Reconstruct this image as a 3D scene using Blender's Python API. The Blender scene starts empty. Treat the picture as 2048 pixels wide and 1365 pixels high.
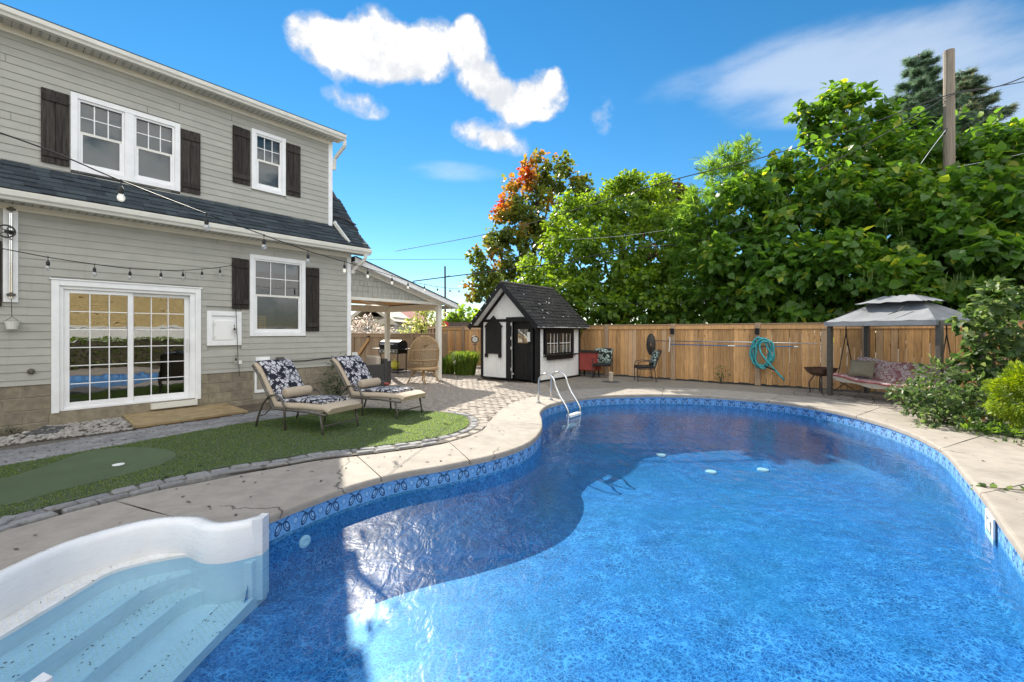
import bpy, bmesh, math, random
import numpy as np
from mathutils import Vector, Matrix, Quaternion
from mathutils.noise import noise as pnoise
R = random.Random(7)
sc = bpy.context.scene
col = sc.collection
PI = math.pi

# ------------------------------------------------------------------ camera, light, exposure
F, CX, HY, CH = 880.0, 1024.0, 663.5, 1.5        # focal length (px of the photo), principal column, horizon row, eye height
cam = bpy.data.cameras.new('camera')
cam.sensor_width = 36; cam.lens = 36 * F / 2048
cam.shift_y = -(682.5 - HY) / 2048
cam.clip_start = 0.05; cam.clip_end = 3000
cam_o = bpy.data.objects.new('camera', cam); col.objects.link(cam_o)
cam_o.location = (0, 0, CH); cam_o.rotation_euler = (PI / 2, 0, 0)
sc.camera = cam_o

SUN_EL, SUN_AZ = math.radians(35.7), math.atan2(650 - CX, F)
S_DIR = Vector((math.sin(SUN_AZ) * math.cos(SUN_EL), math.cos(SUN_AZ) * math.cos(SUN_EL), math.sin(SUN_EL)))
sun = bpy.data.lights.new('sun', 'SUN'); sun.energy = 3.8; sun.angle = math.radians(0.5); sun.color = (1, 0.93, 0.80)
sun_o = bpy.data.objects.new('sun', sun); col.objects.link(sun_o)
sun_o.rotation_euler = S_DIR.to_track_quat('Z', 'Y').to_euler()
SKY_STRENGTH = 0.060
EXPOSURE = 1.45

def pixdir(px, py):
    return Vector(((px - CX) / F, 1, (HY - py) / F)).normalized()

class G:
    """small node-graph writer"""
    def __init__(s, nt): s.nt = nt
    def n(s, typ, ins=None, out=0, **kw):
        nd = s.nt.nodes.new(typ)
        for k, v in kw.items(): setattr(nd, k, v)
        for k, v in (ins or {}).items(): s.put(nd.inputs[k], v)
        return nd.outputs[out]
    def put(s, sock, v):
        if isinstance(v, bpy.types.NodeSocket): s.nt.links.new(v, sock)
        elif v is not None:
            if sock.type == 'RGBA' and len(v) == 3: v = (*v, 1)
            sock.default_value = v
    def m(s, op, a, b=0.0, c=0.0, clamp=False):
        return s.n('ShaderNodeMath', {0: a, 1: b, 2: c}, operation=op, use_clamp=clamp)
    def v(s, op, a, b=None, out=0):
        ins = {0: a}
        if b is not None: ins[1] = b
        return s.n('ShaderNodeVectorMath', ins, out=out, operation=op)
    def mix(s, f, a, b, blend='MIX'):
        nd = s.nt.nodes.new('ShaderNodeMix'); nd.data_type = 'RGBA'; nd.blend_type = blend
        s.put(nd.inputs[0], f); s.put(nd.inputs[6], a); s.put(nd.inputs[7], b)
        return nd.outputs[2]
    def ss(s, x, lo, hi, a=0.0, b=1.0):
        return s.n('ShaderNodeMapRange', {0: x, 1: lo, 2: hi, 3: a, 4: b}, interpolation_type='SMOOTHSTEP')
    def noise(s, vec, scale, detail=4.0, rough=0.55, dist=0.0, out=0):
        return s.n('ShaderNodeTexNoise', {'Vector': vec, 'Scale': scale, 'Detail': detail, 'Roughness': rough, 'Distortion': dist}, out=out)
    def vor(s, vec, scale, feature='F1', out=0, rnd=1.0):
        return s.n('ShaderNodeTexVoronoi', {'Vector': vec, 'Scale': scale, 'Randomness': rnd}, out=out, feature=feature)
    def scale(s, vec, xyz): return s.v('MULTIPLY', vec, xyz)
    def sep(s, vec):
        nd = s.nt.nodes.new('ShaderNodeSeparateXYZ'); s.put(nd.inputs[0], vec); return nd.outputs
    def comb(s, x, y, z): return s.n('ShaderNodeCombineXYZ', {0: x, 1: y, 2: z})

# ---- world: physical sky plus procedural clouds fixed in sky directions
world = bpy.data.worlds.new('World'); sc.world = world; world.use_nodes = True
world.node_tree.nodes.clear()
g = G(world.node_tree)
sky = g.n('ShaderNodeTexSky', sky_type='NISHITA', sun_disc=False, sun_elevation=SUN_EL, sun_rotation=SUN_AZ,
          altitude=300, air_density=1.0, dust_density=0.0, ozone_density=3.0)
skyc = g.n('ShaderNodeHueSaturation', {'Hue': 0.492, 'Saturation': 1.30, 'Value': 1.0, 'Fac': 1.0, 'Color': sky})
dirv = g.n('ShaderNodeTexCoord', out=0)
def blob_sum(blobs):
    tot = None
    for (px, py, rx, ry, w, rot) in blobs:
        c = pixdir(px, py); right = c.cross(Vector((0, 0, 1))).normalized(); up = right.cross(c)
        r2 = right * math.cos(rot) + up * math.sin(rot); u2 = up * math.cos(rot) - right * math.sin(rot)
        dv = g.v('SUBTRACT', dirv, tuple(c))
        k = F / c.y
        a = g.v('DOT_PRODUCT', dv, tuple(r2 * (k / rx)), out=1)
        b = g.v('DOT_PRODUCT', dv, tuple(u2 * (k / ry)), out=1)
        e = g.v('DOT_PRODUCT', dv, tuple(c * 3.0), out=1)
        q = g.m('ADD', g.m('ADD', g.m('MULTIPLY', a, a), g.m('MULTIPLY', b, b)), g.m('MULTIPLY', e, e))
        fall = g.m('MULTIPLY', g.m('MAXIMUM', g.m('SUBTRACT', 1.0, q), 0.0), w)
        tot = fall if tot is None else g.m('ADD', tot, fall)
    return tot
puffs = [(632, 78, 60, 52, .75, 0), (690, 108, 70, 60, .9, 0), (752, 98, 70, 78, 1, 0), (815, 112, 70, 60, 1, 0), (868, 98, 55, 62, .9, 0), (780, 138, 110, 34, .5, 0),
         (936, 88, 42, 52, 1, 0), (952, 140, 50, 55, 1, 0), (985, 175, 48, 48, 1, 0), (1025, 208, 58, 52, 1, 0), (1085, 192, 58, 50, 1, 0), (1108, 160, 22, 26, .6, 0),
         (965, 268, 70, 34, .8, -.15), (1015, 287, 60, 26, .7, -.2), (712, 205, 70, 30, .55, -.15), (590, 70, 30, 34, .4, 0), (1205, 232, 28, 40, .35, 0)]
n1 = g.noise(dirv, 10, 8, .60, .2)
n2 = g.noise(dirv, 46, 6, .65)
base = blob_sum(puffs)
pd = g.m('ADD', base, g.m('ADD', g.m('MULTIPLY', g.m('SUBTRACT', n1, .5), 2.7), g.m('MULTIPLY', g.m('SUBTRACT', n2, .5), .8)))
pd = g.m('MULTIPLY', g.ss(pd, .0, .95), g.ss(base, .0, .22))
thin = [(1560, 125, 330, 65, .55, 0), (1720, 150, 330, 95, .85, -.05), (1900, 190, 330, 110, .6, -.2), (905, 343, 140, 26, .55, 0), (2040, 260, 260, 120, .45, 0), (1000, 430, 500, 60, .15, 0)]
n3 = g.noise(g.scale(dirv, (1, 1, 3.0)), 6, 6, .6)
tb = blob_sum(thin)
td = g.m('MULTIPLY', g.ss(g.m('ADD', tb, g.m('MULTIPLY', g.m('SUBTRACT', n3, .5), 1.3)), .12, 1.15), g.ss(tb, 0.0, .4))
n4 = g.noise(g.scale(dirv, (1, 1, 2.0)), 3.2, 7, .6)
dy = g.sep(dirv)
rest = g.m('MULTIPLY', g.ss(n4, .36, .56), g.m('MULTIPLY', g.ss(dy[1], .30, -.05), g.ss(dy[2], -.02, .10)))  # unseen clouds behind the camera, added as fill for the shaded walls
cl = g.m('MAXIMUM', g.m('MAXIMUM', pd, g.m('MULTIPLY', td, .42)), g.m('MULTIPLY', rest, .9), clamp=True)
cshade = g.m('MULTIPLY', g.ss(g.m('ADD', n1, g.m('MULTIPLY', n2, .2)), .48, .72), g.ss(pd, .4, 1.0))
ccol = g.mix(g.ss(pd, .0, .25), (6.9, 7.0, 7.1), g.mix(cshade, (4.9, 5.1, 5.4), (7.7, 7.5, 7.3)))
ccol = g.mix(g.ss(rest, .1, .8), ccol, (18.0, 17.7, 17.2))  # fill clouds set brighter than the ones in view
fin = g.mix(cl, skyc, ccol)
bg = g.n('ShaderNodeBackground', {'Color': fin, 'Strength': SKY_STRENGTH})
g.nt.links.new(bg, g.nt.nodes.new('ShaderNodeOutputWorld').inputs[0])

sc.render.engine = 'CYCLES'
sc.view_settings.view_transform = 'Standard'; sc.view_settings.look = 'None'
sc.view_settings.exposure = EXPOSURE; sc.view_settings.gamma = 1.0; sc.view_settings.use_curve_mapping = False
cy = sc.cycles
cy.use_denoising = True; cy.max_bounces = 8; cy.diffuse_bounces = 4; cy.glossy_bounces = 3; cy.transmission_bounces = 4
cy.transparent_max_bounces = 12; cy.caustics_reflective = False; cy.caustics_refractive = False; cy.sample_clamp_indirect = 6

# ------------------------------------------------------------------ measuring helpers (photo pixel -> place)
def U(px, py, z=0.0):
    """point on the level plane z seen at the photo pixel"""
    y = F * (CH - z) / (py - HY); return Vector(((px - CX) / F * y, y, z))
def D(px, py, y):
    """point at distance y seen at the photo pixel"""
    return Vector(((px - CX) / F * y, y, CH + (HY - py) / F * y))
DV = Vector((.6257, .780, 0)).normalized()          # along the house wall
NV = Vector((DV.y, -DV.x, 0))                        # out of the wall, towards the pool
WD = -10.06
def hit(px, t=0.0):
    r = Vector(((px - CX) / F, 1, 0)); return r * ((WD + t) / r.dot(NV))
C0 = hit(700)
def S(px, t=0.0): return (hit(px, t) - C0).dot(DV)
def Z(px, py, t=0.0): return CH + (HY - py) / F * hit(px, t).y
def H(s, t, z): return C0 + DV * s + NV * t + Vector((0, 0, z))
def FD(k, e, z):
    """point by fence coordinates: k along the fence, e along the house direction"""
    return DV * e + NV * k + Vector((0, 0, z))

# ------------------------------------------------------------------ mesh helpers
WL = {}
class MB:
    def __init__(s): s.v = []; s.f = []; s.uv = {}
    def poly(s, pts):
        i = len(s.v); s.v += [Vector(p) for p in pts]; s.f.append(tuple(range(i, i + len(pts)))); return s
    def hexa(s, p):
        """8 points: bottom four then top four"""
        i = len(s.v); s.v += [Vector(q) for q in p]
        s.f += [tuple(i + k for k in q) for q in ((3, 2, 1, 0), (4, 5, 6, 7), (0, 1, 5, 4), (1, 2, 6, 5), (2, 3, 7, 6), (3, 0, 4, 7))]; return s
    def axes(s, o, a, b, c):
        """box from corner o with edge vectors a,b,c"""
        o, a, b, c = map(Vector, (o, a, b, c)); return s.hexa((o, o + a, o + a + b, o + b, o + c, o + a + c, o + a + b + c, o + b + c))
    def box(s, c, x, y, z, rz=0.0):
        c = Vector(c); ca, sa = math.cos(rz), math.sin(rz)
        a = Vector((ca, sa, 0)) * x; b = Vector((-sa, ca, 0)) * y; k = Vector((0, 0, z))
        return s.axes(c - a / 2 - b / 2 - k / 2, a, b, k)
    def house(s, s0, s1, t0, t1, z0, z1):
        return s.axes(H(s0, t0, z0), NV * (t1 - t0), DV * (s1 - s0), (0, 0, z1 - z0))
    def bar(s, a, b, w, h=None, up=(0, 0, 1)):
        a, b = Vector(a), Vector(b); h = h or w; d = (b - a).normalized(); u = Vector(up)
        if abs(d.dot(u)) > .95: u = Vector((1, 0, 0))
        x = d.cross(u).normalized() * w; y = x.cross(d).normalized() * h
        return s.axes(a - x / 2 - y / 2, x, y, b - a)
    def tube(s, pts, r, n=6, cap=True):
        pts = [Vector(p) for p in pts]; rs = r if isinstance(r, (list, tuple)) else [r] * len(pts)
        i0 = len(s.v); ref = None
        for k, p in enumerate(pts):
            d = (pts[min(k + 1, len(pts) - 1)] - pts[max(k - 1, 0)]).normalized()
            if ref is None:
                ref = d.cross(Vector((0, 0, 1)));
                if ref.length < .1: ref = d.cross(Vector((1, 0, 0)))
            ref = (ref - d * ref.dot(d)).normalized(); b = d.cross(ref)
            for q in range(n):
                a = 2 * PI * q / n; s.v.append(p + (ref * math.cos(a) + b * math.sin(a)) * rs[k])
        for k in range(len(pts) - 1):
            for q in range(n):
                s.f.append((i0 + k * n + q, i0 + k * n + (q + 1) % n, i0 + (k + 1) * n + (q + 1) % n, i0 + (k + 1) * n + q))
        if cap:
            s.f.append(tuple(i0 + q for q in range(n - 1, -1, -1))); e = i0 + (len(pts) - 1) * n; s.f.append(tuple(e + q for q in range(n)))
        return s
    def lathe(s, c, prof, n=16, axis=None):
        c = Vector(c); i0 = len(s.v)
        q = Vector((0, 0, 1)).rotation_difference(Vector(axis)) if axis is not None else None
        for (r, z) in prof:
            for k in range(n):
                a = 2 * PI * k / n; p = Vector((r * math.cos(a), r * math.sin(a), z))
                s.v.append(c + (q @ p if q else p))
        for j in range(len(prof) - 1):
            for k in range(n):
                s.f.append((i0 + j * n + k, i0 + j * n + (k + 1) % n, i0 + (j + 1) * n + (k + 1) % n, i0 + (j + 1) * n + k))
        s.f.append(tuple(i0 + k for k in range(n - 1, -1, -1))); e = i0 + (len(prof) - 1) * n; s.f.append(tuple(e + k for k in range(n)))
        return s
    def grid(s, rows, close=False):
        """quad surface through rows of points"""
        i0 = len(s.v); m = len(rows[0])
        for r in rows: s.v += [Vector(p) for p in r]
        for j in range(len(rows) - 1):
            for k in range(m if close else m - 1):
                s.f.append((i0 + j * m + k, i0 + j * m + (k + 1) % m, i0 + (j + 1) * m + (k + 1) % m, i0 + (j + 1) * m + k))
        return s
    def prism(s, pts, z0, z1):
        """upright prism over a plan polygon (counter-clockwise)"""
        b = [Vector((p[0], p[1], z0)) for p in pts]; t = [Vector((p[0], p[1], z1)) for p in pts]
        s.poly(t); n = len(pts)
        for i in range(n): s.poly((b[i], b[(i + 1) % n], t[(i + 1) % n], t[i]))
        return s
    def slab(s, pts, vec):
        """thick sheet: polygon pts swept by vec"""
        vec = Vector(vec); a = [Vector(p) for p in pts]; b = [p + vec for p in a]; n = len(a)
        s.poly(list(reversed(a))); s.poly(b)
        for i in range(n): s.poly((a[i], a[(i + 1) % n], b[(i + 1) % n], b[i]))
        return s
    def build(s, name, m, parent=None, smooth=False, kind=None, bevel=0, label=None, uv=None, loc=None):
        o0 = WL[parent.name] if parent is not None else Vector(loc or (0, 0, 0))
        me = bpy.data.meshes.new(name)
        me.from_pydata([tuple(p - o0) for p in s.v], [], s.f); me.materials.append(m)
        if uv:
            lay = me.uv_layers.new(name='UVMap')
            for l in me.loops: lay.data[l.index].uv = uv[l.vertex_index]
        if smooth: me.shade_smooth()
        o = bpy.data.objects.new(name, me); col.objects.link(o)
        if parent is not None: o.parent = parent
        else: o.location = o0
        WL[o.name] = o0
        if kind: o['kind'] = kind
        if label: o['label'] = label
        if bevel:
            b = o.modifiers.new('bevel', 'BEVEL'); b.width = bevel; b.segments = 2; b.limit_method = 'ANGLE'
        return o
def thing(name, loc, label, cat, group=None):
    o = bpy.data.objects.new(name, None); col.objects.link(o); o.location = loc; WL[o.name] = Vector(loc)
    o.empty_display_size = .1
    return tag(o, label, cat, group)
def tag(o, label, cat, group=None):
    o['label'] = label; o['category'] = cat
    if group: o['group'] = group
    return o
def struct(o): o['kind'] = 'structure'; return o
def copy_tree(o, parent=None):
    c = o.copy(); col.objects.link(c); c.parent = parent
    for ch in list(o.children): copy_tree(ch, c)
    return c
def spline(pts, per=8, close=False):
    n = len(pts); out = []
    pts = [Vector(p) for p in pts]
    for i in range(n if close else n - 1):
        p0 = pts[(i - 1) % n] if (close or i > 0) else pts[0] * 2 - pts[1]
        p1, p2 = pts[i], pts[(i + 1) % n]
        p3 = pts[(i + 2) % n] if (close or i + 2 < n) else p2 * 2 - p1
        for k in range(per):
            t = k / per
            out.append(.5 * ((2 * p1) + (p2 - p0) * t + (2 * p0 - 5 * p1 + 4 * p2 - p3) * t * t + (3 * p1 - p0 - 3 * p2 + p3) * t ** 3))
    if not close: out.append(pts[-1])
    return out
def inside(p, poly):
    c = False; n = len(poly)
    for i in range(n):
        a, b = poly[i], poly[(i + 1) % n]
        if (a[1] > p[1]) != (b[1] > p[1]) and p[0] < (b[0] - a[0]) * (p[1] - a[1]) / (b[1] - a[1]) + a[0]: c = not c
    return c

# ------------------------------------------------------------------ materials
def lin(h):
    h = h.lstrip('#'); f = lambda x: x / 12.92 if x <= .04045 else ((x + .055) / 1.055) ** 2.4
    return tuple(f(int(h[i:i + 2], 16) / 255) for i in (0, 2, 4))
def newmat(name):
    m = bpy.data.materials.new(name); m.use_nodes = True; m.node_tree.nodes.clear(); return m, G(m.node_tree)
def out(g, sh): g.nt.links.new(sh, g.nt.nodes.new('ShaderNodeOutputMaterial').inputs[0])
def M(name, c, rough=.6, var=.18, scale=6, stretch=(1, 1, 1), bump=0.0, bscale=40, metal=0.0, rnd=0.0, c2=None, spec=.5, grime=0.0, coat=0):
    """general weathered surface: two-scale colour variation, relief, per-piece tone"""
    m, g = newmat(name)
    oc = g.n('ShaderNodeTexCoord', out=3)
    v = g.scale(oc, stretch)
    n = g.noise(v, scale, 6, .62)
    a = tuple(x * (1 - var) for x in c); b = tuple(min(1, x * (1 + var)) for x in (c2 or c))
    cc = g.mix(g.ss(n, .28, .72), a, b)
    if grime:
        gn = g.noise(oc, 1.7, 6, .7)
        cc = g.mix(g.m('MULTIPLY', g.ss(gn, .5, .75), grime), cc, tuple(x * .45 for x in c))
    if rnd:
        rv = g.n('ShaderNodeObjectInfo', out=5)
        cc = g.mix(1.0, cc, g.n('ShaderNodeCombineColor', {0: g.m('MULTIPLY_ADD', rv, 2 * rnd, 1 - rnd), 1: g.m('MULTIPLY_ADD', rv, 2 * rnd, 1 - rnd), 2: g.m('MULTIPLY_ADD', rv, 1.7 * rnd, 1 - .85 * rnd)}), 'MULTIPLY')
    ins = {'Base Color': cc, 'Roughness': rough, 'Metallic': metal, 'Specular IOR Level': spec, 'Coat Weight': coat}
    if bump:
        bn = g.noise(v, bscale, 4, .6)
        ins['Normal'] = g.n('ShaderNodeBump', {'Height': bn, 'Strength': min(1, bump), 'Distance': .01})
    out(g, g.n('ShaderNodeBsdfPrincipled', ins)); return m
def leafmat(name, stops, transl=.45, rough=.45):
    """leaf: colour by each leaf's own tone, light passes through"""
    m, g = newmat(name)
    t = g.n('ShaderNodeAttribute', out=2, attribute_name='tone')
    rv = g.n('ShaderNodeObjectInfo', out=5)
    nd = g.nt.nodes.new('ShaderNodeValToRGB'); r = nd.color_ramp
    while len(r.elements) < len(stops): r.elements.new(.5)
    for e, (p, c) in zip(r.elements, stops): e.position = p; e.color = (*c, 1)
    g.put(nd.inputs[0], g.m('FRACT', g.m('ADD', t, rv)) if False else t)
    c = nd.outputs[0]
    p = g.n('ShaderNodeBsdfPrincipled', {'Base Color': c, 'Roughness': rough, 'Specular IOR Level': .35})
    tc = g.n('ShaderNodeHueSaturation', {'Hue': .482, 'Saturation': 1.08, 'Value': 3.3, 'Color': c})
    tr = g.n('ShaderNodeBsdfTranslucent', {'Color': tc})
    out(g, g.n('ShaderNodeMixShader', {0: transl, 1: p, 2: tr})); return m
def woodmat(name, c, rnd=.2, grain=.3, rough=.75, stretch=(14, 14, .8), scale=3, knots=True, grey=0.0):
    m, g = newmat(name)
    oc = g.n('ShaderNodeTexCoord', out=3)
    rv = g.n('ShaderNodeObjectInfo', out=5)
    off = g.v('ADD', g.scale(oc, stretch), g.comb(g.m('MULTIPLY', rv, 37.0), g.m('MULTIPLY', rv, 91.0), g.m('MULTIPLY', rv, 53.0)))
    n = g.noise(off, scale, 7, .65, .4)
    cc = g.mix(g.ss(n, .3, .7), tuple(x * (1 - grain) for x in c), tuple(x * (1 + grain) for x in c))
    if knots:
        kn = g.vor(g.v('ADD', g.scale(oc, (5, 5, 2.2)), g.comb(g.m('MULTIPLY', rv, 17.0), 0.0, g.m('MULTIPLY', rv, 31.0))), 1.0)
        cc = g.mix(g.ss(kn, .1, .04), cc, tuple(x * .35 for x in c))
    st = g.noise(oc, .9, 5, .65)
    cc = g.mix(g.m('MULTIPLY', g.ss(st, .5, .8), .45), cc, (c[0] * .5, c[1] * .52, c[2] * .62))
    gv = sum(c) / 3; cc = g.mix(g.m('MULTIPLY', g.ss(g.m('FRACT', g.m('MULTIPLY', rv, 7.13)), .72, .95), grey), cc, (gv * .95, gv * .9, gv * .8))
    k = g.m('MULTIPLY_ADD', rv, 2 * rnd, 1 - rnd)
    cc = g.mix(1.0, cc, g.n('ShaderNodeCombineColor', {0: k, 1: k, 2: k}), 'MULTIPLY')
    bp = g.n('ShaderNodeBump', {'Height': n, 'Strength': .35, 'Distance': .006})
    out(g, g.n('ShaderNodeBsdfPrincipled', {'Base Color': cc, 'Roughness': rough, 'Normal': bp, 'Specular IOR Level': .25})); return m
def glassmat(name, ior=1.7, tint=(.8, .84, .84), wav=.006):
    m, g = newmat(name)
    oc = g.n('ShaderNodeTexCoord', out=3)
    bp = g.n('ShaderNodeBump', {'Height': g.noise(oc, 2.2, 2, .5), 'Strength': .4, 'Distance': wav})
    fr = g.n('ShaderNodeFresnel', {'IOR': ior, 'Normal': bp})
    tr = g.n('ShaderNodeBsdfTransparent', {'Color': tint})
    gl = g.n('ShaderNodeBsdfGlossy', {'Color': (1, 1, 1), 'Roughness': .004, 'Normal': bp})
    out(g, g.n('ShaderNodeMixShader', {0: fr, 1: tr, 2: gl})); return m

MAT = {}
m_ = MAT
m_['siding'] = M('painted siding', (.385, .38, .34), .62, .05, 3, bump=.12, bscale=60, rnd=.035, stretch=(1, 1, 3))
def sidingmat():
    m, g = newmat('painted lap siding')
    oc = g.n('ShaderNodeTexCoord', out=3); c = (.385, .38, .34); rv = g.n('ShaderNodeObjectInfo', out=5)
    a = g.noise(g.scale(oc, (1, 1, 3)), 3, 5, .6); st = g.noise(g.scale(oc, (5, 5, .35)), 1.6, 6, .7); gr = g.noise(g.scale(oc, (3, 3, 26)), 4, 4, .6); d = g.noise(oc, .6, 5, .65)
    cc = g.mix(g.ss(a, .3, .7), tuple(x * .94 for x in c), tuple(x * 1.06 for x in c))
    cc = g.mix(g.m('MULTIPLY', g.ss(st, .54, .76), .28), cc, (.25, .235, .195))
    cc = g.mix(g.m('MULTIPLY', g.ss(d, .52, .72), .16), cc, (.28, .275, .24))
    k = g.m('MULTIPLY_ADD', rv, .09, .955); cc = g.mix(1.0, cc, g.n('ShaderNodeCombineColor', {0: k, 1: k, 2: k}), 'MULTIPLY')
    bp = g.n('ShaderNodeBump', {'Height': g.m('ADD', gr, g.m('MULTIPLY', d, 2.0)), 'Strength': .25, 'Distance': .006})
    out(g, g.n('ShaderNodeBsdfPrincipled', {'Base Color': cc, 'Roughness': .6, 'Normal': bp})); return m
m_['siding'] = sidingmat()
m_['trim'] = M('white trim paint', (.83, .835, .84), .45, .05, 5, grime=.10)
m_['cream'] = M('cream trim paint', (.76, .74, .66), .5, .05, 5, grime=.12)
m_['gutter'] = M('cream gutter metal', (.72, .71, .65), .38, .06, 4, grime=.15)
m_['soffit'] = M('soffit metal', (.62, .61, .55), .5, .06, 5)
m_['shingle'] = M('asphalt shingle', (.032, .045, .055), .9, .35, 60, bump=.5, bscale=150, rnd=.42)
m_['cedar'] = M('black wood shingle', (.022, .020, .019), .85, .5, 14, bump=.8, bscale=50, rnd=.4, c2=(.036, .033, .030))
m_['block'] = M('foundation block', (.24, .207, .15), .9, .22, 9, bump=.6, bscale=70, rnd=.14, grime=.25)
m_['mortar'] = M('mortar', (.33, .30, .24), .95, .15, 20, bump=.5, bscale=80)
m_['shutter'] = woodmat('dark weathered shutter', (.040, .034, .030), .25, .55, .8)
m_['cedarboard'] = woodmat('cedar fence board', (.56, .315, .135), .24, .26, .8, grey=.4)
m_['fencegrey'] = woodmat('grey brown fence board', (.36, .25, .16), .18, .24, .85)
m_['step'] = woodmat('treated step board', (.30, .225, .12), .06, .25, .7, stretch=(2, 2, 14))
m_['white'] = M('white painted board', (.82, .82, .81), .55, .05, 3, (1, 1, .3), grime=.10)
m_['black'] = M('black paint', (.011, .011, .012), .5, .3, 8, grime=.1, spec=.3)
m_['steel'] = M('polished steel', (.62, .62, .62), .16, .06, 6, metal=1)
m_['iron'] = M('dark wrought iron', (.025, .022, .020), .5, .3, 20)
m_['bronze'] = M('bronze painted metal', (.085, .075, .062), .45, .15, 12)
m_['tan'] = M('tan sling cushion', (.42, .345, .26), .85, .08, 30, bump=.3, bscale=300)
def concretemat():
    """broom finished concrete: mottling, damp and rust stains, hairline cracks, pitting"""
    m, g = newmat('pool deck concrete')
    oc = g.n('ShaderNodeTexCoord', out=3); c = (.30, .27, .235)
    a = g.noise(oc, 5, 6, .65); b = g.noise(oc, 1.1, 6, .7); d = g.noise(oc, 90, 3, .7); e = g.noise(g.scale(oc, (1, 1, 1)), 2.6, 7, .75, .8)
    cc = g.mix(g.ss(a, .28, .72), tuple(x * .88 for x in c), tuple(x * 1.12 for x in c))
    cc = g.mix(g.m('MULTIPLY', g.ss(b, .48, .74), .38), cc, tuple(x * .55 for x in c))
    cc = g.mix(g.m('MULTIPLY', g.ss(e, .56, .74), .35), cc, (.22, .155, .10))
    cc = g.mix(g.m('MULTIPLY', g.ss(g.noise(oc, 3.3, 6, .7), .60, .72), .35), cc, (.40, .37, .33))
    cc = g.mix(g.m('MULTIPLY', g.ss(d, .60, .72), .30), cc, tuple(x * .5 for x in c))
    w = g.v('ADD', oc, g.scale(g.n('ShaderNodeTexNoise', {'Vector': oc, 'Scale': 3.0, 'Detail': 5.0}, out=1), (.35, .35, .35)))
    ck = g.m('MULTIPLY', g.ss(g.vor(w, .42, 'DISTANCE_TO_EDGE'), .0035, .001), g.ss(g.noise(oc, .7, 3), .46, .54))
    cc = g.mix(g.m('MULTIPLY', ck, .75), cc, (.05, .045, .04))
    k = g.m('MULTIPLY_ADD', g.n('ShaderNodeObjectInfo', out=5), .12, .94)
    cc = g.mix(1.0, cc, g.n('ShaderNodeCombineColor', {0: k, 1: k, 2: k}), 'MULTIPLY')
    bp = g.n('ShaderNodeBump', {'Height': g.m('SUBTRACT', g.m('ADD', d, g.m('MULTIPLY', a, .6)), g.m('MULTIPLY', ck, 2.0)), 'Strength': .4, 'Distance': .008})
    out(g, g.n('ShaderNodeBsdfPrincipled', {'Base Color': cc, 'Roughness': .85, 'Normal': bp, 'Specular IOR Level': .3})); return m
m_['concrete'] = concretemat()
m_['patioconc'] = M('patio concrete', (.20, .178, .145), .9, .14, 3, bump=.3, bscale=90, grime=.3)  # base colour darkened to carry the tree shade on the back patio
m_['soil'] = M('bare soil', (.09, .07, .05), .95, .35, 6, bump=.9, bscale=20)
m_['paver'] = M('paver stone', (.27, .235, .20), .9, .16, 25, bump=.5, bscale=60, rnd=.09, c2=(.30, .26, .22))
m_['shadepaver'] = M('shade toned weathered paver', (.19, .165, .14), .9, .2, 20, bump=.6, bscale=50, rnd=.14, grime=.3)  # darker copy of the paver stone with tree shade in its colour
m_['sandjoint'] = M('pale joint sand', (.17, .145, .115), .95, .2, 20, bump=.4, bscale=60)
m_['pathpaver'] = M('grey path paver', (.20, .20, .205), .9, .2, 25, bump=.5, bscale=60, rnd=.18)
m_['joint'] = M('dark joint sand', (.10, .09, .075), .95, .3, 20, bump=.5, bscale=60)
m_['gravel'] = M('river gravel', (.33, .31, .28), .85, .3, 30, rnd=.2)
m_['slate'] = M('dark slate', (.06, .06, .062), .85, .35, 12, bump=.5, bscale=30)
m_['fibre'] = M('white fibreglass', (.70, .71, .73), .28, .03, 4, grime=.06, coat=.3)
def fibremat():
    m, g = newmat('white fibreglass')
    oc = g.n('ShaderNodeTexCoord', out=3); z = g.sep(oc)[2]; a = g.noise(oc, 4, 5, .6); b = g.noise(g.scale(oc, (1, 1, 6)), 9, 6, .75); sc_ = g.noise(g.scale(oc, (2, 9, 2)), 14, 4, .7)
    cc = g.mix(g.ss(a, .3, .7), (.68, .69, .705), (.73, .74, .755))
    band = g.m('MULTIPLY', g.ss(g.m('ABSOLUTE', g.m('ADD', z, .232)), .026, .004), g.ss(b, .42, .66))
    cc = g.mix(g.m('MULTIPLY', band, .34), cc, (.40, .37, .27))
    cc = g.mix(g.m('MULTIPLY', g.ss(b, .55, .78), .14), cc, (.50, .49, .42))
    cc = g.mix(g.m('MULTIPLY', g.ss(sc_, .64, .74), .25), cc, (.45, .46, .46))
    out(g, g.n('ShaderNodeBsdfPrincipled', {'Base Color': cc, 'Roughness': g.ss(b, .3, .8, .22, .5), 'Coat Weight': .2})); return m
m_['fibre'] = fibremat()
m_['plastic'] = M('white plastic', (.75, .76, .74), .4, .04, 6, grime=.08)
m_['cord'] = M('black rubber cord', (.010, .010, .011), .5, .2, 20)
m_['wire'] = M('grey cable', (.05, .05, .05), .6, .2, 20)
m_['wicker'] = M('tan wicker', (.40, .27, .14), .7, .25, 40, rnd=.1)
m_['darkwicker'] = M('dark grey wicker', (.045, .043, .042), .75, .25, 60, bump=.8, bscale=90)
m_['beige'] = M('beige cushion cloth', (.46, .39, .31), .9, .1, 20, bump=.3, bscale=200)
m_['red'] = M('faded red paint', (.30, .045, .035), .55, .2, 6, grime=.3)
m_['yellow'] = M('yellow tank paint', (.62, .56, .06), .4, .1, 6)
m_['hose'] = M('teal vinyl hose', (.03, .30, .33), .4, .15, 20, c2=(.06, .38, .40))
m_['bluepole'] = M('blue pole', (.05, .16, .36), .4, .15, 10)
m_['net'] = M('dark mesh net', (.05, .045, .04), .9, .3, 30)
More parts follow.
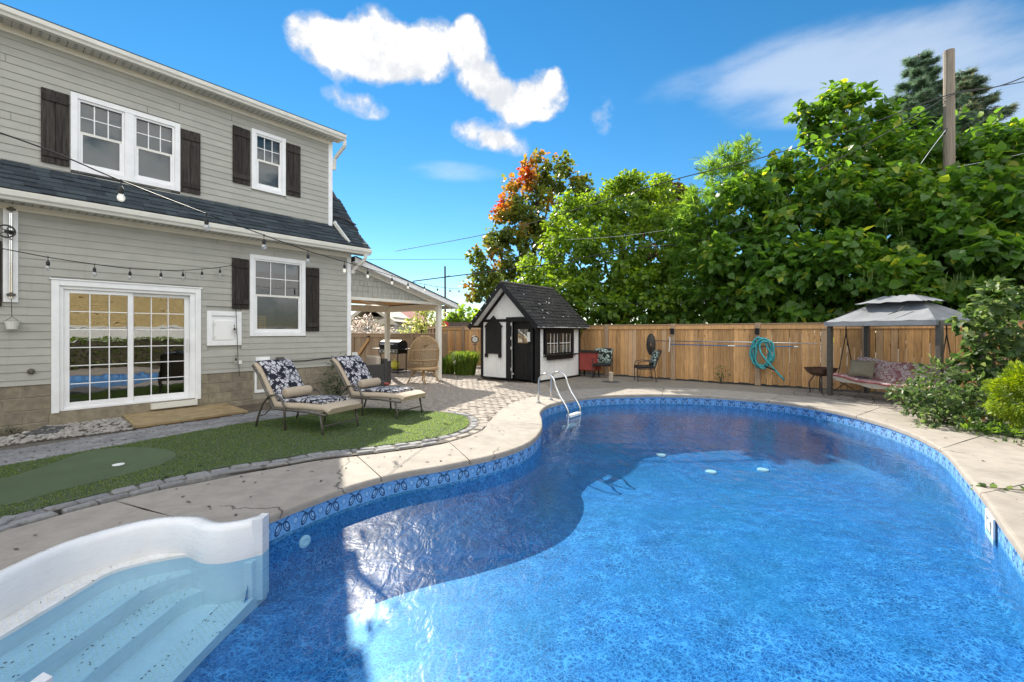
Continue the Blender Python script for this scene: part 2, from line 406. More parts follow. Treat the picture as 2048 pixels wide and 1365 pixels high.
m_['canopy'] = M('grey blue canopy cloth', (.19, .20, .215), .9, .10, 4, bump=.2, bscale=60, grime=.15)
m_['olive'] = M('olive pillow cloth', (.21, .18, .125), .95, .25, 60, bump=.3, bscale=120)
m_['bark'] = M('tree bark', (.075, .058, .043), .95, .35, 5, (6, 6, 1), bump=1, bscale=10)
m_['polewood'] = M('weathered pole wood', (.25, .21, .165), .9, .25, 3, (10, 10, .5), bump=.7, bscale=10)
m_['darkpole'] = M('far pole wood', (.05, .045, .04), .9, .2, 3)
m_['rock'] = M('black stone', (.03, .03, .034), .7, .4, 10, bump=.6, bscale=20)
m_['vinyl'] = M('white vinyl fence', (.74, .74, .72), .4, .04, 4)
m_['tanbrick'] = M('tan brick', (.58, .45, .22), .9, .2, 12, bump=.4, bscale=40)
m_['redbrick'] = M('red brick', (.22, .07, .05), .9, .25, 12)
m_['stucco'] = M('cream stucco', (.52, .47, .38), .9, .08, 6)
m_['darkroof'] = M('dark roof', (.07, .06, .06), .9, .2, 10)
m_['room'] = M('room interior', (.17, .17, .155), .9, .15, 2)
m_['blind'] = M('window blind', (.09, .145, .16), .8, .06, 3)
m_['lattice'] = M('wood lattice', (.42, .28, .13), .7, .15, 10)
m_['orange'] = M('orange petals', (.75, .13, .02), .6, .2, 30)
m_['bluecloth'] = M('blue cloth', (.06, .16, .30), .9, .2, 20)
m_['clockface'] = M('clock face', (.72, .70, .64), .5, .05, 10)
m_['rust'] = M('rusty bowl', (.11, .055, .035), .8, .35, 10, bump=.4, bscale=30)
m_['brownwall'] = M('dull brown wall', (.10, .075, .06), .9, .2, 6)
m_['stopred'] = M('sign red', (.5, .03, .03), .5, .05, 10)
m_['glass'] = glassmat('window glass')
m_['doorglass'] = glassmat('sliding door glass', 2.7, (.75, .79, .78), .005)
def bulbglass():
    m, g = newmat('bulb glass')
    fr = g.n('ShaderNodeLayerWeight', {0: .35}, out=1)
    tr = g.n('ShaderNodeBsdfTransparent', {'Color': (.95, .95, .93)})
    gl = g.n('ShaderNodeBsdfGlossy', {'Color': (1, 1, 1), 'Roughness': .03})
    df = g.n('ShaderNodeBsdfTranslucent', {'Color': (.9, .9, .88)})
    a = g.n('ShaderNodeMixShader', {0: .35, 1: tr, 2: df})
    out(g, g.n('ShaderNodeMixShader', {0: g.m('MULTIPLY_ADD', fr, .6, .1), 1: a, 2: gl})); return m
m_['bulb'] = bulbglass()
def floral(name, dark, light, scale, thr, curl=.35, mid=None):
    """printed cloth: pale petal shapes with outlines on a dark ground"""
    m, g = newmat(name)
    oc = g.n('ShaderNodeTexCoord', out=3)
    w = g.v('ADD', oc, g.scale(g.n('ShaderNodeTexNoise', {'Vector': oc, 'Scale': scale * .7, 'Detail': 2.0}, out=1), (curl / scale * 4,) * 3))
    a = g.vor(w, scale); b = g.vor(w, scale, 'DISTANCE_TO_EDGE'); c = g.vor(w, scale * 2.3, 'DISTANCE_TO_EDGE')
    pet = g.m('MULTIPLY', g.ss(b, thr, thr + .05), g.ss(c, .03, .06))
    keep = g.ss(g.sep(g.vor(w, scale, out=1))[0], .18, .22)
    cc = g.mix(g.m('MULTIPLY', pet, keep), dark, light)
    if mid: cc = g.mix(g.m('MULTIPLY', g.ss(g.noise(oc, scale * .5), .5, .55), .6), cc, mid)
    out(g, g.n('ShaderNodeBsdfPrincipled', {'Base Color': cc, 'Roughness': .9, 'Specular IOR Level': .2})); return m
m_['floral'] = floral('black white floral cloth', (.018, .019, .03), (.56, .56, .60), 13, .06)
m_['tropic'] = floral('pale leaf print cloth', (.02, .025, .022), (.42, .52, .47), 12, .09)
m_['paisley'] = floral('burgundy paisley cloth', (.30, .12, .12), (.68, .60, .56), 13, .035, .5, (.36, .20, .20))
def turfmat(name, c, sc_=400):
    m, g = newmat(name)
    oc = g.n('ShaderNodeTexCoord', out=3)
    a = g.noise(oc, 2.2, 5, .6); b = g.noise(g.scale(oc, (1, 1.6, 1)), sc_, 2, .6); k = g.noise(oc, 28, 4, .7)
    cc = g.mix(g.ss(a, .3, .7), tuple(x * .8 for x in c), tuple(x * 1.2 for x in c))
    cc = g.mix(g.m('MULTIPLY', g.ss(k, .35, .7), .4), cc, (c[0] * 1.7, c[1] * 1.35, c[2] * 1.2))
    bp = g.n('ShaderNodeBump', {'Height': g.m('ADD', b, g.m('MULTIPLY', k, .6)), 'Strength': .9, 'Distance': .02})
    out(g, g.n('ShaderNodeBsdfPrincipled', {'Base Color': cc, 'Roughness': .85, 'Normal': bp, 'Specular IOR Level': .2, 'Sheen Weight': .2})); return m
m_['turf'] = turfmat('artificial turf', (.045, .085, .020))
m_['putt'] = turfmat('short putting turf', (.060, .122, .030), 700)
m_['blade'] = leafmat('turf blades', [(0, (.045, .095, .02)), (.6, (.085, .145, .035)), (1, (.20, .23, .07))], .5)
def watermat():
    m, g = newmat('pool water')
    oc = g.n('ShaderNodeTexCoord', out=3)
    a = g.noise(g.scale(oc, (1, .55, 1)), 7, 3, .55, .6); b = g.noise(oc, 1.2, 2, .5); c = g.noise(g.scale(oc, (1, .5, 1)), 24, 2, .5)
    calm = g.ss(g.noise(oc, .5, 2, .5), .3, .65, .35, 1.0)
    h = g.m('MULTIPLY', g.m('ADD', g.m('MULTIPLY', a, 1.0), g.m('ADD', g.m('MULTIPLY', b, 1.2), g.m('MULTIPLY', c, .16))), calm)
    bp = g.n('ShaderNodeBump', {'Height': h, 'Strength': .36, 'Distance': .045})
    inc = g.n('ShaderNodeNewGeometry', out=4)
    cs = g.m('MINIMUM', g.m('ABSOLUTE', g.v('DOT_PRODUCT', bp, inc, out=1)), 1.0)
    fr = g.m('MULTIPLY_ADD', g.m('POWER', g.m('SUBTRACT', 1.0, cs), 5.0), .97, .022)
    tr = g.n('ShaderNodeBsdfTransparent', {'Color': (.58, .80, .91)})
    gl = g.n('ShaderNodeBsdfGlossy', {'Color': (1, 1, 1), 'Roughness': .025, 'Normal': bp})
    g2 = g.n('ShaderNodeBsdfGlossy', {'Color': (1, 1, 1), 'Roughness': .24, 'Normal': bp})
    gl = g.n('ShaderNodeMixShader', {0: .26, 1: gl, 2: g2})
    out(g, g.n('ShaderNodeMixShader', {0: fr, 1: tr, 2: gl})); return m
m_['water'] = watermat()
def linermat(band):
    """printed vinyl pool liner with ripple light painted in as bright cell lines; the wall carries a border band of paired loops (UV = metres along, height)"""
    m, g = newmat('pool liner wall' if band else 'pool liner floor')
    oc = g.n('ShaderNodeTexCoord', out=3)
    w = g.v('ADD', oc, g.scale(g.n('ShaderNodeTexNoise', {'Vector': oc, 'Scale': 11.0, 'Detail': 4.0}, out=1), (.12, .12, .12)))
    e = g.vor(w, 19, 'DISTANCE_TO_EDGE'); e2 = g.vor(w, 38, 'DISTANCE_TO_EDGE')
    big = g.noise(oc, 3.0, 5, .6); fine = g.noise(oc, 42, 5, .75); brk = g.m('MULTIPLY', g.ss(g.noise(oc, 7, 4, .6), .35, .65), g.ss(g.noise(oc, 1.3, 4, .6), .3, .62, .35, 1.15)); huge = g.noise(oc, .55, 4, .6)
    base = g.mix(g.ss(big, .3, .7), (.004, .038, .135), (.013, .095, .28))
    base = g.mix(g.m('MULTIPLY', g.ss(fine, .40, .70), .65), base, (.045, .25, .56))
    base = g.mix(g.m('MULTIPLY', g.m('MULTIPLY', g.ss(e, .16, .0), brk), .62), base, (.16, .46, .80))  # bright cell lines put sunlit ripple caustics into the liner colour
    base = g.mix(g.m('MULTIPLY', g.ss(e2, .13, .0), .46), base, (.16, .46, .80))  # finer set of the same painted ripple light
    base = g.mix(g.m('MULTIPLY', g.ss(huge, .42, .68), .45), base, (.02, .17, .30))
    if band:
        uv = g.sep(g.n('ShaderNodeTexCoord', out=2))
        P = .25
        u = g.m('SUBTRACT', g.m('MULTIPLY', g.m('FRACT', g.m('DIVIDE', uv[0], P)), P), P / 2); v = uv[1]
        au = g.m('ABSOLUTE', u)
        def ring(cx, cy_, r, wd, sq=1.0):
            dx = g.m('SUBTRACT', au, cx); dyy = g.m('MULTIPLY', g.m('SUBTRACT', v, cy_), sq)
            dd = g.m('SQRT', g.m('ADD', g.m('MULTIPLY', dx, dx), g.m('MULTIPLY', dyy, dyy)))
            return g.ss(g.m('ABSOLUTE', g.m('SUBTRACT', dd, r)), wd, wd * .55), dd
        def loop(cx, cy_, ra, rb, ang, wd):
            dx = g.m('SUBTRACT', au, cx); dyy = g.m('SUBTRACT', v, cy_); c_, s_ = math.cos(ang), math.sin(ang)
            p = g.m('DIVIDE', g.m('ADD', g.m('MULTIPLY', dx, c_), g.m('MULTIPLY', dyy, s_)), ra); q = g.m('DIVIDE', g.m('SUBTRACT', g.m('MULTIPLY', dyy, c_), g.m('MULTIPLY', dx, s_)), rb)
            dd = g.m('SQRT', g.m('ADD', g.m('MULTIPLY', p, p), g.m('MULTIPLY', q, q)))
            return g.ss(g.m('ABSOLUTE', g.m('SUBTRACT', dd, 1.0)), wd, wd * .5), dd
        r1, d1 = loop(.040, -.158, .047, .024, -1.15, .26)
        r2, d2 = loop(.046, -.150, .016, .030, .35, .38)
        r3, d3 = loop(.125, -.14, .022, .030, 0, .22)
        vee = g.m('ABSOLUTE', g.m('SUBTRACT', g.m('ADD', v, .128), g.m('MULTIPLY', au, .75)))
        ink = g.m('MAXIMUM', r1, g.m('MAXIMUM', g.m('MULTIPLY', r2, .8), g.m('MULTIPLY', r3, .35)))
        ink = g.m('MAXIMUM', ink, g.m('MULTIPLY', g.m('MULTIPLY', g.ss(vee, .011, .005), g.ss(au, .07, .06)), .85))
        bandm = g.m('MULTIPLY', g.ss(v, -.222, -.216), g.ss(v, -.052, -.058))
        bc = g.mix(g.ss(fine, .3, .7), (.07, .22, .52), (.16, .38, .70))
        bc = g.mix(g.m('MULTIPLY', g.m('MAXIMUM', g.ss(d1, .9, .6), g.ss(d3, .9, .6)), .5), bc, (.30, .52, .80))
        bc = g.mix(ink, bc, (.012, .045, .13))
        low = g.m('MULTIPLY', g.ss(v, -.075, -.070), g.ss(v, -.048, -.053))
        bc = g.mix(low, bc, (.03, .12, .36))
        base = g.mix(bandm, base, bc)
    out(g, g.n('ShaderNodeBsdfPrincipled', {'Base Color': base, 'Roughness': .45, 'Specular IOR Level': .3})); return m
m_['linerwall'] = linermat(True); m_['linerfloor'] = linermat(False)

# ================================================================== GROUND, POOL, DECK
WATER_Z = -0.25
pairs = [  # pool edge (inner) and outer edge of the concrete, clockwise from behind the camera
 (Vector((0, .75, 0)), Vector((0, -2.5, 0))), (Vector((-1.3, 1.0, 0)), Vector((-2.5, -1.8, 0))), (Vector((-2.0, 1.79, 0)), Vector((-4.5, -.3, 0))),
 (Vector((-2.6, 1.64, 0)), Vector((-5.2, .8, 0))), (Vector((-3.08, 2.02, 0)), Vector((-4.95, 1.9, 0))), (Vector((-3.15, 2.70, 0)), Vector((-4.5, 2.7, 0))),
 (U(150, 1085), U(0, 1062)), (U(300, 1045), U(150, 1022)), (U(390, 1040), U(300, 985)), (U(440, 1052), U(390, 967))]
for a, b, c, d in ((522, 1052, 480, 949), (600, 1021, 560, 935), (700, 984, 640, 921), (800, 957, 760, 907), (900, 939, 870, 891), (1000, 916, 932, 874), (1060, 892, 957, 860),
                   (1083, 866, 977, 844), (1084, 845, 992, 828), (1081, 830, 1012, 812), (1100, 815, 1047, 797), (1150, 803, 1112, 784), (1200, 797, 1182, 778), (1300, 794, 1300, 776),
                   (1400, 796, 1410, 778), (1500, 803, 1520, 786), (1600, 815, 1640, 796), (1700, 835, 1750, 812), (1800, 865, 1860, 838), (1880, 905, 1985, 866), (1930, 960, 2125, 900),
                   (1970, 1010, 2250, 945), (2010, 1070, 2350, 990), (2048, 1125, 2500, 1050)):
    pairs.append((U(a, b, -.06), U(c, d)))
pairs += [(Vector((2.4, 1.7, 0)), Vector((5.5, .5, 0))), (Vector((1.3, .95, 0)), Vector((3, -1.8, 0)))]
for a, b in pairs: a.z = 0; b.z = 0
PER = 8
inn = spline([p[0] for p in pairs], PER, True); outr = spline([p[1] for p in pairs], PER, True)
NP = len(inn)
def onrm(i, arr=inn):
    """horizontal normal pointing away from the water"""
    t = (arr[(i + 1) % NP] - arr[(i - 1) % NP]).normalized(); return Vector((-t.y, t.x, 0))
if (onrm(100).dot(outr[100] - inn[100])) < 0:
    _on = onrm
    def onrm(i, arr=inn): return -_on(i, arr)
# deck slabs between the joints
deck = struct(thing('pool_deck', (0, 0, 0), 'poured concrete deck around the pool', 'deck')); del deck['category']
def sig(px, py):
    p = U(px, py); return min(range(NP), key=lambda i: (outr[i] - p).length)
joints = sorted({0, 2 * PER, sig(232, 1003), sig(722, 912), sig(905, 885), sig(985, 838), sig(1120, 783), sig(1330, 776), sig(1560, 789), sig(1760, 815), sig(2000, 868), sig(2200, 930), 33 * PER})
for a, b in zip(joints, joints[1:] + [joints[0] + NP]):
    mb = MB(); rows = []
    for q in range(a, b + 1):
        i = q % NP; nn = onrm(i); A = inn[i].copy(); B = outr[i].copy()
        tgt = ((inn[(i + 1) % NP] - inn[(i - 1) % NP]).normalized())
        if q == a: A += tgt * .006; B += (outr[(i + 1) % NP] - outr[i]).normalized() * .006
        if q == b: A -= tgt * .006; B -= (outr[i] - outr[(i - 1) % NP]).normalized() * .006
        dv = Vector((0, 0, 1))
        rows.append([B - dv * .12, B - dv * .006, B + (A - B).normalized() * .01, A.lerp(B, .5), A + nn * .03, A + nn * .012 - dv * .004, A + nn * .003 - dv * .014, A - dv * .03, A - dv * .065, A + nn * .03 - dv * .068])
    mb.grid(rows)
    n = len(rows[0]); L = len(rows)
    mb.f.append(tuple(range(n - 1, -1, -1))); mb.f.append(tuple((L - 1) * n + k for k in range(n)))
    mb.build('concrete_slab', m_['concrete'], deck)
jm = MB(); jm.grid([[inn[i % NP] + onrm(i % NP) * .02 - Vector((0, 0, .04)), outr[i % NP] - Vector((0, 0, .04))] for i in range(NP + 1)])
jm.build('joint_fill', m_['joint'], deck)

# pool shell: wall follows the edge but runs straight past the step alcove
wall_ids = [i for i in range(NP) if not (2 * PER < i < 10 * PER)]
wpts = [inn[i] + onrm(i) * .02 for i in wall_ids]
k0 = next(j for j, i in enumerate(wall_ids) if i >= 10 * PER)
A_, B_ = wpts[k0 - 1], wpts[k0]
wpts = wpts[:k0] + [A_.lerp(B_, t / 8) for t in range(1, 8)] + wpts[k0:]
pool = thing('swimming_pool', (0, 0, 0), 'curved swimming pool lined with printed blue vinyl', 'pool')
NW = len(wpts)
def floor_z(p):
    return -.92 - .55 * max(0, min(1, (p.y - 2.6) / 4.5)) * 1.0
cen = Vector((1.9, 5.2, 0))
mb = MB(); uvs = {}; u = 0
fz0 = lambda q: -.62 - .24 * max(0, min(1, (q.y - 3.0) / 3.4))
rows = []
alc = set(range(k0, k0 + 8))
for j in range(NW + 1):
    p = wpts[j % NW]
    if j: u += (wpts[j % NW] - wpts[j - 1]).length
    top = -.56 if (k0 - 1) <= j % NW <= k0 + 6 else -.055
    r = [Vector((p.x, p.y, z)) for z in (top, min(top, -.23) if top > -.3 else -.57, -.575 if top < -.3 else -.5, -.6)]
    q = p + (cen - p).normalized() * .03; r[-1].z = fz0(p) + .06; r.append(Vector((q.x, q.y, fz0(q))))
    for k, z in enumerate(r): uvs[j * 5 + k] = (u, z.z)
    rows.append(r)
mb.grid(rows)
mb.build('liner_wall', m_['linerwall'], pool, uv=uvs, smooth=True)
mb = MB(); ring = []
def fz_(q, s_):
    y = max(0, min(1, (q.y - 5.2) / 3.0)); y = y * y * (3 - 2 * y); w = max(0, min(1, (q.y - 3.0) / 3.4)); return -.62 - .24 * w - .04 * min(1, s_ * 4) - .28 * y * min(1, s_ * 2.2)
for s_ in (0, .1, .2, .3, .42, .55, .7, .85):
    rw = []
    for j in range(NW + 1):
        p = wpts[j % NW]; q = p + (cen - p).normalized() * .03; q = q.lerp(cen, s_); rw.append(Vector((q.x, q.y, fz_(q, s_))))
    ring.append(rw)
ring.append([Vector((cen.x, cen.y, fz_(cen, 1)))] * (NW + 1))
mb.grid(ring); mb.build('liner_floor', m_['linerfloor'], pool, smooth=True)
mb = MB(); mb.grid([[Vector((p.x, p.y, -.052)) - (cen - p).normalized() * .0, Vector((p.x, p.y, -.064)) + (cen - p).normalized() * .012, Vector((p.x, p.y, -.073)) + (cen - p).normalized() * .012, Vector((p.x, p.y, -.078))]
                    for j, p in [(j % NW, wpts[j % NW]) for j in range(k0 + 8, k0 + 8 + NW - 9)]])
mb.build('liner_bead', m_['plastic'], pool)
# skimmer mouth, return jets, discs standing in for light spots on the floor
i_sk = min(range(NW), key=lambda j: (wpts[j] - U(1981, 1035, -.12)).length)
p = wpts[i_sk]; tg = (wpts[(i_sk + 1) % NW] - wpts[i_sk - 1]).normalized(); nin = -Vector((-tg.y, tg.x, 0))
if nin.dot(cen - p) < 0: nin = -nin
fr = MB(); zc = Vector((0, 0, -.185)); b = p + zc + nin * .012
for o1, s1, o2, s2 in ((-.16, .32, .065, .045), (-.16, .32, -.11, .045), (-.16, .05, -.065, .13), (.11, .05, -.065, .13)):
    fr.axes(b + tg * o1 + Vector((0, 0, o2)), tg * s1, nin * .016, (0, 0, s2))
sk = fr.build('skimmer_frame', m_['plastic'], pool, bevel=.004)
MB().axes(p + zc + nin * .004 + tg * -.11 + Vector((0, 0, -.065)), tg * .22, nin * .006, (0, 0, .13)).build('skimmer_throat', m_['room'], sk)
MB().hexa([b + tg * -.10 + Vector((0, 0, -.06)), b + tg * .02 + Vector((0, 0, -.06)), b + tg * .02 + nin * .01 + Vector((0, 0, -.05)), b + tg * -.10 + nin * .01 + Vector((0, 0, -.05)),
           b + tg * -.10 + Vector((0, 0, .03)), b + tg * -.02 + Vector((0, 0, .03)), b + tg * -.02 + nin * .01 + Vector((0, 0, .03)), b + tg * -.10 + nin * .01 + Vector((0, 0, .03))]).build('skimmer_flap', m_['plastic'], sk)
def jet(px, py, z):
    q = U(px, py, z); j = min(range(NW), key=lambda j: (wpts[j] - Vector((q.x, q.y, 0))).length); p = wpts[j]; t = (wpts[(j + 1) % NW] - wpts[j - 1]).normalized(); nn = -Vector((-t.y, t.x, 0))
    if nn.dot(cen - p) < 0: nn = -nn
    MB().lathe(p + Vector((0, 0, z)), [(.055, 0), (.055, .012), (.03, .02), (.018, .016)], 18, nn).build('return_jet', m_['plastic'], pool, smooth=False)
jet(598, 1080, -.36)
for px, py in ((1322, 911), (1422, 945), (1526, 941)):
    z = -1.0
    for _ in range(6):
        q = U(px, py, z); v = Vector((q.x - cen.x, q.y - cen.y, 0)); j = max(range(NW), key=lambda j: (wpts[j] - cen).normalized().dot(v.normalized())); z = fz_(q, 1 - v.length / (wpts[j] - cen).length)
    MB().lathe((q.x, q.y, z - .01), [(.10, 0), (.095, .03), (.05, .04)], 18).build('reflection_disc', m_['plastic'], pool)  # pale disc modelled in place of a reflected light spot
wt = MB()
wp = [inn[i] + onrm(i) * .018 for i in range(NP)]
wt.grid([[Vector((p.x, p.y, WATER_Z)), Vector((p.x, p.y, WATER_Z)).lerp(Vector((cen.x - .6, cen.y - 1.2, WATER_Z)), .6), Vector((cen.x - .6, cen.y - 1.2, WATER_Z))] for p in wp + wp[:1]])
# alcove is concave: cover it from its own centre instead
wt = MB()
main = [Vector((p.x, p.y, WATER_Z)) for p in wpts]
from mathutils.geometry import tessellate_polygon
for tri in tessellate_polygon([main]): wt.poly([main[i] for i in tri])
alco = [Vector((inn[i].x, inn[i].y, WATER_Z)) + onrm(i) * -.04 for i in range(2 * PER + 1, 10 * PER)]
alco = [Vector((A_.x, A_.y, WATER_Z))] + alco + [Vector((B_.x, B_.y, WATER_Z))] + [Vector((p.x, p.y, WATER_Z)) for p in reversed(wpts[k0:k0 + 7])]
for tri in tessellate_polygon([alco]): wt.poly([alco[i] for i in tri])
water = struct(wt.build('water', m_['water'])); 
bmx = bmesh.new(); bmx.from_mesh(water.data); bmesh.ops.remove_doubles(bmx, verts=bmx.verts, dist=.0005)
bmesh.ops.recalc_face_normals(bmx, faces=bmx.faces)
if sum(f.normal.z * f.calc_area() for f in bmx.faces) < 0: bmesh.ops.reverse_faces(bmx, faces=bmx.faces)
bmx.to_mesh(water.data); bmx.free()

# white moulded steps in the alcove
stair = thing('pool_steps', (-2.6, 2.7, 0), 'white fibreglass moulded corner steps sunk into the pool edge', 'pool steps')
al = [inn[i].copy() for i in range(2 * PER, 10 * PER + 1)]
def front(t): return A_.lerp(B_, t)
NA = len(al)
def ins(w, z, back):
    """alcove outline drawn in by w; its ends slide along the pool side"""
    o = []
    for j, p in enumerate(al):
        i = 2 * PER + j; q = p - onrm(i) * w
        q.x = min(q.x + back * 0, -1.985); o.append(Vector((q.x, q.y, z)))
    o[0] = Vector((-1.985, A_.y + .02, z)); o[-1] = Vector((-1.985, B_.y - .02, z)); return o
A2 = [p.copy() for p in al]
rim0 = [Vector((p.x, p.y, -.03)) + onrm(2 * PER + j) * .02 for j, p in enumerate(al)]
rim1 = [Vector((p.x, p.y, .022)) + onrm(2 * PER + j) * .015 for j, p in enumerate(al)]
rim2 = ins(.035, .028, 0); rim3 = ins(.06, .012, 0); rim4 = ins(.075, -.02, 0); wl_ = ins(.09, -.19, 0)
sk_ = [Vector((p.x, p.y, -.60)) for p in wl_]
mb = MB(); mb.grid([rim0, rim1, rim2, rim3, rim4, wl_, sk_]); mb.build('rim', m_['fibre'], stair, smooth=True)
LV = [(-2.90, -.228), (-2.63, -.345), (-2.41, -.455), (-1.992, -.555)]
def edge_x(X, y):
    e = max(0, (abs(y - 2.62) - .50) / .34); return X + (-1.992 - X) * min(1, e * e * .55)
for k, (X, z) in enumerate(LV):
    ys = [1.62 + 2.0 * i / 40 for i in range(41)]
    back = -3.4 if k == 0 else LV[k - 1][0] - .06
    MB().prism([(edge_x(X, y), y) for y in ys] + [(back, 3.62), (back, 1.62)], z - .16, z).build('tread', m_['fibre'], stair, bevel=.016)
# floor joining the ends of the steps to the pool side, and the post at the corner
for q, sg in ((B_, 1), (A_, -1)):
    cpt = Vector((q.x, q.y, 0))
    pts = [Vector((-2.02 - .0, cpt.y - sg * .125, 0)), Vector((-2.02, cpt.y + sg * .01, 0)), Vector((-1.965, cpt.y + sg * .01, 0)), Vector((-1.955, cpt.y - sg * .10, 0))]
    mb = MB(); mb.slab([p_ + Vector((0, 0, -.6)) for p_ in pts], (0, 0, .632)); mb.build('end_post', m_['fibre'], stair, bevel=.022 if sg > 0 else .045)
    MB().axes((-2.12, cpt.y - sg * .17, -.6), (.125, 0, 0), (0, sg * .15, 0), (0, 0, .33)).build('end_block', m_['fibre'], stair, bevel=.01)
mb = MB()
for k, (X, z) in enumerate(LV):
    for i in range(34):
        for j in range(7):
            y = 1.95 + i * .042 + (.021 if j % 2 else 0); x = edge_x(X, y) - .045 - j * .026
            mb.box((x + R.uniform(-.003, .003), y, z + .0015), .012, .006, .004, .4)
o = mb.build('grip_pattern', m_['gutter'], stair); o['kind'] = 'stuff'
mb = MB()
for _ in range(150):
    k = R.randint(0, 3); X, z = LV[k]; y = R.uniform(1.9, 3.35); w = .20 if k else .22
    x = edge_x(X, y) - (R.random() ** 2 * w if R.random() < .5 else w - R.random() ** 3 * .06); mb.box((x, y, z + .004), R.uniform(.004, .014), R.uniform(.002, .005), .003, R.uniform(0, 3))
o = mb.build('debris_specks', m_['rock'], stair); o['kind'] = 'stuff'

# ladder with two bent rails and a plastic step
def rail_pts(foot, edge):
    up = (edge - foot).normalized(); L = (edge - foot).length
    P = []
    for k in range(13):
        a = PI * k / 12; P.append(foot + Vector((0, 0, .42)) + up * (.20 - .20 * math.cos(a)) + Vector((0, 0, .20 * math.sin(a))))
    e = foot + up * .40
    return [foot, foot + Vector((0, 0, .25))] + P + [e + up * .10 + Vector((0, 0, .22)), e + up * .26 + Vector((0, 0, .0)), e + up * .31 + Vector((0, 0, -.10)), e + up * .315 + Vector((0, 0, -.30)), e + up * .27 + Vector((0, 0, -.42)), e + up * .1 + Vector((0, 0, -.62))]
fa, fb = U(1077, 806), U(1098, 798.5)
dirl = (U(1126, 843, -.06) - fa); dirl.z = 0; dirl.normalize()
dirl = Vector((.80, -.60, 0)).normalized()
side = Vector((-dirl.y, dirl.x, 0)); fb = fa + side * .50
ladder = thing('pool_ladder', fa, 'stainless steel pool ladder with two hooped rails and a white step', 'ladder')
for f_ in (fa, fb):
    MB().tube(rail_pts(f_, f_ + dirl * 2), .021, 10).build('rail', m_['steel'], ladder, smooth=True)
    MB().lathe(f_, [(.05, 0), (.05, .012), (.03, .02)], 14).build('escutcheon', m_['steel'], ladder)
for dz in (-.22, -.46):
    c = fa + dirl * (.705 if dz > -.3 else .6) + side * .25 + Vector((0, 0, dz))
    MB().axes(c - side * .235 - dirl * .05 - Vector((0, 0, .02)), side * .47, dirl * .10, (0, 0, .06)).build('step', m_['plastic'], ladder, bevel=.012)

# ---- wide ground sheet, joined to the outer edge of the deck
gm = MB(); rows = []
for i in range(NP + 1):
    p = outr[i % NP]; v = (p - Vector((1, 4, 0))); v.z = 0; v.normalize()
    rows.append([p - v * .10 + Vector((0, 0, -.035)), p + v * 1.5 + Vector((0, 0, -.03)), p + v * 8 + Vector((0, 0, -.03)), p + v * 60 + Vector((0, 0, -.03)), p + v * 900 + Vector((0, 0, -.03))])
gm.grid(rows); struct(gm.build('ground', m_['soil']))

def sheet(name, m, pts, z, thick=0.0, kind='structure'):
    pp = [Vector((p.x, p.y, z)) for p in pts]; mb = MB()
    for tri in tessellate_polygon([pp]):
        t = [pp[i] for i in tri]
        if (t[1] - t[0]).cross(t[2] - t[0]).z < 0: t.reverse()
        mb.poly(t)
    if thick:
        n = len(pp)
        for i in range(n): mb.poly((pp[i] - Vector((0, 0, thick)), pp[(i + 1) % n] - Vector((0, 0, thick)), pp[(i + 1) % n], pp[i]))
    o = mb.build(name, m); o['kind'] = kind; return o
# turf with its short-pile putting oval
tl = spline([Vector((-4.9, 1.0, 0)), U(-150, 1088), U(0, 1040), U(150, 1002), U(300, 966), U(450, 936), U(560, 919), U(640, 906), U(760, 893), U(870, 877), U(925, 860), U(938, 845), U(925, 833), U(885, 826)], 6)
tu = spline([U(885, 826), U(820, 822), U(740, 818), U(640, 828), U(560, 838), U(480, 849), U(400, 863), U(300, 881), U(150, 908), U(0, 935), U(-150, 965), Vector((-7.6, 2.6, 0))], 6)
turf_poly = tl + tu[1:]
sheet('turf', m_['turf'], turf_poly, .012, .04)
pl = spline([U(-60, 985), U(60, 945), U(180, 905), U(270, 897), U(335, 903), U(352, 915), U(320, 933), U(240, 955), U(120, 985), U(0, 1015)], 6, True)
sheet('putting_green', m_['putt'], pl, .016)
cupp = U(237, 930, .02)
tag(MB().lathe(cupp, [(.055, 0), (.055, .006), (.045, .008)], 14).build('golf_cup', m_['plastic']), 'white golf cup rim set in the putting turf', 'golf cup')
# standing blades of the turf
def blades(name, poly, n, h, m, seed, lean=.5, zz=.012, holes=()):
    rr = np.random.RandomState(seed)
    xs = [p.x for p in poly]; ys = [p.y for p in poly]; V = []; Fc = []; T = []
    while len(Fc) < n:
        x, y = rr.uniform(min(xs), max(xs)), rr.uniform(min(ys), max(ys))
        if not inside((x, y), poly) or any(inside((x, y), q) for q in holes): continue
        a = rr.uniform(0, 6.28); hh = h * rr.uniform(.6, 1.3); w = .004 + .0012 * rr.rand(); k = len(V)
        b = rr.uniform(0, 6.28); lx, ly = math.cos(b) * hh * lean * rr.rand(), math.sin(b) * hh * lean * rr.rand()
        V += [(x - math.cos(a) * w, y - math.sin(a) * w, zz), (x + math.cos(a) * w, y + math.sin(a) * w, zz), (x + lx, y + ly, zz + hh)]
        Fc.append((k, k + 1, k + 2)); T += [rr.rand()] * 3
    me = bpy.data.meshes.new(name); me.from_pydata(V, [], Fc); me.materials.append(m)
    at = me.attributes.new('tone', 'FLOAT', 'POINT'); at.data.foreach_set('value', T)
    o = bpy.data.objects.new(name, me); col.objects.link(o); o['kind'] = 'stuff'; WL[o.name] = Vector((0, 0, 0)); return o
blades('turf_pile', turf_poly, 80000, .013, m_['blade'], 3, holes=(pl,))

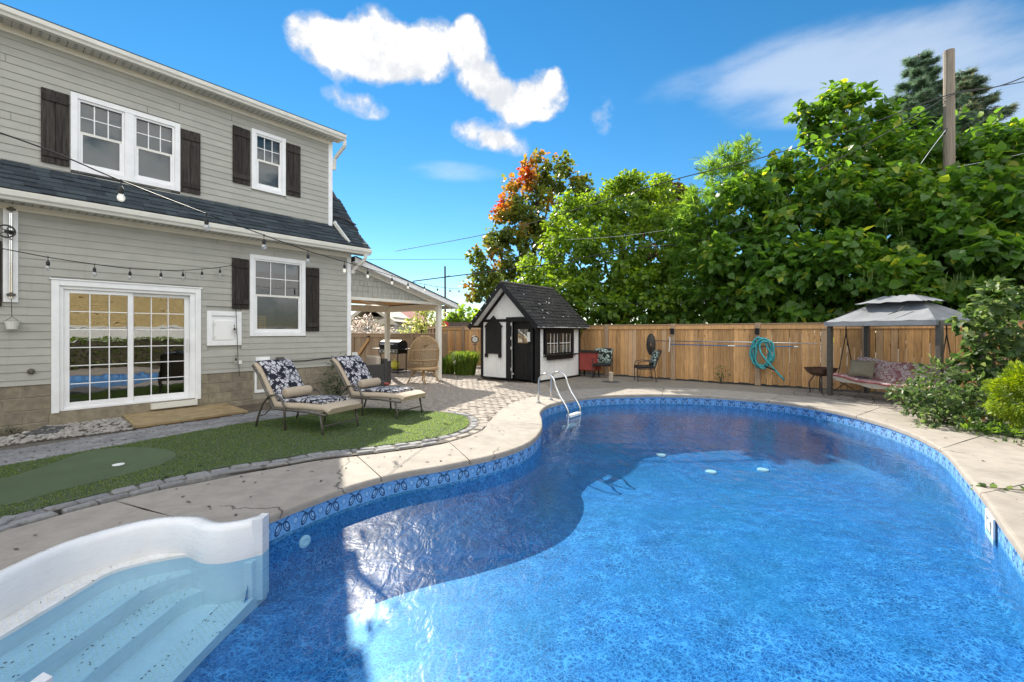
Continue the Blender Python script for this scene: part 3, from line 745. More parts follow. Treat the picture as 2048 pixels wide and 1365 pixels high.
# cobble edging in two rows round the turf
edge = struct(thing('cobble_edging', (0, 0, 0), 'double row of grey cobbles bordering the turf', 'edging')); del edge['category']
sheet('edging_bed', m_['joint'], [p for p in tl] + [p + Vector((0, 0, 0)) for p in reversed([q + (q - Vector((-4, 8, 0))).normalized() * .30 for q in tl])], .002)
def cobble(c, t, L, W, h=.014):
    t = Vector((t.x, t.y, 0)).normalized(); nn = Vector((-t.y, t.x, 0)); j = lambda: R.uniform(-.012, .012)
    P = [c - t * (L / 2 + j()) - nn * (W / 2 + j()), c + t * (L / 2 + j()) - nn * (W / 2 + j()), c + t * (L / 2 + j()) + nn * (W / 2 + j()), c - t * (L / 2 + j()) + nn * (W / 2 + j())]
    mb = MB(); zt = h + R.uniform(-.006, .008)
    lo = [Vector((p.x, p.y, -.03)) for p in P]; mid = [Vector((p.x, p.y, zt - .012)) for p in P]; ce = sum(P, Vector()) / 4
    top = [Vector((p.x, p.y, zt)) + (ce - p) * .14 for p in P]
    for p in top: p.z = zt + R.uniform(-.004, .004)
    mb.grid([lo + lo[:1], mid + mid[:1], top + top[:1]]); mb.poly(top); return mb
def row_along(path, off, L, W, parent, m, name='cobble', skip=0.0):
    acc = 0; nxt = L / 2
    for a, b in zip(path, path[1:]):
        d = (b - a).length
        while acc + d >= nxt:
            t = (nxt - acc) / d; p = a.lerp(b, t); tt = (b - a).normalized(); nn = Vector((tt.y, -tt.x, 0))
            l2 = L * R.uniform(.85, 1.08)
            if R.random() >= skip: cobble(p + nn * off, tt, l2 - .02, W - .018).build(name, m, parent)
            nxt += l2
        acc += d
edl = tl[4:]
row_along(edl, .085, .215, .125, edge, m_['pathpaver']); 
row_along(edl[:50], .215, .27, .10, edge, m_['pathpaver']); row_along(edl[50:], .235, .22, .14, edge, m_['paver'])
tu_r = list(reversed(tu))
# grey paver path between the turf and the house
ph = struct(thing('paver_path', (0, 0, 0), 'narrow grey paver path beside the house wall', 'path')); del ph['category']
path_lo = [Vector((-7.6, 2.6, 0)), U(-150, 965), U(0, 936), U(150, 909), U(300, 882), U(400, 864), U(480, 850), U(560, 839), U(640, 829)]
path_hi = [Vector((-8.5, 3.3, 0)), U(-150, 925), U(0, 893), U(100, 880), U(200, 868), U(300, 855), U(420, 840), U(500, 826), U(600, 812)]
sheet('path_bed', m_['joint'], path_lo + list(reversed(path_hi)), -.012)
poly_p = path_lo + list(reversed(path_hi))
ax = (U(480, 850) - U(0, 936)); ax.z = 0; ax.normalize(); an = Vector((-ax.y, ax.x, 0)); org = U(0, 936)
for r_ in range(-1, 9):
    for k in range(-24, 32):
        c = org + ax * ((k + (.5 if r_ % 2 else 0)) * .205) + an * (r_ * .108 + .05)
        if inside((c.x, c.y), poly_p): cobble(c, ax, .195, .10, .008).build('paver', m_['pathpaver'], ph)
# river stones by the door and the dark slab at the wall
rs = np.random.RandomState(5)
mb = MB(); gpoly = [U(-40, 900), U(80, 882), U(215, 866), U(275, 858), U(255, 838), U(205, 832), U(120, 846), U(40, 870), U(-40, 880)]
sheet('gravel_bed', m_['soil'], gpoly, -.008)
xs = [p.x for p in gpoly]; ys = [p.y for p in gpoly]; cnt = 0
big = thing('river_stone_bed', U(150, 862), 'bed of pale grey river stones below the sliding door', 'stone bed')
while cnt < 900:
    x, y = rs.uniform(min(xs), max(xs)), rs.uniform(min(ys), max(ys))
    if not inside((x, y), gpoly): continue
    cnt += 1; r = rs.uniform(.016, .042); a = rs.uniform(0, 6.28); ang = rs.uniform(.5, 1)
    one = mb if cnt > 110 else MB()
    if cnt <= 110: r *= 1.25
    prof = [(r * .7, -.008), (r, r * .22), (r * .75, r * .5), (r * .25, r * .62)]
    i0 = len(one.v); one.lathe((0, 0, 0), prof, 6)
    for v in one.v[i0:]:
        q = Vector((v.x, v.y * ang, v.z * rs.uniform(.8, 1.2))); q.rotate(Quaternion((0, 0, 1), a)); q += Vector((x, y, rs.uniform(-.004, .006) * 0)); v[:] = q
    if cnt <= 110: one.build('stone', m_['gravel'], big)
o = mb.build('small_stones', m_['gravel'], big); o['kind'] = 'stuff'
p = U(75, 868); mb = MB(); mb.slab([U(42, 874) , U(120, 868), U(128, 856), U(88, 856)][::1], (0, 0, .025)); tag(mb.build('slate_slab', m_['slate']), 'flat dark slate slab lying among the river stones', 'slab')
p = U(216, 836)
mb = MB(); mb.lathe(p, [(.06, 0), (.085, .03), (.07, .075), (.03, .09)], 7)
for v in mb.v: v += Vector((R.uniform(-.012, .012), R.uniform(-.012, .012), 0))
tag(mb.build('black_rock', m_['rock']), 'small black rock against the foundation under the sliding door', 'rock')

# paved patio between house, shed and pool, in house-parallel courses
pat = struct(thing('paved_patio', (0, 0, 0), 'beige paver patio between porch and shed', 'patio')); del pat['category']
pat_poly = [U(640, 829), U(740, 818), U(830, 822), U(890, 826), U(930, 833), U(944, 846), U(965, 852), U(990, 828), U(1012, 812), U(1047, 797), U(1112, 784), U(1085, 768), U(950, 762), U(975, 742), U(940, 731), U(740, 731), U(690, 745), U(600, 812)]
sheet('patio_bed', m_['sandjoint'], pat_poly, -.014)
fine = MB(); near = []
pc = U(940, 800)
bb = [(p.dot(DV), p.dot(NV)) for p in pat_poly]
e0, e1, q0, q1 = min(b[0] for b in bb), max(b[0] for b in bb), min(b[1] for b in bb), max(b[1] for b in bb)
r_ = 0; e = e0
while e < e1:
    q = q0 - (.11 if r_ % 2 else 0)
    while q < q1:
        c = DV * (e + .055) + NV * (q + .11)
        if inside((c.x, c.y), pat_poly): near.append(c)
        q += .22
    e += .11; r_ += 1
near.sort(key=lambda c: c.y)
for i, c in enumerate(near):
    mb = cobble(c, NV, .213, .104, .004)
    if i < 290: mb.build('paver', m_['paver'], pat)
    else:
        b = len(fine.v); fine.v += mb.v; fine.f += [tuple(x + b for x in f) for f in mb.f]
o = fine.build('far_pavers', m_['paver'], pat); o['kind'] = 'stuff'
back_poly = [outr[i] for i in range(sig(1112, 784), sig(1560, 789) + 1)]
sheet('patio_concrete', m_['patioconc'], [U(1085, 768), ] + back_poly + [FD(-1.6, 13.75, 0), FD(-10.5, 13.75, 0), U(1010, 745)], -.004)
# broad pavers along the right side, tree shade put into their colour
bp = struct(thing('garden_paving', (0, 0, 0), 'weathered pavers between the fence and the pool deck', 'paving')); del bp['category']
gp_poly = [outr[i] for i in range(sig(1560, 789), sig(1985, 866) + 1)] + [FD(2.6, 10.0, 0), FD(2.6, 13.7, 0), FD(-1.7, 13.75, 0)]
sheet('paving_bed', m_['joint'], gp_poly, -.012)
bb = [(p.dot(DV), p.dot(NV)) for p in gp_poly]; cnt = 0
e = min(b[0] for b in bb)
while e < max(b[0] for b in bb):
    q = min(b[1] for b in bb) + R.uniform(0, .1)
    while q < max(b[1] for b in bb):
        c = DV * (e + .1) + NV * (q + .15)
        if inside((c.x, c.y), gp_poly) and cnt < 290: cnt += 1; cobble(c, NV, .29, .185, .006).build('paver', m_['shadepaver'], bp)
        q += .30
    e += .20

# ================================================================== HOUSE
house = thing('house', H(-4.5, 0, 0), 'two storey house in greige lap siding with dark shutters', 'house')
TD = -.25                                   # plane of the upper (dormer) wall
SL = -9.5                                   # how far the house runs to the left
def cut(s0, s1, z0, z1, holes):
    """pieces of a board row left over between the openings"""
    seg = [(s0, s1)]
    for (a, b, c, d) in holes:
        if c < z1 - .01 and d > z0 + .01:
            seg = [q for (x, y) in seg for q in ((x, min(y, a)), (max(x, b), y)) if q[1] - q[0] > .02]
    return seg
def lap(s0, s1, t, z0, z1, ztop, name='siding_board'):
    mb = MB(); lo, hi = .016, .005
    mb.hexa([H(s0, t - .01, z0), H(s0, t + lo, z0), H(s1, t + lo, z0), H(s1, t - .01, z0), H(s0, t - .01, z1), H(s0, t + hi, z1), H(s1, t + hi, z1), H(s1, t - .01, z1)])
    return mb.build(name, m_['siding'], house)
def boards(s0, s1, t, zs, holes):
    for z0, z1 in zip(zs, zs[1:]):
        for (a, b) in cut(s0, s1, z0, z1, holes):
            x = a
            while x < b - .01:
                y = min(b, x + R.uniform(2.6, 4.2))
                if b - y < .6: y = b
                lap(x, y - (.006 if y < b else 0), t, z0, z1, z1); x = y
door = (S(102), S(401), .22, Z(102, 559.1))
win = (S(498.8), S(610), 1.40, Z(498.8, 508.4))
hatch = (S(413), S(482), Z(413, 692), Z(413, 622))
zs = [.672] + [.753 + .125 * k for k in range(0, 21)] ; zs = [z for z in zs if z < 3.33] + [3.335]
boards(SL, -.085, 0, zs, [door, win, hatch])
dw = (S(140.6, TD), S(359.9, TD), Z(140.6, 340, TD), Z(140.6, 183.5, TD))
sw = (S(502.2, TD), S(570.8, TD), Z(502.2, 377.7, TD), Z(502.2, 256.4, TD))
sD = S(663, TD)
zs = [4.02 + .125 * k for k in range(0, 17)]; zs = [z for z in zs if z < 6.1] + [6.105]
boards(SL, sD - .09, TD, zs, [dw, sw])
# wall cores behind the boards, left open at the glazed openings
core = MB()
def coreseg(s0, s1, t0, t1, z0, z1, holes):
    cur = s0
    for (a, b, c, d) in sorted(holes):
        core.house(cur, a, t0, t1, z0, z1); core.house(a, b, t0, t1, z0, c) if c > z0 + .01 else None; core.house(a, b, t0, t1, d, z1); cur = b
    core.house(cur, s1, t0, t1, z0, z1)
coreseg(SL, -.02, -.12, -.012, 0.02, 3.42, [door, win]); coreseg(SL, sD - .01, TD - .12, TD - .012, 3.9, 6.2, [dw, sw])
core.house(-.12, -.015, -7, -.13, .02, 3.4); core.house(sD - .12, sD - .012, -4, TD - .13, 3.9, 6.2)
core.build('wall', m_['siding'], house)
rm = MB()
for (a, b, c, d), t in ((door, 0), (win, 0), (dw, TD), (sw, TD)):
    dep = 2.8 if (a, b) == door[:2] else (1.6 if t == 0 else .30)
    rm.poly([H(a, t - dep, c), H(b, t - dep, c), H(b, t - dep, d), H(a, t - dep, d)]); rm.poly([H(a, t - .12, c), H(a, t - dep, c), H(a, t - dep, d), H(a, t - .12, d)])
    rm.poly([H(b, t - .12, d), H(b, t - dep, d), H(b, t - dep, c), H(b, t - .12, c)]); rm.poly([H(a, t - .12, c), H(b, t - .12, c), H(b, t - dep, c), H(a, t - dep, c)]); rm.poly([H(a, t - .12, d), H(a, t - dep, d), H(b, t - dep, d), H(b, t - .12, d)])
rm.build('room', m_['room'], house)
def hb(name, mat, s0, s1, t0, t1, z0, z1, par=None, bevel=0): return MB().house(s0, s1, t0, t1, z0, z1).build(name, m_[mat], par or house, bevel=bevel)
# corner boards, frieze, soffit and gutters
hb('corner_board', 'trim', -.085, .018, -.02, .022, .655, 3.335); hb('corner_board', 'trim', .0, .022, -.12, -.022, .655, 3.335)
hb('corner_board', 'trim', sD - .09, sD + .012, TD - .02, TD + .024, 4.0, 6.105)
hb('frieze_board', 'cream', SL, .02, -.01, .024, 3.335, 3.425); hb('frieze_board', 'cream', SL, sD + .014, TD - .01, TD + .026, 6.105, 6.205)
def gutter(s0, s1, t, z):
    prof = [(0, 0), (.085, .0), (.10, .035), (.125, .06), (.135, .125), (.12, .13), (.105, .07), (.02, .03), (.0, .135)]
    mb = MB(); mb.grid([[H(s0, t + a, z + b) for a, b in prof], [H(s1, t + a, z + b) for a, b in prof]])
    mb.poly([H(s1, t + a, z + b) for a, b in prof]); mb.poly([H(s0, t + a, z + b) for a, b in reversed(prof)])
    return mb.build('gutter', m_['gutter'], house)
gutter(SL, .345, .30, 3.415); gutter(SL, S(693, .15), .03, 6.185)
def soffit(s0, s1, t0, t1, z):
    par = hb('soffit', 'soffit', s0, s1, t0, t1, z, z + .02); mb = MB(); s = s0 + .1
    while s < s1 - .05:
        mb.house(s, s + .006, t0 + .005, t1 - .005, z - .006, z - .001); 
        for q in range(3): mb.house(s + .08, s + .12, t0 + .06 + q * .07, t0 + .075 + q * .07, z - .004, z - .0012)
        s += .20
    o = mb.build('vent_slots', m_['room'], par); o['kind'] = 'stuff'
soffit(SL, .33, .025, .32, 3.425); soffit(SL, S(693, .15) - .01, TD + .028, .04, 6.2)
hb('fascia', 'cream', SL, .34, .285, .30, 3.43, 3.555); hb('fascia', 'cream', SL, S(693, .15) - .005, .015, .03, 6.21, 6.315)
# lower roof: shingle courses from the eave up behind the upper wall, and the slope past its end
prof = [(.38, 3.575), (-.20, 4.07), (-.49, 4.42), (-.93, 4.92), (-1.52, 5.55), (-1.95, 6.0), (-4.6, 6.9)]
def on_roof(d):
    for (a, b), (c, e) in zip(prof, prof[1:]):
        L = math.hypot(c - a, e - b)
        if d <= L: return a + (c - a) * d / L, b + (e - b) * d / L
        d -= L
    return prof[-1]
deckm = MB()
deckm.grid([[H(SL, t, z - .03) for t, z in prof], [H(.32, t, z - .03) for t, z in prof]])
deckm.grid([[H(SL, t - .14, z - .14) for t, z in prof], [H(.32, t - .14, z - .14) for t, z in prof]])
deckm.grid([[H(.32, t, z - .03) for t, z in prof], [H(.32, t - .14, z - .14) for t, z in prof]])
roof = deckm.build('roof', m_['darkroof'], house)
rest = MB(); nsh = 0
for k in range(0, 15):
    d = k * .142; s = SL + (k % 3) * .11
    t0, z0 = on_roof(d); t1, z1 = on_roof(d + .142); smax = .345
    while s < smax:
        w = R.choice((.16, .22, .30, .34, .26)); e = min(s + w, smax); th = R.choice((.008, .016, .02))
        vis = (k <= 5 and s > -6.3) or s > -.7
        P = [H(s, t0 + .004, z0), H(e - .003, t0 + .004, z0), H(e - .003, t1, z1), H(s, t1, z1)]
        up = Vector((0, 0, 1)) * th + NV * th * .6
        tgt = MB() if (vis and nsh < 290) else rest
        tgt.hexa(P + [P[0] + up, P[1] + up, P[2] + up * .3, P[3] + up * .3])
        if tgt is not rest: tgt.build('shingle', m_['shingle'], roof); nsh += 1
        s += w
o = rest.build('far_shingles', m_['shingle'], roof); o['kind'] = 'stuff'
hb('drip_edge', 'cream', SL, .35, .36, .385, 3.545, 3.566)
# upper roof over the dormer
mb = MB(); sE = S(693, .15) + .01
mb.hexa([H(SL, .13, 6.315), H(sE, .13, 6.315), H(sE, -4.6, 7.3), H(SL, -4.6, 7.3), H(SL, .13, 6.345), H(sE, .13, 6.345), H(sE, -4.6, 7.33), H(SL, -4.6, 7.33)])
mb.build('dormer_roof', m_['shingle'], house)
mb = MB(); mb.poly([H(sD, TD, 6.2), H(sD, -4.6, 6.9), H(sD, -4.6, 7.3), H(sD, TD, 6.3)]); mb.build('dormer_cheek', m_['siding'], house)
# downspouts
def spout(pts, name='downspout'):
    mb = MB()
    for a, b in zip(pts, pts[1:]): mb.bar(a, b, .055, .075)
    return mb.build(name, m_['gutter'], house, bevel=.006)
spout([H(sD + .16, .09, 6.19), H(sD + .16, .08, 6.06), H(sD + .05, TD + .06, 5.78), H(sD + .045, TD + .05, 5.5)])
spout([H(sD + .05, TD + .05, 4.22), H(sD + .06, TD + .10, 4.14), H(sD + .16, .28, 3.66)])
spout([H(.20, .37, 3.42), H(.20, .36, 3.30), H(.06, .06, 3.04), H(.05, .05, 2.95)])
spout([H(.045, .10, .98), H(.06, .10, .30)]); 
MB().tube([H(.09, .12, .30), H(.09, .12, .78), H(.10, .10, .88), H(.15, .02, .94), H(.2, -.06, .92)], .045, 10).build('vent_pipe', m_['plastic'], house, smooth=True)
MB().tube([H(SL + 9.86, -.3, 4.28), H(.1, -.42, 4.42), H(-.35, -.46, 4.44)], .02, 8).build('roof_pipe', m_['darkroof'], house)
MB().tube([H(.33, -.30, 4.22), H(.33, -.20, 4.12)], .03, 8).build('roof_cable', m_['darkroof'], house)

def window(s0, s1, z0, z1, t, mull=0, blind=0):
    w = hb('window', 'trim', s0, s1, t - .10, t - .085, z0, z1) if False else None
    tr = .085
    mb = MB()
    for a, b, c, d in ((s0, s0 + tr, z0, z1), (s1 - tr, s1, z0, z1), (s0 + tr, s1 - tr, z1 - tr, z1), (s0 + tr, s1 - tr, z0, z0 + tr)): mb.house(a, b, t - .02, t + .032, c, d)
    w = mb.build('window', m_['trim'], house, bevel=.004)
    bays = [(s0 + tr, s1 - tr)]
    if mull:
        m = (s0 + s1) / 2; MB().house(m - .065, m + .065, t - .05, t + .028, z0 + tr, z1 - tr).build('mullion', m_['trim'], w, bevel=.004); bays = [(s0 + tr, m - .065), (m + .065, s1 - tr)]
    for a, b in bays:
        zb, zt = z0 + tr, z1 - tr; zm = (zb + zt) / 2 + .01
        f = MB()
        for q in ((a, a + .035, zb, zt), (b - .035, b, zb, zt), (a + .035, b - .035, zt - .035, zt), (a + .035, b - .035, zb, zb + .04)): f.house(q[0], q[1], t - .06, t + .008, q[2], q[3])
        f.build('frame', m_['trim'], w, bevel=.003)
        a2, b2 = a + .035, b - .035
        MB().house(a2, b2, t - .045, t - .004, zm - .022, zm + .022).build('meeting_rail', m_['gutter'], w)
        for zz0, zz1, tt, grid in ((zm + .022, zt - .035, t - .034, True), (zb + .04, zm - .022, t - .020, False)):
            if grid:
                mb = MB(); wd = .016
                for k in (1, 2): x = a2 + (b2 - a2) * k / 3; mb.house(x - wd / 2, x + wd / 2, tt + .003, tt + .012, zz0, zz1)
                zc = (zz0 + zz1) / 2
                for k in range(3):
                    xa = a2 + (b2 - a2) * k / 3 + wd / 2; xb = a2 + (b2 - a2) * (k + 1) / 3 - wd / 2; mb.house(xa, xb, tt + .003, tt + .012, zc - wd / 2, zc + wd / 2)
                mb.build('muntin', m_['trim'], w)
            else:
                fr2 = MB()
                for q in ((a2, a2 + .03, zz0, zz1), (b2 - .03, b2, zz0, zz1), (a2 + .03, b2 - .03, zz0, zz0 + .03)): fr2.house(q[0], q[1], t - .03, t - .002, q[2], q[3])
                fr2.build('sash', m_['trim'], w)
            MB().poly([H(a2, tt, zz0), H(b2, tt, zz0), H(b2, tt, zz1), H(a2, tt, zz1)]).build('pane', m_['glass'], w)
        if blind: MB().house(a2, b2, t - .14, t - .13, zt - blind * (zt - zb), zt).build('blind', m_['blind'], w)
    return w
window(*dw[:2], *dw[2:], TD, mull=1, blind=.98); window(*sw[:2], *sw[2:], TD, blind=.98)
lw = window(*win[:2], *win[2:], 0, blind=.16)
mb = MB(); a0 = win[0] + .13; z0 = 1.55
for k in range(6):
    mb.house(a0 + k * .05, a0 + k * .05 + .022, -.22, -.205, z0, z0 + .30); mb.house(a0, a0 + .272, -.205, -.19, z0 + k * .052, z0 + k * .052 + .022)
mb.build('lattice', m_['lattice'], lw)
def shutter(s0, s1, z0, z1, t):
    mb = MB(); sh = None; n = 2; w = (s1 - s0) / n
    sh = MB().house(s0 + .01, s1 - .01, t + .016, t + .022, z0 + .01, z1 - .01).build('shutter', m_['shutter'], house)
    for k in range(n): MB().house(s0 + k * w + .002, s0 + (k + 1) * w - .003, t + .022, t + .042, z0 + R.uniform(0, .006), z1 - R.uniform(0, .012)).build('plank', m_['shutter'], sh, bevel=.002)
    for zz in (z0 + .10, z1 - .20): MB().house(s0 + .012, s1 - .012, t + .042, t + .062, zz, zz + .10).build('batten', m_['shutter'], sh, bevel=.003)
def pxshut(x0, y0, x1, y1, t): shutter(S(x0, t + .03), S(x1, t + .03), Z(x0, y1, t + .03), Z(x0, y0, t + .03), t)
pxshut(81.5, 172.7, 139, 323, TD); pxshut(361, 255.8, 401, 383, TD); pxshut(465.3, 249.8, 500.5, 364.5, TD); pxshut(571.5, 284.3, 601, 389.3, TD)
pxshut(464, 515, 498, 618, 0); pxshut(611, 534, 638.5, 663, 0); pxshut(-30, 478, 4, 612, 0)
# sliding door
a, b, c, d = door
dr = MB()
for q in ((a, a + .09, c - .02, d), (b - .09, b, c - .02, d), (a + .09, b - .09, d - .09, d)): dr.house(q[0], q[1], -.03, .036, q[2], q[3])
drip = MB().house(a - .02, b + .02, -.01, .05, d + .001, d + .022)
sd = dr.build('sliding_door', m_['trim'], house, bevel=.004); drip.build('drip_cap', m_['trim'], sd)
fa0, fb0 = S(120), S(387); fm = S(262)
f = MB()
for q in ((a + .09, S(127), c, d - .09), (S(380), b - .09, c, d - .09), (S(127), S(380), d - .14, d - .09), (S(127), S(380), c, c + .035)): f.house(q[0], q[1], -.10, .006, q[2], q[3])
f.build('frame', m_['trim'], sd, bevel=.004)
for (x0, x1, tt) in ((S(127), S(267), -.045), (S(258.5), S(380), -.085)):
    zb, zt = c + .036, d - .141; st = .072
    f = MB()
    for q in ((x0, x0 + st, zb, zt), (x1 - st, x1, zb, zt), (x0 + st, x1 - st, zt - .06, zt), (x0 + st, x1 - st, zb, zb + .09)): f.house(q[0], q[1], tt - .02, tt + .02, q[2], q[3])
    f.build('door_leaf', m_['trim'], sd, bevel=.003)
    g0, g1, y0, y1 = x0 + st, x1 - st, zb + .09, zt - .06
    MB().poly([H(g0, tt, y0), H(g1, tt, y0), H(g1, tt, y1), H(g0, tt, y1)]).build('pane', m_['doorglass'], sd)
    mb = MB(); wd = .014
    for k in (1, 2): x = g0 + (g1 - g0) * k / 3; mb.house(x - wd / 2, x + wd / 2, tt + .003, tt + .011, y0, y1)
    for r_ in range(1, 6):
        zz = y0 + (y1 - y0) * r_ / 6
        for k in range(3): mb.house(g0 + (g1 - g0) * k / 3 + wd / 2, g0 + (g1 - g0) * (k + 1) / 3 - wd / 2, tt + .003, tt + .011, zz - wd / 2, zz + wd / 2)
    mb.build('muntin', m_['trim'], sd)
mb = MB().house(S(373), S(375.5), .0, .04, 1.10, 1.36); mb.build('handle', m_['gutter'], sd, bevel=.004)
hb('sill', 'block', a - .02, b + .02, -.10, .02, .0, .215); hb('threshold', 'gutter', S(300), S(392), .021, .09, .10, .20)
# foundation blocks in courses, recessed joints
hb('foundation', 'mortar', SL, door[0], -.14, -.010, -.05, .672); hb('foundation', 'mortar', door[1], -.005, -.14, -.010, -.05, .672)
for k in range(4):
    z1 = .668 - k * .2; z0 = max(-.04, z1 - .188); x1 = -.006 + (0 if k % 2 else .203)
    while x1 > -8.6:
        for (p, q) in cut(x1 - .394, min(x1, -.006), z0, z1, [(door[0], door[1], -1, .72), (S(508), S(556), .18, .7)]):
            if q - p > .05 and z1 - z0 > .04: MB().house(p, q, -.03, R.uniform(-.002, .004), z0, z1).build('block', m_['block'], house, bevel=.006)
        x1 -= .406
hb('corner_block', 'block', -.40, .0, -.6, -.012, .07, .668)
bw = (S(509), S(555), .20, .668)
w = MB()
for q in ((bw[0], bw[0] + .04, bw[2], bw[3]), (bw[1] - .04, bw[1], bw[2], bw[3]), (bw[0] + .04, bw[1] - .04, bw[2], bw[2] + .06), (bw[0] + .04, bw[1] - .04, bw[3] - .04, bw[3])): w.house(q[0], q[1], -.06, .012, q[2], q[3])
w = w.build('basement_window', m_['trim'], house); MB().poly([H(bw[0] + .04, -.03, bw[2] + .06), H(bw[1] - .04, -.03, bw[2] + .06), H(bw[1] - .04, -.03, bw[3] - .04), H(bw[0] + .04, -.03, bw[3] - .04)]).build('pane', m_['glass'], w)
hb('backing', 'black', bw[0], bw[1], -.12, -.10, bw[2], bw[3], w)
# wall fittings
a, b, c, d = hatch; fr = MB()
for q in ((a, a + .09, c, d), (b - .09, b, c, d), (a + .09, b - .09, d - .09, d), (a + .09, b - .09, c, c + .09)): fr.house(q[0], q[1], -.01, .035, q[2], q[3])
h_ = fr.build('wall_hatch', m_['trim'], house, bevel=.004); hb('hatch_back', 'trim', a + .09, b - .09, -.01, .006, c + .09, d - .09, h_); hb('hatch_door', 'white', a + .12, b - .13, .006, .03, c + .11, d - .19, h_, .005)
hb('hatch_latch', 'gutter', b - .14, b - .10, .03, .05, (c + d) / 2 - .02, (c + d) / 2 + .02, h_)
for zz in (c + .17, d - .26): MB().lathe(H(a + .13, .03, zz), [(.022, 0), (.022, .012)], 8, NV).build('hatch_hinge', m_['gutter'], h_)
p = (S(510.5), S(539), Z(510, 738), Z(510, 715))
v_ = hb('dryer_vent', 'trim', p[0], p[1], .0, .028, p[2], p[3], None, .004); hb('vent_hood', 'plastic', p[0] + .07, p[1] - .05, .028, .10, p[2] + .03, p[3] - .05, v_, .012)
hb('outlet_box', 'bronze', S(551), S(566), .016, .06, Z(551, 726), Z(551, 715))
MB().tube([H(S(567), .03, .86), H(S(585), .03, .835), H(S(610), .03, .83), H(S(640), .03, .855), H(S(665), .03, .865), H(-.02, .03, .872)], .012, 6).build('cable', m_['cord'], house)
sp = H(S(62), .02, Z(62, 743)); mb = MB(); mb.lathe(sp, [(.045, 0), (.045, .012), (.018, .02), (.018, .06)], 10, NV); mb.tube([sp + NV * .06, sp + NV * .09 - Vector((0, 0, .03))], .012, 6); mb.build('spigot', m_['bronze'], house)
# white board carrying the clothesline pulley, far left
pb = hb('pulley_board', 'trim', S(5.5), S(36), .0, .04, Z(20, 605), 3.335, None, .004)
for x in (19.5, 23): MB().tube([H(S(x), .085, Z(20, 598)), H(S(x), .085, 3.27)], .009, 6).build('rod', m_['steel'], pb)
for zz in (Z(20, 420), Z(20, 590)): mb = MB(); mb.house(S(12), S(31), .04, .075, zz - .015, zz + .015); mb.house(S(17), S(26), .04, .11, zz - .03, zz + .03); mb.build('bracket', m_['bronze'], pb, bevel=.004)
zp = Z(12, 466); pc_ = H(S(11), .16, zp); mb = MB()
mb.tube([pc_ + DV * .09 * math.cos(k * PI / 8) + Vector((0, 0, .09 * math.sin(k * PI / 8))) for k in range(17)], .012, 6)
for k in range(5): mb.tube([pc_, pc_ + DV * .09 * math.cos(k * 2 * PI / 5) + Vector((0, 0, .09 * math.sin(k * 2 * PI / 5)))], .006, 5)
mb.bar(pc_, H(S(26), .08, zp), .05, .05); mb.build('pulley', m_['iron'], pb)
pl_ = H(S(23), .10, Z(23, 651)); hp = thing('hanging_pail', pl_ - Vector((0, 0, .06)), 'small grey metal pail hanging on a cord below the pulley board', 'pail')
MB().lathe(pl_ - Vector((0, 0, .06)), [(.055, 0), (.08, .12), (.085, .125), (.075, .12), (.05, .01)], 14).build('pail', m_['gutter'], hp, smooth=False)
MB().tube([pl_ + Vector((0, 0, .05)) - DV * .08, pl_ + Vector((0, 0, .13)), pl_ + Vector((0, 0, .05)) + DV * .08], .004, 5).build('bail', m_['iron'], hp)
MB().tube([pl_ + Vector((0, 0, .13)), H(S(22), .09, Z(22, 598))], .004, 5).build('cord', m_['cord'], hp)
# timber step board below the sliding door
q = [U(270, 853, .06), U(496, 822, .06), U(447, 805, .06), U(243, 828, .06)]
sb = thing('timber_step', sum(q, Vector()) / 4 * 1.0, 'low treated plywood step board lying below the sliding door', 'step board')
MB().slab([p - Vector((0, 0, .03)) for p in q], (0, 0, .03)).build('board', m_['step'], sb, bevel=.003)
MB().slab([p.lerp(sum(q, Vector()) / 4, .06) - Vector((0, 0, .09)) for p in q], (0, 0, .055)).build('sleeper', m_['fencegrey'], sb)

# ------------------------------------------------------------------ porch at the end of the house
TP = -.10
porch = thing('porch', H(1.6, -1.3, 0), 'open porch roof on two pale posts with a shingled gable', 'porch')
def pb_(name, mat, s0, s1, t0, t1, z0, z1, par=None, bevel=0): return MB().house(s0, s1, t0, t1, z0, z1).build(name, m_[mat], par or porch, bevel=bevel)
sP = 3.09; TB = TP - 2.62
for t in (TP, TB):
    po = pb_('post', 'cream', sP - .07, sP + .07, t - .14, t, -.0, 2.31, None, .008)
pb_('beam', 'cream', .03, sP + .07, TP - .14, TP, 2.31, 2.39, None, .006); pb_('beam', 'cream', .03, sP + .07, TB - .14, TB, 2.16, 2.36); pb_('side_beam', 'cream', sP - .07, sP + .069, TB, TP - .14, 2.16, 2.36, None, .006)
MB().bar(H(.5, TP - .2, 2.36), H(sP - .1, TB + .1, 2.36), .10, .08).build('brace', m_['cream'], porch)
pb_('ceiling', 'cedarboard', .03, sP + .06, TB, TP - .02, 2.395, 2.41)
zr = lambda s: 3.31 - .285 * s             # roof line
mb = MB(); mb.slab([H(.03, TP - .05, 2.39), H(sP, TP - .05, 2.39), H(sP, TP - .05, zr(sP) - .0), H(.03, TP - .05, zr(.03) - .02)], NV * .02); mb.build('gable_wall', m_['siding'], porch)
def wedge(s0, s1, zlo, zhi, name, mat, t0, t1):
    """strip following the roof line"""
    mb = MB(); mb.hexa([H(s0, t0, zr(s0) + zlo), H(s0, t1, zr(s0) + zlo), H(s1, t1, zr(s1) + zlo), H(s1, t0, zr(s1) + zlo), H(s0, t0, zr(s0) + zhi), H(s0, t1, zr(s0) + zhi), H(s1, t1, zr(s1) + zhi), H(s1, t0, zr(s1) + zhi)]); return mb.build(name, m_[mat], porch)
wedge(.06, sP + .06, -.16, -.06, 'rake_trim', 'cream', TP - .02, TP + .012)
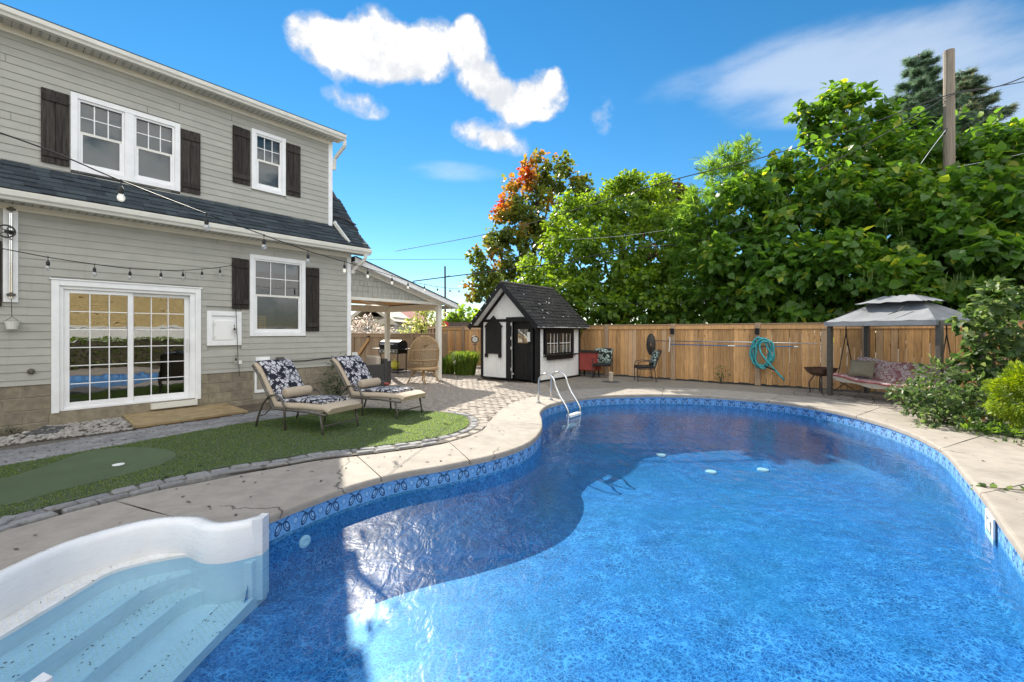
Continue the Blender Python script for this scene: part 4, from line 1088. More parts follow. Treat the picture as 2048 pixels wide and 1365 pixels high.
wedge(.06, sP + .42, -.06, -.035, 'rake_soffit', 'trim', TP, TP + .24)
wedge(.05, sP + .45, -.075, .06, 'fascia', 'trim', TP + .24, TP + .265)
rf = wedge(.05, sP + .50, .062, .085, 'porch_roof', 'shingle', TB - .4, TP + .29)
pb_('gutter', 'gutter', sP + .46, sP + .56, TB - .3, TP + .25, zr(sP + .5) - .07, zr(sP + .5) + .035)
k = 0; z = 2.392
while z < 3.2:
    s = .05 - (.07 if k % 2 else 0)
    while s < sP:
        w = R.choice((.10, .13, .16, .19)); s0 = max(s, .03); s1 = min(s + w - .006, sP)
        ztop = min(z + .145, zr(s1) - .16)
        if s1 - s0 > .03 and ztop - z > .03: MB().house(s0, s1, TP - .03, TP - .012 + R.uniform(0, .006), z + R.choice((0, 0, .012)), z + .14 if ztop > z + .13 else ztop).build('shingle', m_['siding'], porch)
        s += w
    z += .145; k += 1

# ================================================================== GARDEN SHED
SM = Vector((.76, 12.88, 0)); SWD, SLN = 2.24, 2.40
def Sh(a, b, z): return SM - NV * a + DV * b + Vector((0, 0, z))     # a: along the front to the left, b: back along the side
shed = thing('garden_shed', Sh(1.1, 1.2, 0), 'small white and black garden shed with dark wood shingle roof', 'shed')
def sbx(a0, a1, b0, b1, z0, z1): return MB().axes(Sh(a0, b0, z0), -NV * (a1 - a0), DV * (b1 - b0), (0, 0, z1 - z0))
def sb_(name, mat, a0, a1, b0, b1, z0, z1, par=None, bevel=0): return sbx(a0, a1, b0, b1, z0, z1).build(name, m_[mat], par or shed, bevel=bevel)
EV = 1.86; AP = EV + (SWD / 2) * .98
rise = lambda a: EV + (SWD / 2 - abs(a - SWD / 2)) * .98
core = MB()
core.axes(Sh(.03, .03, .03), -NV * .5, DV * .05, (0, 0, 1.8)) if False else None
core.axes(Sh(.025, .06, .03), -NV * .04, DV * (SLN - .1), (0, 0, EV - .05)); core.axes(Sh(SWD - .06, .06, .03), -NV * .04, DV * (SLN - .1), (0, 0, EV - .05)); core.axes(Sh(.06, SLN - .06, .03), -NV * (SWD - .12), DV * .04, (0, 0, EV))
core.build('wall_core', m_['black'], shed)
DA0, DA1, DZ = .16, .97, 1.80              # door opening along the front
# front boards (vertical tongue and groove), gable included
bw_ = .089; x = .0
n = int(round(SWD / bw_)); bw_ = SWD / n
for i in range(n):
    a0, a1 = i * bw_ + .002, (i + 1) * bw_ - .003
    if a1 < DA0 or a0 > DA1:
        MB().hexa([Sh(a0, .0, .06), Sh(a1, .0, .06), Sh(a1, .03, .06), Sh(a0, .03, .06), Sh(a0, .0, EV - .06), Sh(a1, .0, EV - .06), Sh(a1, .03, EV - .06), Sh(a0, .03, EV - .06)]).build('wall_board', m_['white'], shed)
    z0 = EV + .03
    if min(rise(a0), rise(a1)) > z0 + .05:
        MB().hexa([Sh(a0, .0, z0), Sh(a1, .0, z0), Sh(a1, .03, z0), Sh(a0, .03, z0), Sh(a0, .0, rise(a0) - .03), Sh(a1, .0, rise(a1) - .03), Sh(a1, .03, rise(a1) - .03), Sh(a0, .03, rise(a0) - .03)]).build('gable_board', m_['white'], shed)
# side boards round the side window
W0, W1, WZ0, WZ1 = .34, 1.99, .80, 1.62
n = int(round(SLN / bw_)); bs = SLN / n
for i in range(n):
    b0, b1 = i * bs + .002, (i + 1) * bs - .003
    segs = [(.06, EV - .06)] if (b1 < W0 or b0 > W1) else [(.06, WZ0), (WZ1, EV - .06)]
    for z0, z1 in segs: MB().axes(Sh(0, b0, z0), -NV * .03, DV * (b1 - b0), (0, 0, z1 - z0)).build('wall_board', m_['white'], shed)
sb_('corner_post', 'black', -.02, .10, -.022, -.0, .03, EV); sb_('corner_post', 'black', -.022, -.002, .0, .09, .03, EV); sb_('corner_post', 'black', SWD - .08, SWD + .02, -.022, 0, .03, EV); sb_('corner_post', 'black', -.022, 0, SLN - .07, SLN + .02, .03, EV)
sb_('band', 'black', .10, SWD - .08, -.02, 0, EV - .06, EV + .03); sb_('band', 'black', -.02, 0, .09, SLN - .07, EV - .10, EV)
sb_('base_rail', 'black', DA1, SWD - .08, -.015, 0, .02, .06); sb_('base_rail', 'black', -.015, 0, .09, SLN - .07, .02, .06)
# door set back in its black frame
f = MB(); f.axes(Sh(DA1 + .02, -.03, .02), -NV * .20, DV * .04, (0, 0, DZ + .12)); f.axes(Sh(DA0 - .0, -.03, .02), -NV * .07, DV * .04, (0, 0, DZ + .12)); f.axes(Sh(DA0 + .07, -.03, DZ + .02), -NV * (DA1 - DA0 - .05), DV * .04, (0, 0, .12))
df = f.build('door_frame', m_['black'], shed)
dd = sb_('door', 'black', DA0 + .07, DA1 + .02, .10, .14, .04, DZ + .02)
for z0, z1 in ((.15, .95),):
    for k in range(4): sbx(DA0 + .13 + k * .15, DA0 + .27 + k * .15, .088, .10, z0, z1).build('door_panel', m_['black'], dd)
mb = MB(); 
for q in ((DA0 + .24, DA0 + .27, 1.12, 1.60), (DA0 + .66, DA0 + .69, 1.12, 1.60), (DA0 + .27, DA0 + .66, 1.57, 1.60), (DA0 + .27, DA0 + .66, 1.12, 1.15), (DA0 + .45, DA0 + .465, 1.15, 1.57)): mb.axes(Sh(q[0], .088, q[2]), -NV * (q[1] - q[0]), DV * .012, (0, 0, q[3] - q[2]))
mb.build('door_light', m_['black'], dd)
MB().poly([Sh(DA0 + .27, .094, 1.15), Sh(DA0 + .66, .094, 1.15), Sh(DA0 + .66, .094, 1.57), Sh(DA0 + .27, .094, 1.57)]).build('pane', m_['doorglass'], dd)
for zz in (.30, .95, 1.25, 1.68): sb_('hinge', 'gutter', DA1 + .0, DA1 + .03, -.036, -.03, zz, zz + .09, df)
MB().axes(Sh(DA0 + .11, .07, 1.0), -NV * .04, DV * .03, (0, 0, .12)).build('latch', m_['bronze'], dd)
MB().axes(Sh(DA0 + .10, -.05, 1.20), -NV * .10, DV * .02, (0, 0, .28)).build('number_plate', m_['plastic'], df)
# black cut-out board on the front with a pointed top
bb0, bb1 = 1.37, 2.02
MB().slab([Sh(bb0, -.03, .80), Sh(bb0, -.03, 1.62), Sh(bb0 - .05, -.03, 1.66), Sh((bb0 + bb1) / 2, -.03, 2.00), Sh(bb1 + .05, -.03, 1.66), Sh(bb1, -.03, 1.62), Sh(bb1, -.03, .80)], -DV * .035).build('serving_shutter', m_['black'], shed)
for a in (bb0 + .0, bb1 - .08): sbx(a, a + .08, -.10, -.03, .68, .80).build('shutter_bracket', m_['black'], shed)
# side window: black frame, two six-pane sashes, sill box
mb = MB()
for q in ((W0, W0 + .10, WZ0, WZ1), (W1 - .20, W1, WZ0, WZ1), (W0 + .10, W1 - .20, WZ1 - .18, WZ1), (W0 + .10, W1 - .20, WZ0, WZ0 + .04), (1.04, 1.12, WZ0 + .04, WZ1 - .18)): mb.axes(Sh(-.03, q[0], q[2]), -NV * .05, DV * (q[1] - q[0]), (0, 0, q[3] - q[2]))
sw_ = mb.build('window', m_['black'], shed)
for c0, c1 in ((W0 + .10, 1.04), (1.12, W1 - .20)):
    mb = MB(); z0, z1 = WZ0 + .04, WZ1 - .18; wd = .02
    for k in range(4): y = c0 + (c1 - c0 - wd) * k / 3; mb.axes(Sh(-.018, y, z0), -NV * .012, DV * wd, (0, 0, z1 - z0))
    mb.axes(Sh(-.020, c0, (z0 + z1) / 2 - .01), -NV * .012, DV * (c1 - c0), (0, 0, .02)); mb.build('muntin', m_['white'], sw_)
    MB().poly([Sh(.0, c0, z0), Sh(.0, c1, z0), Sh(.0, c1, z1), Sh(.0, c0, z1)]).build('pane', m_['glass'], sw_)
    MB().axes(Sh(.002, c0, z0), -NV * .01, DV * (c1 - c0), (0, 0, (z1 - z0) * .4)).build('curtain', m_['beige'], sw_)
MB().axes(Sh(-.13, W0 - .08, WZ0 - .05), -NV * .12, DV * (W1 - W0 + .2), (0, 0, .04)).build('sill', m_['black'], sw_); MB().axes(Sh(-.09, W0 + .1, WZ0 - .16), -NV * .08, DV * (W1 - W0 - .25), (0, 0, .11)).build('flower_box', m_['black'], sw_)
# roof: two slopes, overhang at the front, wooden shingles on the side that shows
OV = .24; FB, BB = -.36, SLN + .22
def rp(u, b, lift=0.0, side=1):
    """u: distance up from the eave line along one slope (side 1 = right)"""
    k = u / math.sqrt(1 + .98 ** 2); a = -OV + k; z = EV - OV * .98 + k * .98
    nrm = (NV * .70 * side + Vector((0, 0, .714))) * lift
    return (Sh(a, b, z) if side == 1 else Sh(SWD - a, b, z)) + nrm
SLP = (SWD / 2 + OV) * math.sqrt(1 + .98 ** 2)
for side in (1, -1):
    mb = MB(); mb.hexa([rp(0, FB, .0, side), rp(0, BB, .0, side), rp(SLP, BB, .0, side), rp(SLP, FB, .0, side), rp(0, FB, .03, side), rp(0, BB, .03, side), rp(SLP, BB, .03, side), rp(SLP, FB, .03, side)])
    rr_ = mb.build('roof', m_['cedar'], shed)
    mb = MB(); mb.hexa([rp(0, FB - .02, -.10, side), rp(0, FB, -.10, side), rp(SLP, FB, -.10, side), rp(SLP, FB - .02, -.10, side), rp(0, FB - .02, .05, side), rp(0, FB, .05, side), rp(SLP, FB, .05, side), rp(SLP, FB - .02, .05, side)]); mb.build('bargeboard', m_['black'], shed)
    mb = MB(); mb.hexa([rp(.12, FB + .1, -.02, side), rp(.12, -.03, -.02, side), rp(SLP - .05, -.03, -.02, side), rp(SLP - .05, FB + .1, -.02, side), rp(.12, FB + .1, -.005, side), rp(.12, -.03, -.005, side), rp(SLP - .05, -.03, -.005, side), rp(SLP - .05, FB + .1, -.005, side)]); mb.build('soffit', m_['white'], shed)
    mb = MB(); mb.hexa([rp(.16, -.03, -.11, side), rp(.16, -.005, -.11, side), rp(SLP - .02, -.005, -.11, side), rp(SLP - .02, -.03, -.11, side), rp(.16, -.03, -.015, side), rp(.16, -.005, -.015, side), rp(SLP - .02, -.005, -.015, side), rp(SLP - .02, -.03, -.015, side)]); mb.build('gable_trim', m_['black'], shed)
    if side == 1:
        k = 0; u = -.02
        while u < SLP - .02:
            b = FB + .0 - (.07 if k % 2 else 0); du = .145
            while b < BB:
                w = R.choice((.12, .16, .2, .24)); b0 = max(b, FB); b1 = min(b + w - .008, BB + .02); j = R.uniform(-.012, .012); th = R.uniform(.014, .028)
                if b1 - b0 > .04:
                    MB().hexa([rp(u + j, b0, .031), rp(u + j, b1, .031), rp(u + du, b1, .031), rp(u + du, b0, .031), rp(u + j, b0, .031 + th), rp(u + j, b1, .031 + th), rp(u + du, b1, .036), rp(u + du, b0, .036)]).build('shingle', m_['cedar'], rr_)
                b += w
            u += du; k += 1
MB().tube([rp(SLP, FB - .03, .03), rp(SLP, BB, .03)], .045, 8).build('ridge_cap', m_['cedar'], shed)
MB().bar(rp(-.01, FB, .02), rp(-.01, BB, .02), .025, .03).build('eave_strip', m_['white'], shed); MB().bar(rp(.06, FB + .02, -.05), rp(.06, BB - .02, -.05), .03, .12).build('eave_board', m_['black'], shed)
mb = MB()
for _ in range(9):
    u, b = R.uniform(.1, SLP - .5), R.uniform(.2, BB - .2); p = rp(u, b, .066); mb.bar(p, p + DV * R.uniform(-.1, .1) + (rp(u + .1, b, .066) - p) * R.uniform(-.6, .6), .018, .012)
o = mb.build('fallen_twigs', m_['plastic'], shed); o['kind'] = 'stuff'
q = U(1069, 764); mb = MB(); mb.grid([[q + Vector((.05 * i - .10, .05 * j - .05, .02 + .035 * R.random())) for i in range(6)] for j in range(4)]); tag(mb.build('blue_cloth', m_['bluecloth'], smooth=True), 'crumpled blue cloth on the ground at the shed corner', 'cloth')

# ================================================================== FENCES
def fence_run(root, k0, k1, e, h, mat, posts, bw=.138, th=.02, back=.02, cap=True, dirv=None, gaps=True):
    """vertical boards between rails; k runs along the fence line"""
    A = (lambda k, off, z: FD(k, e - off, z)) if dirv is None else dirv
    ps = sorted(posts)
    for k in ps:
        MB().axes(A(k - .07, .05, 0), A(k + .07, .05, 0) - A(k - .07, .05, 0), A(0, .0, 0) - A(0, .13, 0), (0, 0, h + .045)).build('post', m_['fencegrey'], root, bevel=.006)
    for a, b in zip(ps, ps[1:]):
        a += .072; b -= .072
        MB().axes(A(a, .03, h - .13), A(b, .03, 0) - A(a, .03, 0), A(0, 0, 0) - A(0, .028, 0), (0, 0, .13)).build('top_rail', m_[mat], root, bevel=.003)
        MB().axes(A(a, .05, h + .001), A(b, .05, 0) - A(a, .05, 0), A(0, 0, 0) - A(0, .12, 0), (0, 0, .03)).build('cap_rail', m_['fencegrey'], root, bevel=.004)
        n = max(1, round((b - a) / bw)); w = (b - a) / n
        for i in range(n):
            x = a + i * w; g1 = .006 + (.005 if R.random() < .25 else 0)
            MB().axes(A(x + .002, 0, R.uniform(.02, .05)), A(x + w - g1, 0, 0) - A(x + .002, 0, 0), A(0, -th, 0) - A(0, 0, 0), (0, 0, h - .14)).build('board', m_[mat], root)
bf = thing('cedar_fence', FD(-4.6, 13.9, 0), 'cedar board fence with posts behind the pool and shed', 'fence')
fence_run(bf, 0, 0, 13.9, 1.70, 'cedarboard', [-16.2, -13.9, -11.6, -9.28, -6.95, -4.68, -2.334, .0, 2.34, 4.68, 7.0])
lf = thing('side_fence', FD(-14.5, 10.6, 0), 'lower grey brown board fence behind the porch', 'fence')
fence_run(lf, 0, 0, 10.6, 1.40, 'fencegrey', [-19.4, -17.3, -14.9, -13.3, -11.6])
for zz in (.30, 1.15): pass
MB().bar(FD(-17.2, 10.56, .25), FD(-16.1, 10.56, 1.2), .12, .025, up=(DV.x, DV.y, 0)).build('gate_brace', m_['cedarboard'], lf)
MB().bar(FD(-16.2, 10.55, 1.30), FD(-16.05, 10.55, 1.30), .10, .04).build('gate_latch', m_['black'], lf)
rf_ = thing('return_fence', FD(-11.6, 12.2, 0), 'short grey fence panel joining the two fences behind the shed', 'fence')
ra_, rb2_ = FD(-11.85, 10.62, 0), FD(-16.1, 13.8, 0); rd_ = (rb2_ - ra_).normalized(); rn_ = Vector((rd_.y, -rd_.x, 0))
fence_run(rf_, 0, 0, 0, 1.62, 'fencegrey', [.1, 1.8, 3.5, 5.2], dirv=lambda k, off, z: ra_ + rd_ * k + rn_ * off + Vector((0, 0, z)))
# fence fittings: lights, hooks, poles, hose
for k, w_ in ((-4.68, 'on the fence post left of the hose'), (-2.334, 'on the fence post above the hose')):
    t = thing('solar_light', FD(k, 13.76, 1.50), 'small black solar light ' + w_, 'light', 'solar lights on the fence posts')
    MB().axes(FD(k - .05, 13.76, 1.42), NV * .10, DV * .08, (0, 0, .16)).build('housing', m_['black'], t, bevel=.006); MB().axes(FD(k - .06, 13.72, 1.575), NV * .12, DV * .12, (0, 0, .015)).build('hood', m_['black'], t)
def fk(px, e=13.7):
    """k on the fence line at a photo column"""
    r = (px - CX) / F; return (DV.y * e * r - DV.x * e) / (NV.x - NV.y * r) if True else 0
def fz(px, py, e=13.7): k = fk(px, e); return CH + (HY - py) / F * FD(k, e, 0).y
def FP(px, py, e=13.7): k = fk(px, e); return FD(k, e, fz(px, py, e))
np_ = thing('skimmer_net_pole', FP(1460, 684), 'silver pool pole with dark leaf net hung on the fence', 'pool pole')
MB().tube([FP(1308, 682), FP(1480, 684.5), FP(1634, 688)], .014, 8).build('pole', m_['steel'], np_, smooth=True)
nr = [FP(1302 + 8.5 * math.cos(a), 689 + 21 * math.sin(a), 13.66) for a in [k * PI / 8 for k in range(16)]]
MB().tube(nr + nr[:1], .014, 6).build('net_hoop', m_['iron'], np_)
cn = FP(1304, 690, 13.52); mb = MB(); mb.grid([nr + nr[:1], [p.lerp(cn, .45) + DV * -.06 for p in nr + nr[:1]], [p.lerp(cn, .85) + DV * -.09 for p in nr + nr[:1]]]); mb.build('net_bag', m_['net'], np_)
bp_ = thing('brush_pole', FP(1450, 691), 'blue pool pole with brush hung below the silver pole', 'pool pole')
MB().tube([FP(1342, 689), FP(1460, 692), FP(1597, 694)], .014, 8).build('pole', m_['bluepole'], bp_, smooth=True); MB().tube([FP(1456, 691.9, 13.68), FP(1470, 692.3, 13.68)], .018, 8).build('collar', m_['plastic'], bp_); MB().tube([FP(1588, 693.8, 13.69), FP(1596, 694, 13.69)], .018, 8).build('collar', m_['plastic'], bp_)
MB().tube([FP(1337, 675, 13.68), FP(1340, 676), FP(1338, 704, 13.68)], .016, 6).build('brush_head', m_['plastic'], bp_)
hs = thing('pool_hose', FP(1525, 705), 'coiled teal pool hose hung on the fence with its end trailing', 'hose')
pts = []
for k in range(5 * 20 + 1):
    a = k / 20 * 2 * PI + 1.7; r = 1 + .13 * math.sin(k * .8) + .06 * math.sin(k * 1.7); i = k // 20
    pts.append(FP(1524 + 19 * r * math.cos(a) + [-3, 3, 0, -2, 4][min(i, 4)], 706 - 27 * r * math.sin(a) + [0, 2, -2, 3, 1][min(i, 4)], 13.70 - .035 * i - .02 * math.sin(a)))
pts += [FP(x, y, e) for x, y, e in ((1519, 692, 13.5), (1523, 708, 13.48), (1537, 726, 13.5), (1553, 744, 13.55), (1569, 761, 13.58))]
MB().tube(spline(pts, 3), .024, 7).build('hose_coil', m_['hose'], hs, smooth=True)
MB().bar(FP(1530, 733, 13.55), FP(1550, 741, 13.50), .05, .03).build('hose_cuff', m_['black'], hs)
MB().tube([FD(-2.334, 13.75, 1.2), FD(-2.334, 13.6, 1.19), FD(-2.334, 13.55, 1.26)], .012, 6).build('hook', m_['iron'], hs)

# ================================================================== FURNITURE
def place(o, loc, rz): o.location = loc; o.rotation_euler = (0, 0, rz); return o
# ---- sun loungers (x runs from foot to head, y across)
def lounger():
    t = thing('sun_lounger', (0, 0, 0), 'bronze framed sun lounger with tan sling and floral pad wholly in shade', 'sun lounger', 'sun loungers on the turf')
    W = .33
    seat = [(.02, .30), (.10, .335), (.5, .335), (1.0, .315), (1.16, .32)]
    back = [(1.16, .32), (1.32, .56), (1.46, .76), (1.58, .90), (1.66, .95)]
    def strip(pts, w, lift, th):
        mb = MB(); rows = []
        for k, (x, z) in enumerate(pts):
            a = pts[max(0, k - 1)]; b = pts[min(len(pts) - 1, k + 1)]; d = Vector((b[0] - a[0], 0, b[1] - a[1])).normalized(); nr = Vector((-d.z, 0, d.x))
            c = Vector((x, 0, z)) + nr * lift; r_ = th * .45
            sec = [(-w, 0), (-w - r_ * .3, th * .5), (-w + r_, th), (0, th * 1.05), (w - r_, th), (w + r_ * .3, th * .5), (w, 0), (0, -.0)]
            rows.append([c + Vector((0, y, 0)) + nr * q for y, q in sec])
        mb.grid(rows, True); mb.poly(list(reversed(rows[0]))); mb.poly(rows[-1]); return mb
    strip(spline([Vector((x, 0, z)) for x, z in seat], 3) and seat, W - .01, .0, .085).build('seat_cushion', m_['tan'], t, smooth=True)
    strip(back, W - .01, .0, .05).build('back_cushion', m_['tan'], t, smooth=True)
    strip([(.22, .425), (.30, .432), (.6, .43), (1.0, .405), (1.12, .40)], W - .07, -.006, .045).build('seat_pad', m_['floral'], t, smooth=True)
    strip([(1.13, .40), (1.26, .575), (1.40, .775), (1.52, .93), (1.60, .99), (1.68, .985), (1.71, .95)], W - .05, -.0, .035).build('back_pad', m_['floral'], t, smooth=True)
    for s in (-1, 1):
        y = s * (W + .005)
        MB().tube([(.04, y, .29), (.5, y, .31), (1.16, y, .30), (1.34, y, .56), (1.5, y, .79), (1.66, y, .95)], .018, 8).build('side_rail', m_['bronze'], t, smooth=True)
        MB().tube([(.16, y, .30), (.13, y, .15), (.10, y, .0)], .017, 8).build('leg', m_['bronze'], t, smooth=True)
        MB().tube([(.86, y + s * .03, .0), (.88, y + s * .03, .34), (.94, y + s * .03, .47), (1.06, y + s * .03, .525), (1.22, y + s * .03, .50), (1.38, y + s * .03, .36), (1.48, y + s * .03, .16), (1.53, y + s * .03, .0)], .017, 8).build('arm_leg', m_['bronze'], t, smooth=True)
        MB().tube([(1.20, y, .33), (1.36, y, .20), (1.47, y, .17)], .010, 6).build('back_prop', m_['bronze'], t)
    MB().tube([(.12, -W, .12), (.12, W, .12)], .012, 6).build('stretcher', m_['bronze'], t); MB().tube([(.95, -W, .29), (.95, W, .29)], .012, 6).build('stretcher', m_['bronze'], t); MB().tube([(1.66, -W, .95), (1.66, W, .95)], .018, 8).build('top_rail', m_['bronze'], t)
    return t
ANG = math.atan2(.43, -.90)
l1 = lounger(); l2 = copy_tree(l1); l2['label'] = 'bronze framed sun lounger nearer the patio with its foot end in sunlight'
F1, F2 = Vector((-2.47, 6.56, .012)), Vector((-1.70, 7.72, .012))
place(l1, F1, ANG); place(l2, F2, ANG)
def bolster():
    mb = MB(); prof = [(.02, -.235), (.055, -.235), (.072, -.222), (.078, -.20), (.082, 0), (.078, .20), (.072, .222), (.055, .235), (.02, .235)]
    mb.lathe((0, 0, 0), prof, 18, (0, 1, 0)); return mb.build('bolster_pillow', m_['tan'], smooth=True)
b1 = tag(bolster(), 'tan bolster pillow on the fully shaded sun lounger', 'pillow', 'bolster pillows on the loungers'); b2 = b1.copy(); col.objects.link(b2); b2['label'] = 'tan bolster pillow in sunlight on the lounger nearer the patio'
for b, f_ in ((b1, F1), (b2, F2)): place(b, f_ + Matrix.Rotation(ANG, 3, 'Z') @ Vector((1.045, 0, .535)), ANG)
pc_ = F2 + Matrix.Rotation(ANG, 3, 'Z') @ Vector((.86, -.25, .475)); 
tag(MB().lathe(pc_, [(.035, 0), (.055, .03), (.05, .04), (.03, .02)], 12).build('red_bowl', m_['red']), 'small red bowl on the pad of the sunlit lounger', 'bowl')

# ---- dark wicker armchairs by the house corner
def wickchair(c, rz, w, d, h, lab):
    t = thing('wicker_armchair', c, lab, 'armchair', 'dark wicker armchairs by the porch')
    Rm = Matrix.Rotation(rz, 3, 'Z'); P = lambda x, y, z: Vector(c) + Rm @ Vector((x, y, z))
    def bx(nm, x0, x1, y0, y1, z0, z1, mat='darkwicker', bv=.02): return MB().axes(P(x0, y0, z0), Rm @ Vector((x1 - x0, 0, 0)), Rm @ Vector((0, y1 - y0, 0)), (0, 0, z1 - z0)).build(nm, m_[mat], t, bevel=bv)
    bx('base', -w / 2 + .10, w / 2 - .10, -d / 2 + .1, d / 2 - .10, .06, .32); bx('back', -w / 2, w / 2, -d / 2, -d / 2 + .10, .04, h)
    bx('arm', -w / 2, -w / 2 + .10, -d / 2 + .10, d / 2, .04, h - .14); bx('arm', w / 2 - .10, w / 2, -d / 2 + .10, d / 2, .04, h - .14); bx('seat_cushion', -w / 2 + .11, w / 2 - .11, -d / 2 + .11, d / 2, .32, .45, 'beige', .04)
    bx('back_cushion', -w / 2 + .12, w / 2 - .12, -d / 2 + .11, -d / 2 + .25, .45, h + .07, 'beige', .05)
    return t
ca = U(733, 790); wickchair(D(731, 790, 11.35) * 1 - Vector((0, 0, D(731, 790, 11.35).z)), math.atan2(NV.y, NV.x) + PI * .98, .82, .80, .80, 'dark wicker armchair with its flat back towards the pool')
q = D(752, 780, 12.0); q.z = 0; wickchair(q, math.atan2(NV.y, NV.x) + PI * .75, .66, .70, .68, 'dark wicker armchair with tapered side next to the larger one')

# ---- egg shaped wicker chair
ec = U(842, 769); ec = Vector((ec.x, ec.y + .35, 0))
egg = thing('egg_chair', ec, 'tan open weave egg chair on splayed legs under the porch', 'egg chair')
Re = Matrix.Rotation(math.radians(150), 3, 'Z')         # opening looks along local +x
def ep(u, v):
    """v: height 0..1, u: angle from the back (-1..1 of the half turn that is closed)"""
    z = .38 + 1.02 * v; rad = .47 * (max(0.0, 1 - abs(2 * v - .80) ** 2.4 / 1.55)) ** .5
    if v > .97: rad *= .8
    a = PI + u * PI * (.5 + .16 * (1 - v) ** .5 + (.5 if v < .12 else 0))
    lean = .10 * (.5 - v)
    return ec + Re @ Vector((math.cos(a) * rad * .95 + lean, math.sin(a) * rad, z))
mb = MB()
for k in range(37): u = -1 + k / 18; mb.tube([ep(u, .04 + .94 * j / 12) for j in range(13)], .006, 4)
mb.build('upright_canes', m_['wicker'], egg)
mb = MB()
for j in range(1, 27): v = .03 + .945 * j / 27; mb.tube([ep(-1 + k / 10, v) for k in range(21)], .0055, 4)
mb.build('woven_canes', m_['wicker'], egg)
for v in (.30, .58): MB().tube([ep(-1 + k / 10, v) for k in range(21)], .016, 6).build('band', m_['wicker'], egg)
MB().tube([ep(-1, .05 + .92 * j / 14) for j in range(15)] + [ep(1, .97 - .92 * j / 14) for j in range(15)], .020, 8).build('rim', m_['wicker'], egg, smooth=True)
MB().lathe(ec + Vector((0, 0, .36)), [(.20, 0), (.40, .02), (.45, .07), (.40, .12)], 20).build('seat_ring', m_['wicker'], egg, smooth=True)
MB().lathe(ec + Re @ Vector((.03, 0, .47)), [(.36, 0), (.41, .05), (.38, .11), (.1, .13)], 20).build('seat_cushion', m_['beige'], egg, smooth=True)
mb = MB(); cc = ec + Re @ Vector((-.18, 0, .78)); rows = []
for j in range(7): rows.append([cc + Re @ Vector((-.10 + .12 * math.sin(PI * j / 6) * (1 if k < 6 else -.2), math.cos(PI * k / 5.5) * .32 if k < 6 else math.cos(PI * (11 - k) / 5.5) * .32, -.22 + .5 * j / 6 + (.08 * math.sin(k) if j == 6 else 0))) for k in range(11)])
mb.grid(rows, True); mb.poly(rows[-1]); mb.build('back_cushion', m_['beige'], egg, smooth=True)
for a in (45, 135, 225, 315):
    a = math.radians(a); d = Re @ Vector((math.cos(a), math.sin(a), 0)); MB().tube([ec + d * .24 + Vector((0, 0, .38)), ec + d * .34 + Vector((0, 0, .22)), ec + d * .46], .02, 8).build('leg', m_['wicker'], egg, smooth=True)
    MB().tube([ec + d * .36 + Vector((0, 0, .18)), ec + (Re @ Vector((math.cos(a), 0, 0))) * .3 + Vector((0, 0, .36))], .013, 6).build('brace', m_['wicker'], egg)

# ---- gas grill and its tank
gc = D(787, 742, 16.0); gc.z = 0; ga = math.atan2(NV.y, NV.x) + .25
grill = thing('gas_grill', gc, 'black gas grill with curved lid and side shelf by the side fence', 'grill')
Rg = Matrix.Rotation(ga, 3, 'Z'); P = lambda x, y, z: gc + Rg @ Vector((x, y, z))
def gb(nm, x0, x1, y0, y1, z0, z1, mat='black', bv=.01): return MB().axes(P(x0, y0, z0), Rg @ Vector((x1 - x0, 0, 0)), Rg @ Vector((0, y1 - y0, 0)), (0, 0, z1 - z0)).build(nm, m_[mat], grill, bevel=bv)
for x in (-.40, .37):
    for y in (-.25, .22): gb('leg', x, x + .03, y, y + .03, 0, .78)
gb('bottom_shelf', -.40, .40, -.25, .25, .10, .14); gb('firebox', -.42, .42, -.27, .27, .70, .92); gb('control_panel', -.42, .42, -.33, -.275, .72, .87, 'room'); gb('side_shelf', -.80, -.44, -.24, .24, .86, .89); gb('side_shelf', .44, .78, -.24, .24, .86, .89)
mb = MB(); pr = [(-.28, .925), (-.29, 1.02), (-.22, 1.13), (-.05, 1.19), (.16, 1.17), (.27, 1.06), (.28, .925)]
mb.grid([[P(x, y, z) for y, z in pr] for x in (-.42, .42)]); mb.poly([P(-.42, y, z) for y, z in pr]); mb.poly([P(.42, y, z) for y, z in reversed(pr)]); mb.build('lid', m_['black'], grill)
MB().tube([P(-.30, -.30, 1.05), P(-.30, -.36, 1.05), P(.30, -.36, 1.05), P(.30, -.30, 1.05)], .014, 6).build('lid_handle', m_['steel'], grill)
for k in range(5): MB().lathe(P(-.30 + k * .15, -.33, .795), [(.035, 0), (.03, .03), (.012, .04)], 10, Rg @ Vector((0, -1, 0))).build('knob', m_['steel'], grill)
tk = P(.12, -.05, .141); tank = thing('propane_tank', tk, 'yellow propane tank on the shelf below the grill', 'gas tank')
MB().lathe(tk, [(.10, 0), (.10, .03), (.14, .06), (.15, .11), (.15, .22), (.13, .28), (.06, .31), (.04, .32)], 18).build('tank', m_['yellow'], tank, smooth=True); MB().lathe(tk + Vector((0, 0, .32)), [(.04, 0), (.04, .05), (.02, .07)], 10).build('valve', m_['gutter'], tank)
mb = MB(); mb.tube([tk + Vector((.09 * math.cos(a), .09 * math.sin(a), .38)) for a in [k * PI / 8 for k in range(14)]], .012, 6); mb.build('collar', m_['yellow'], tank)

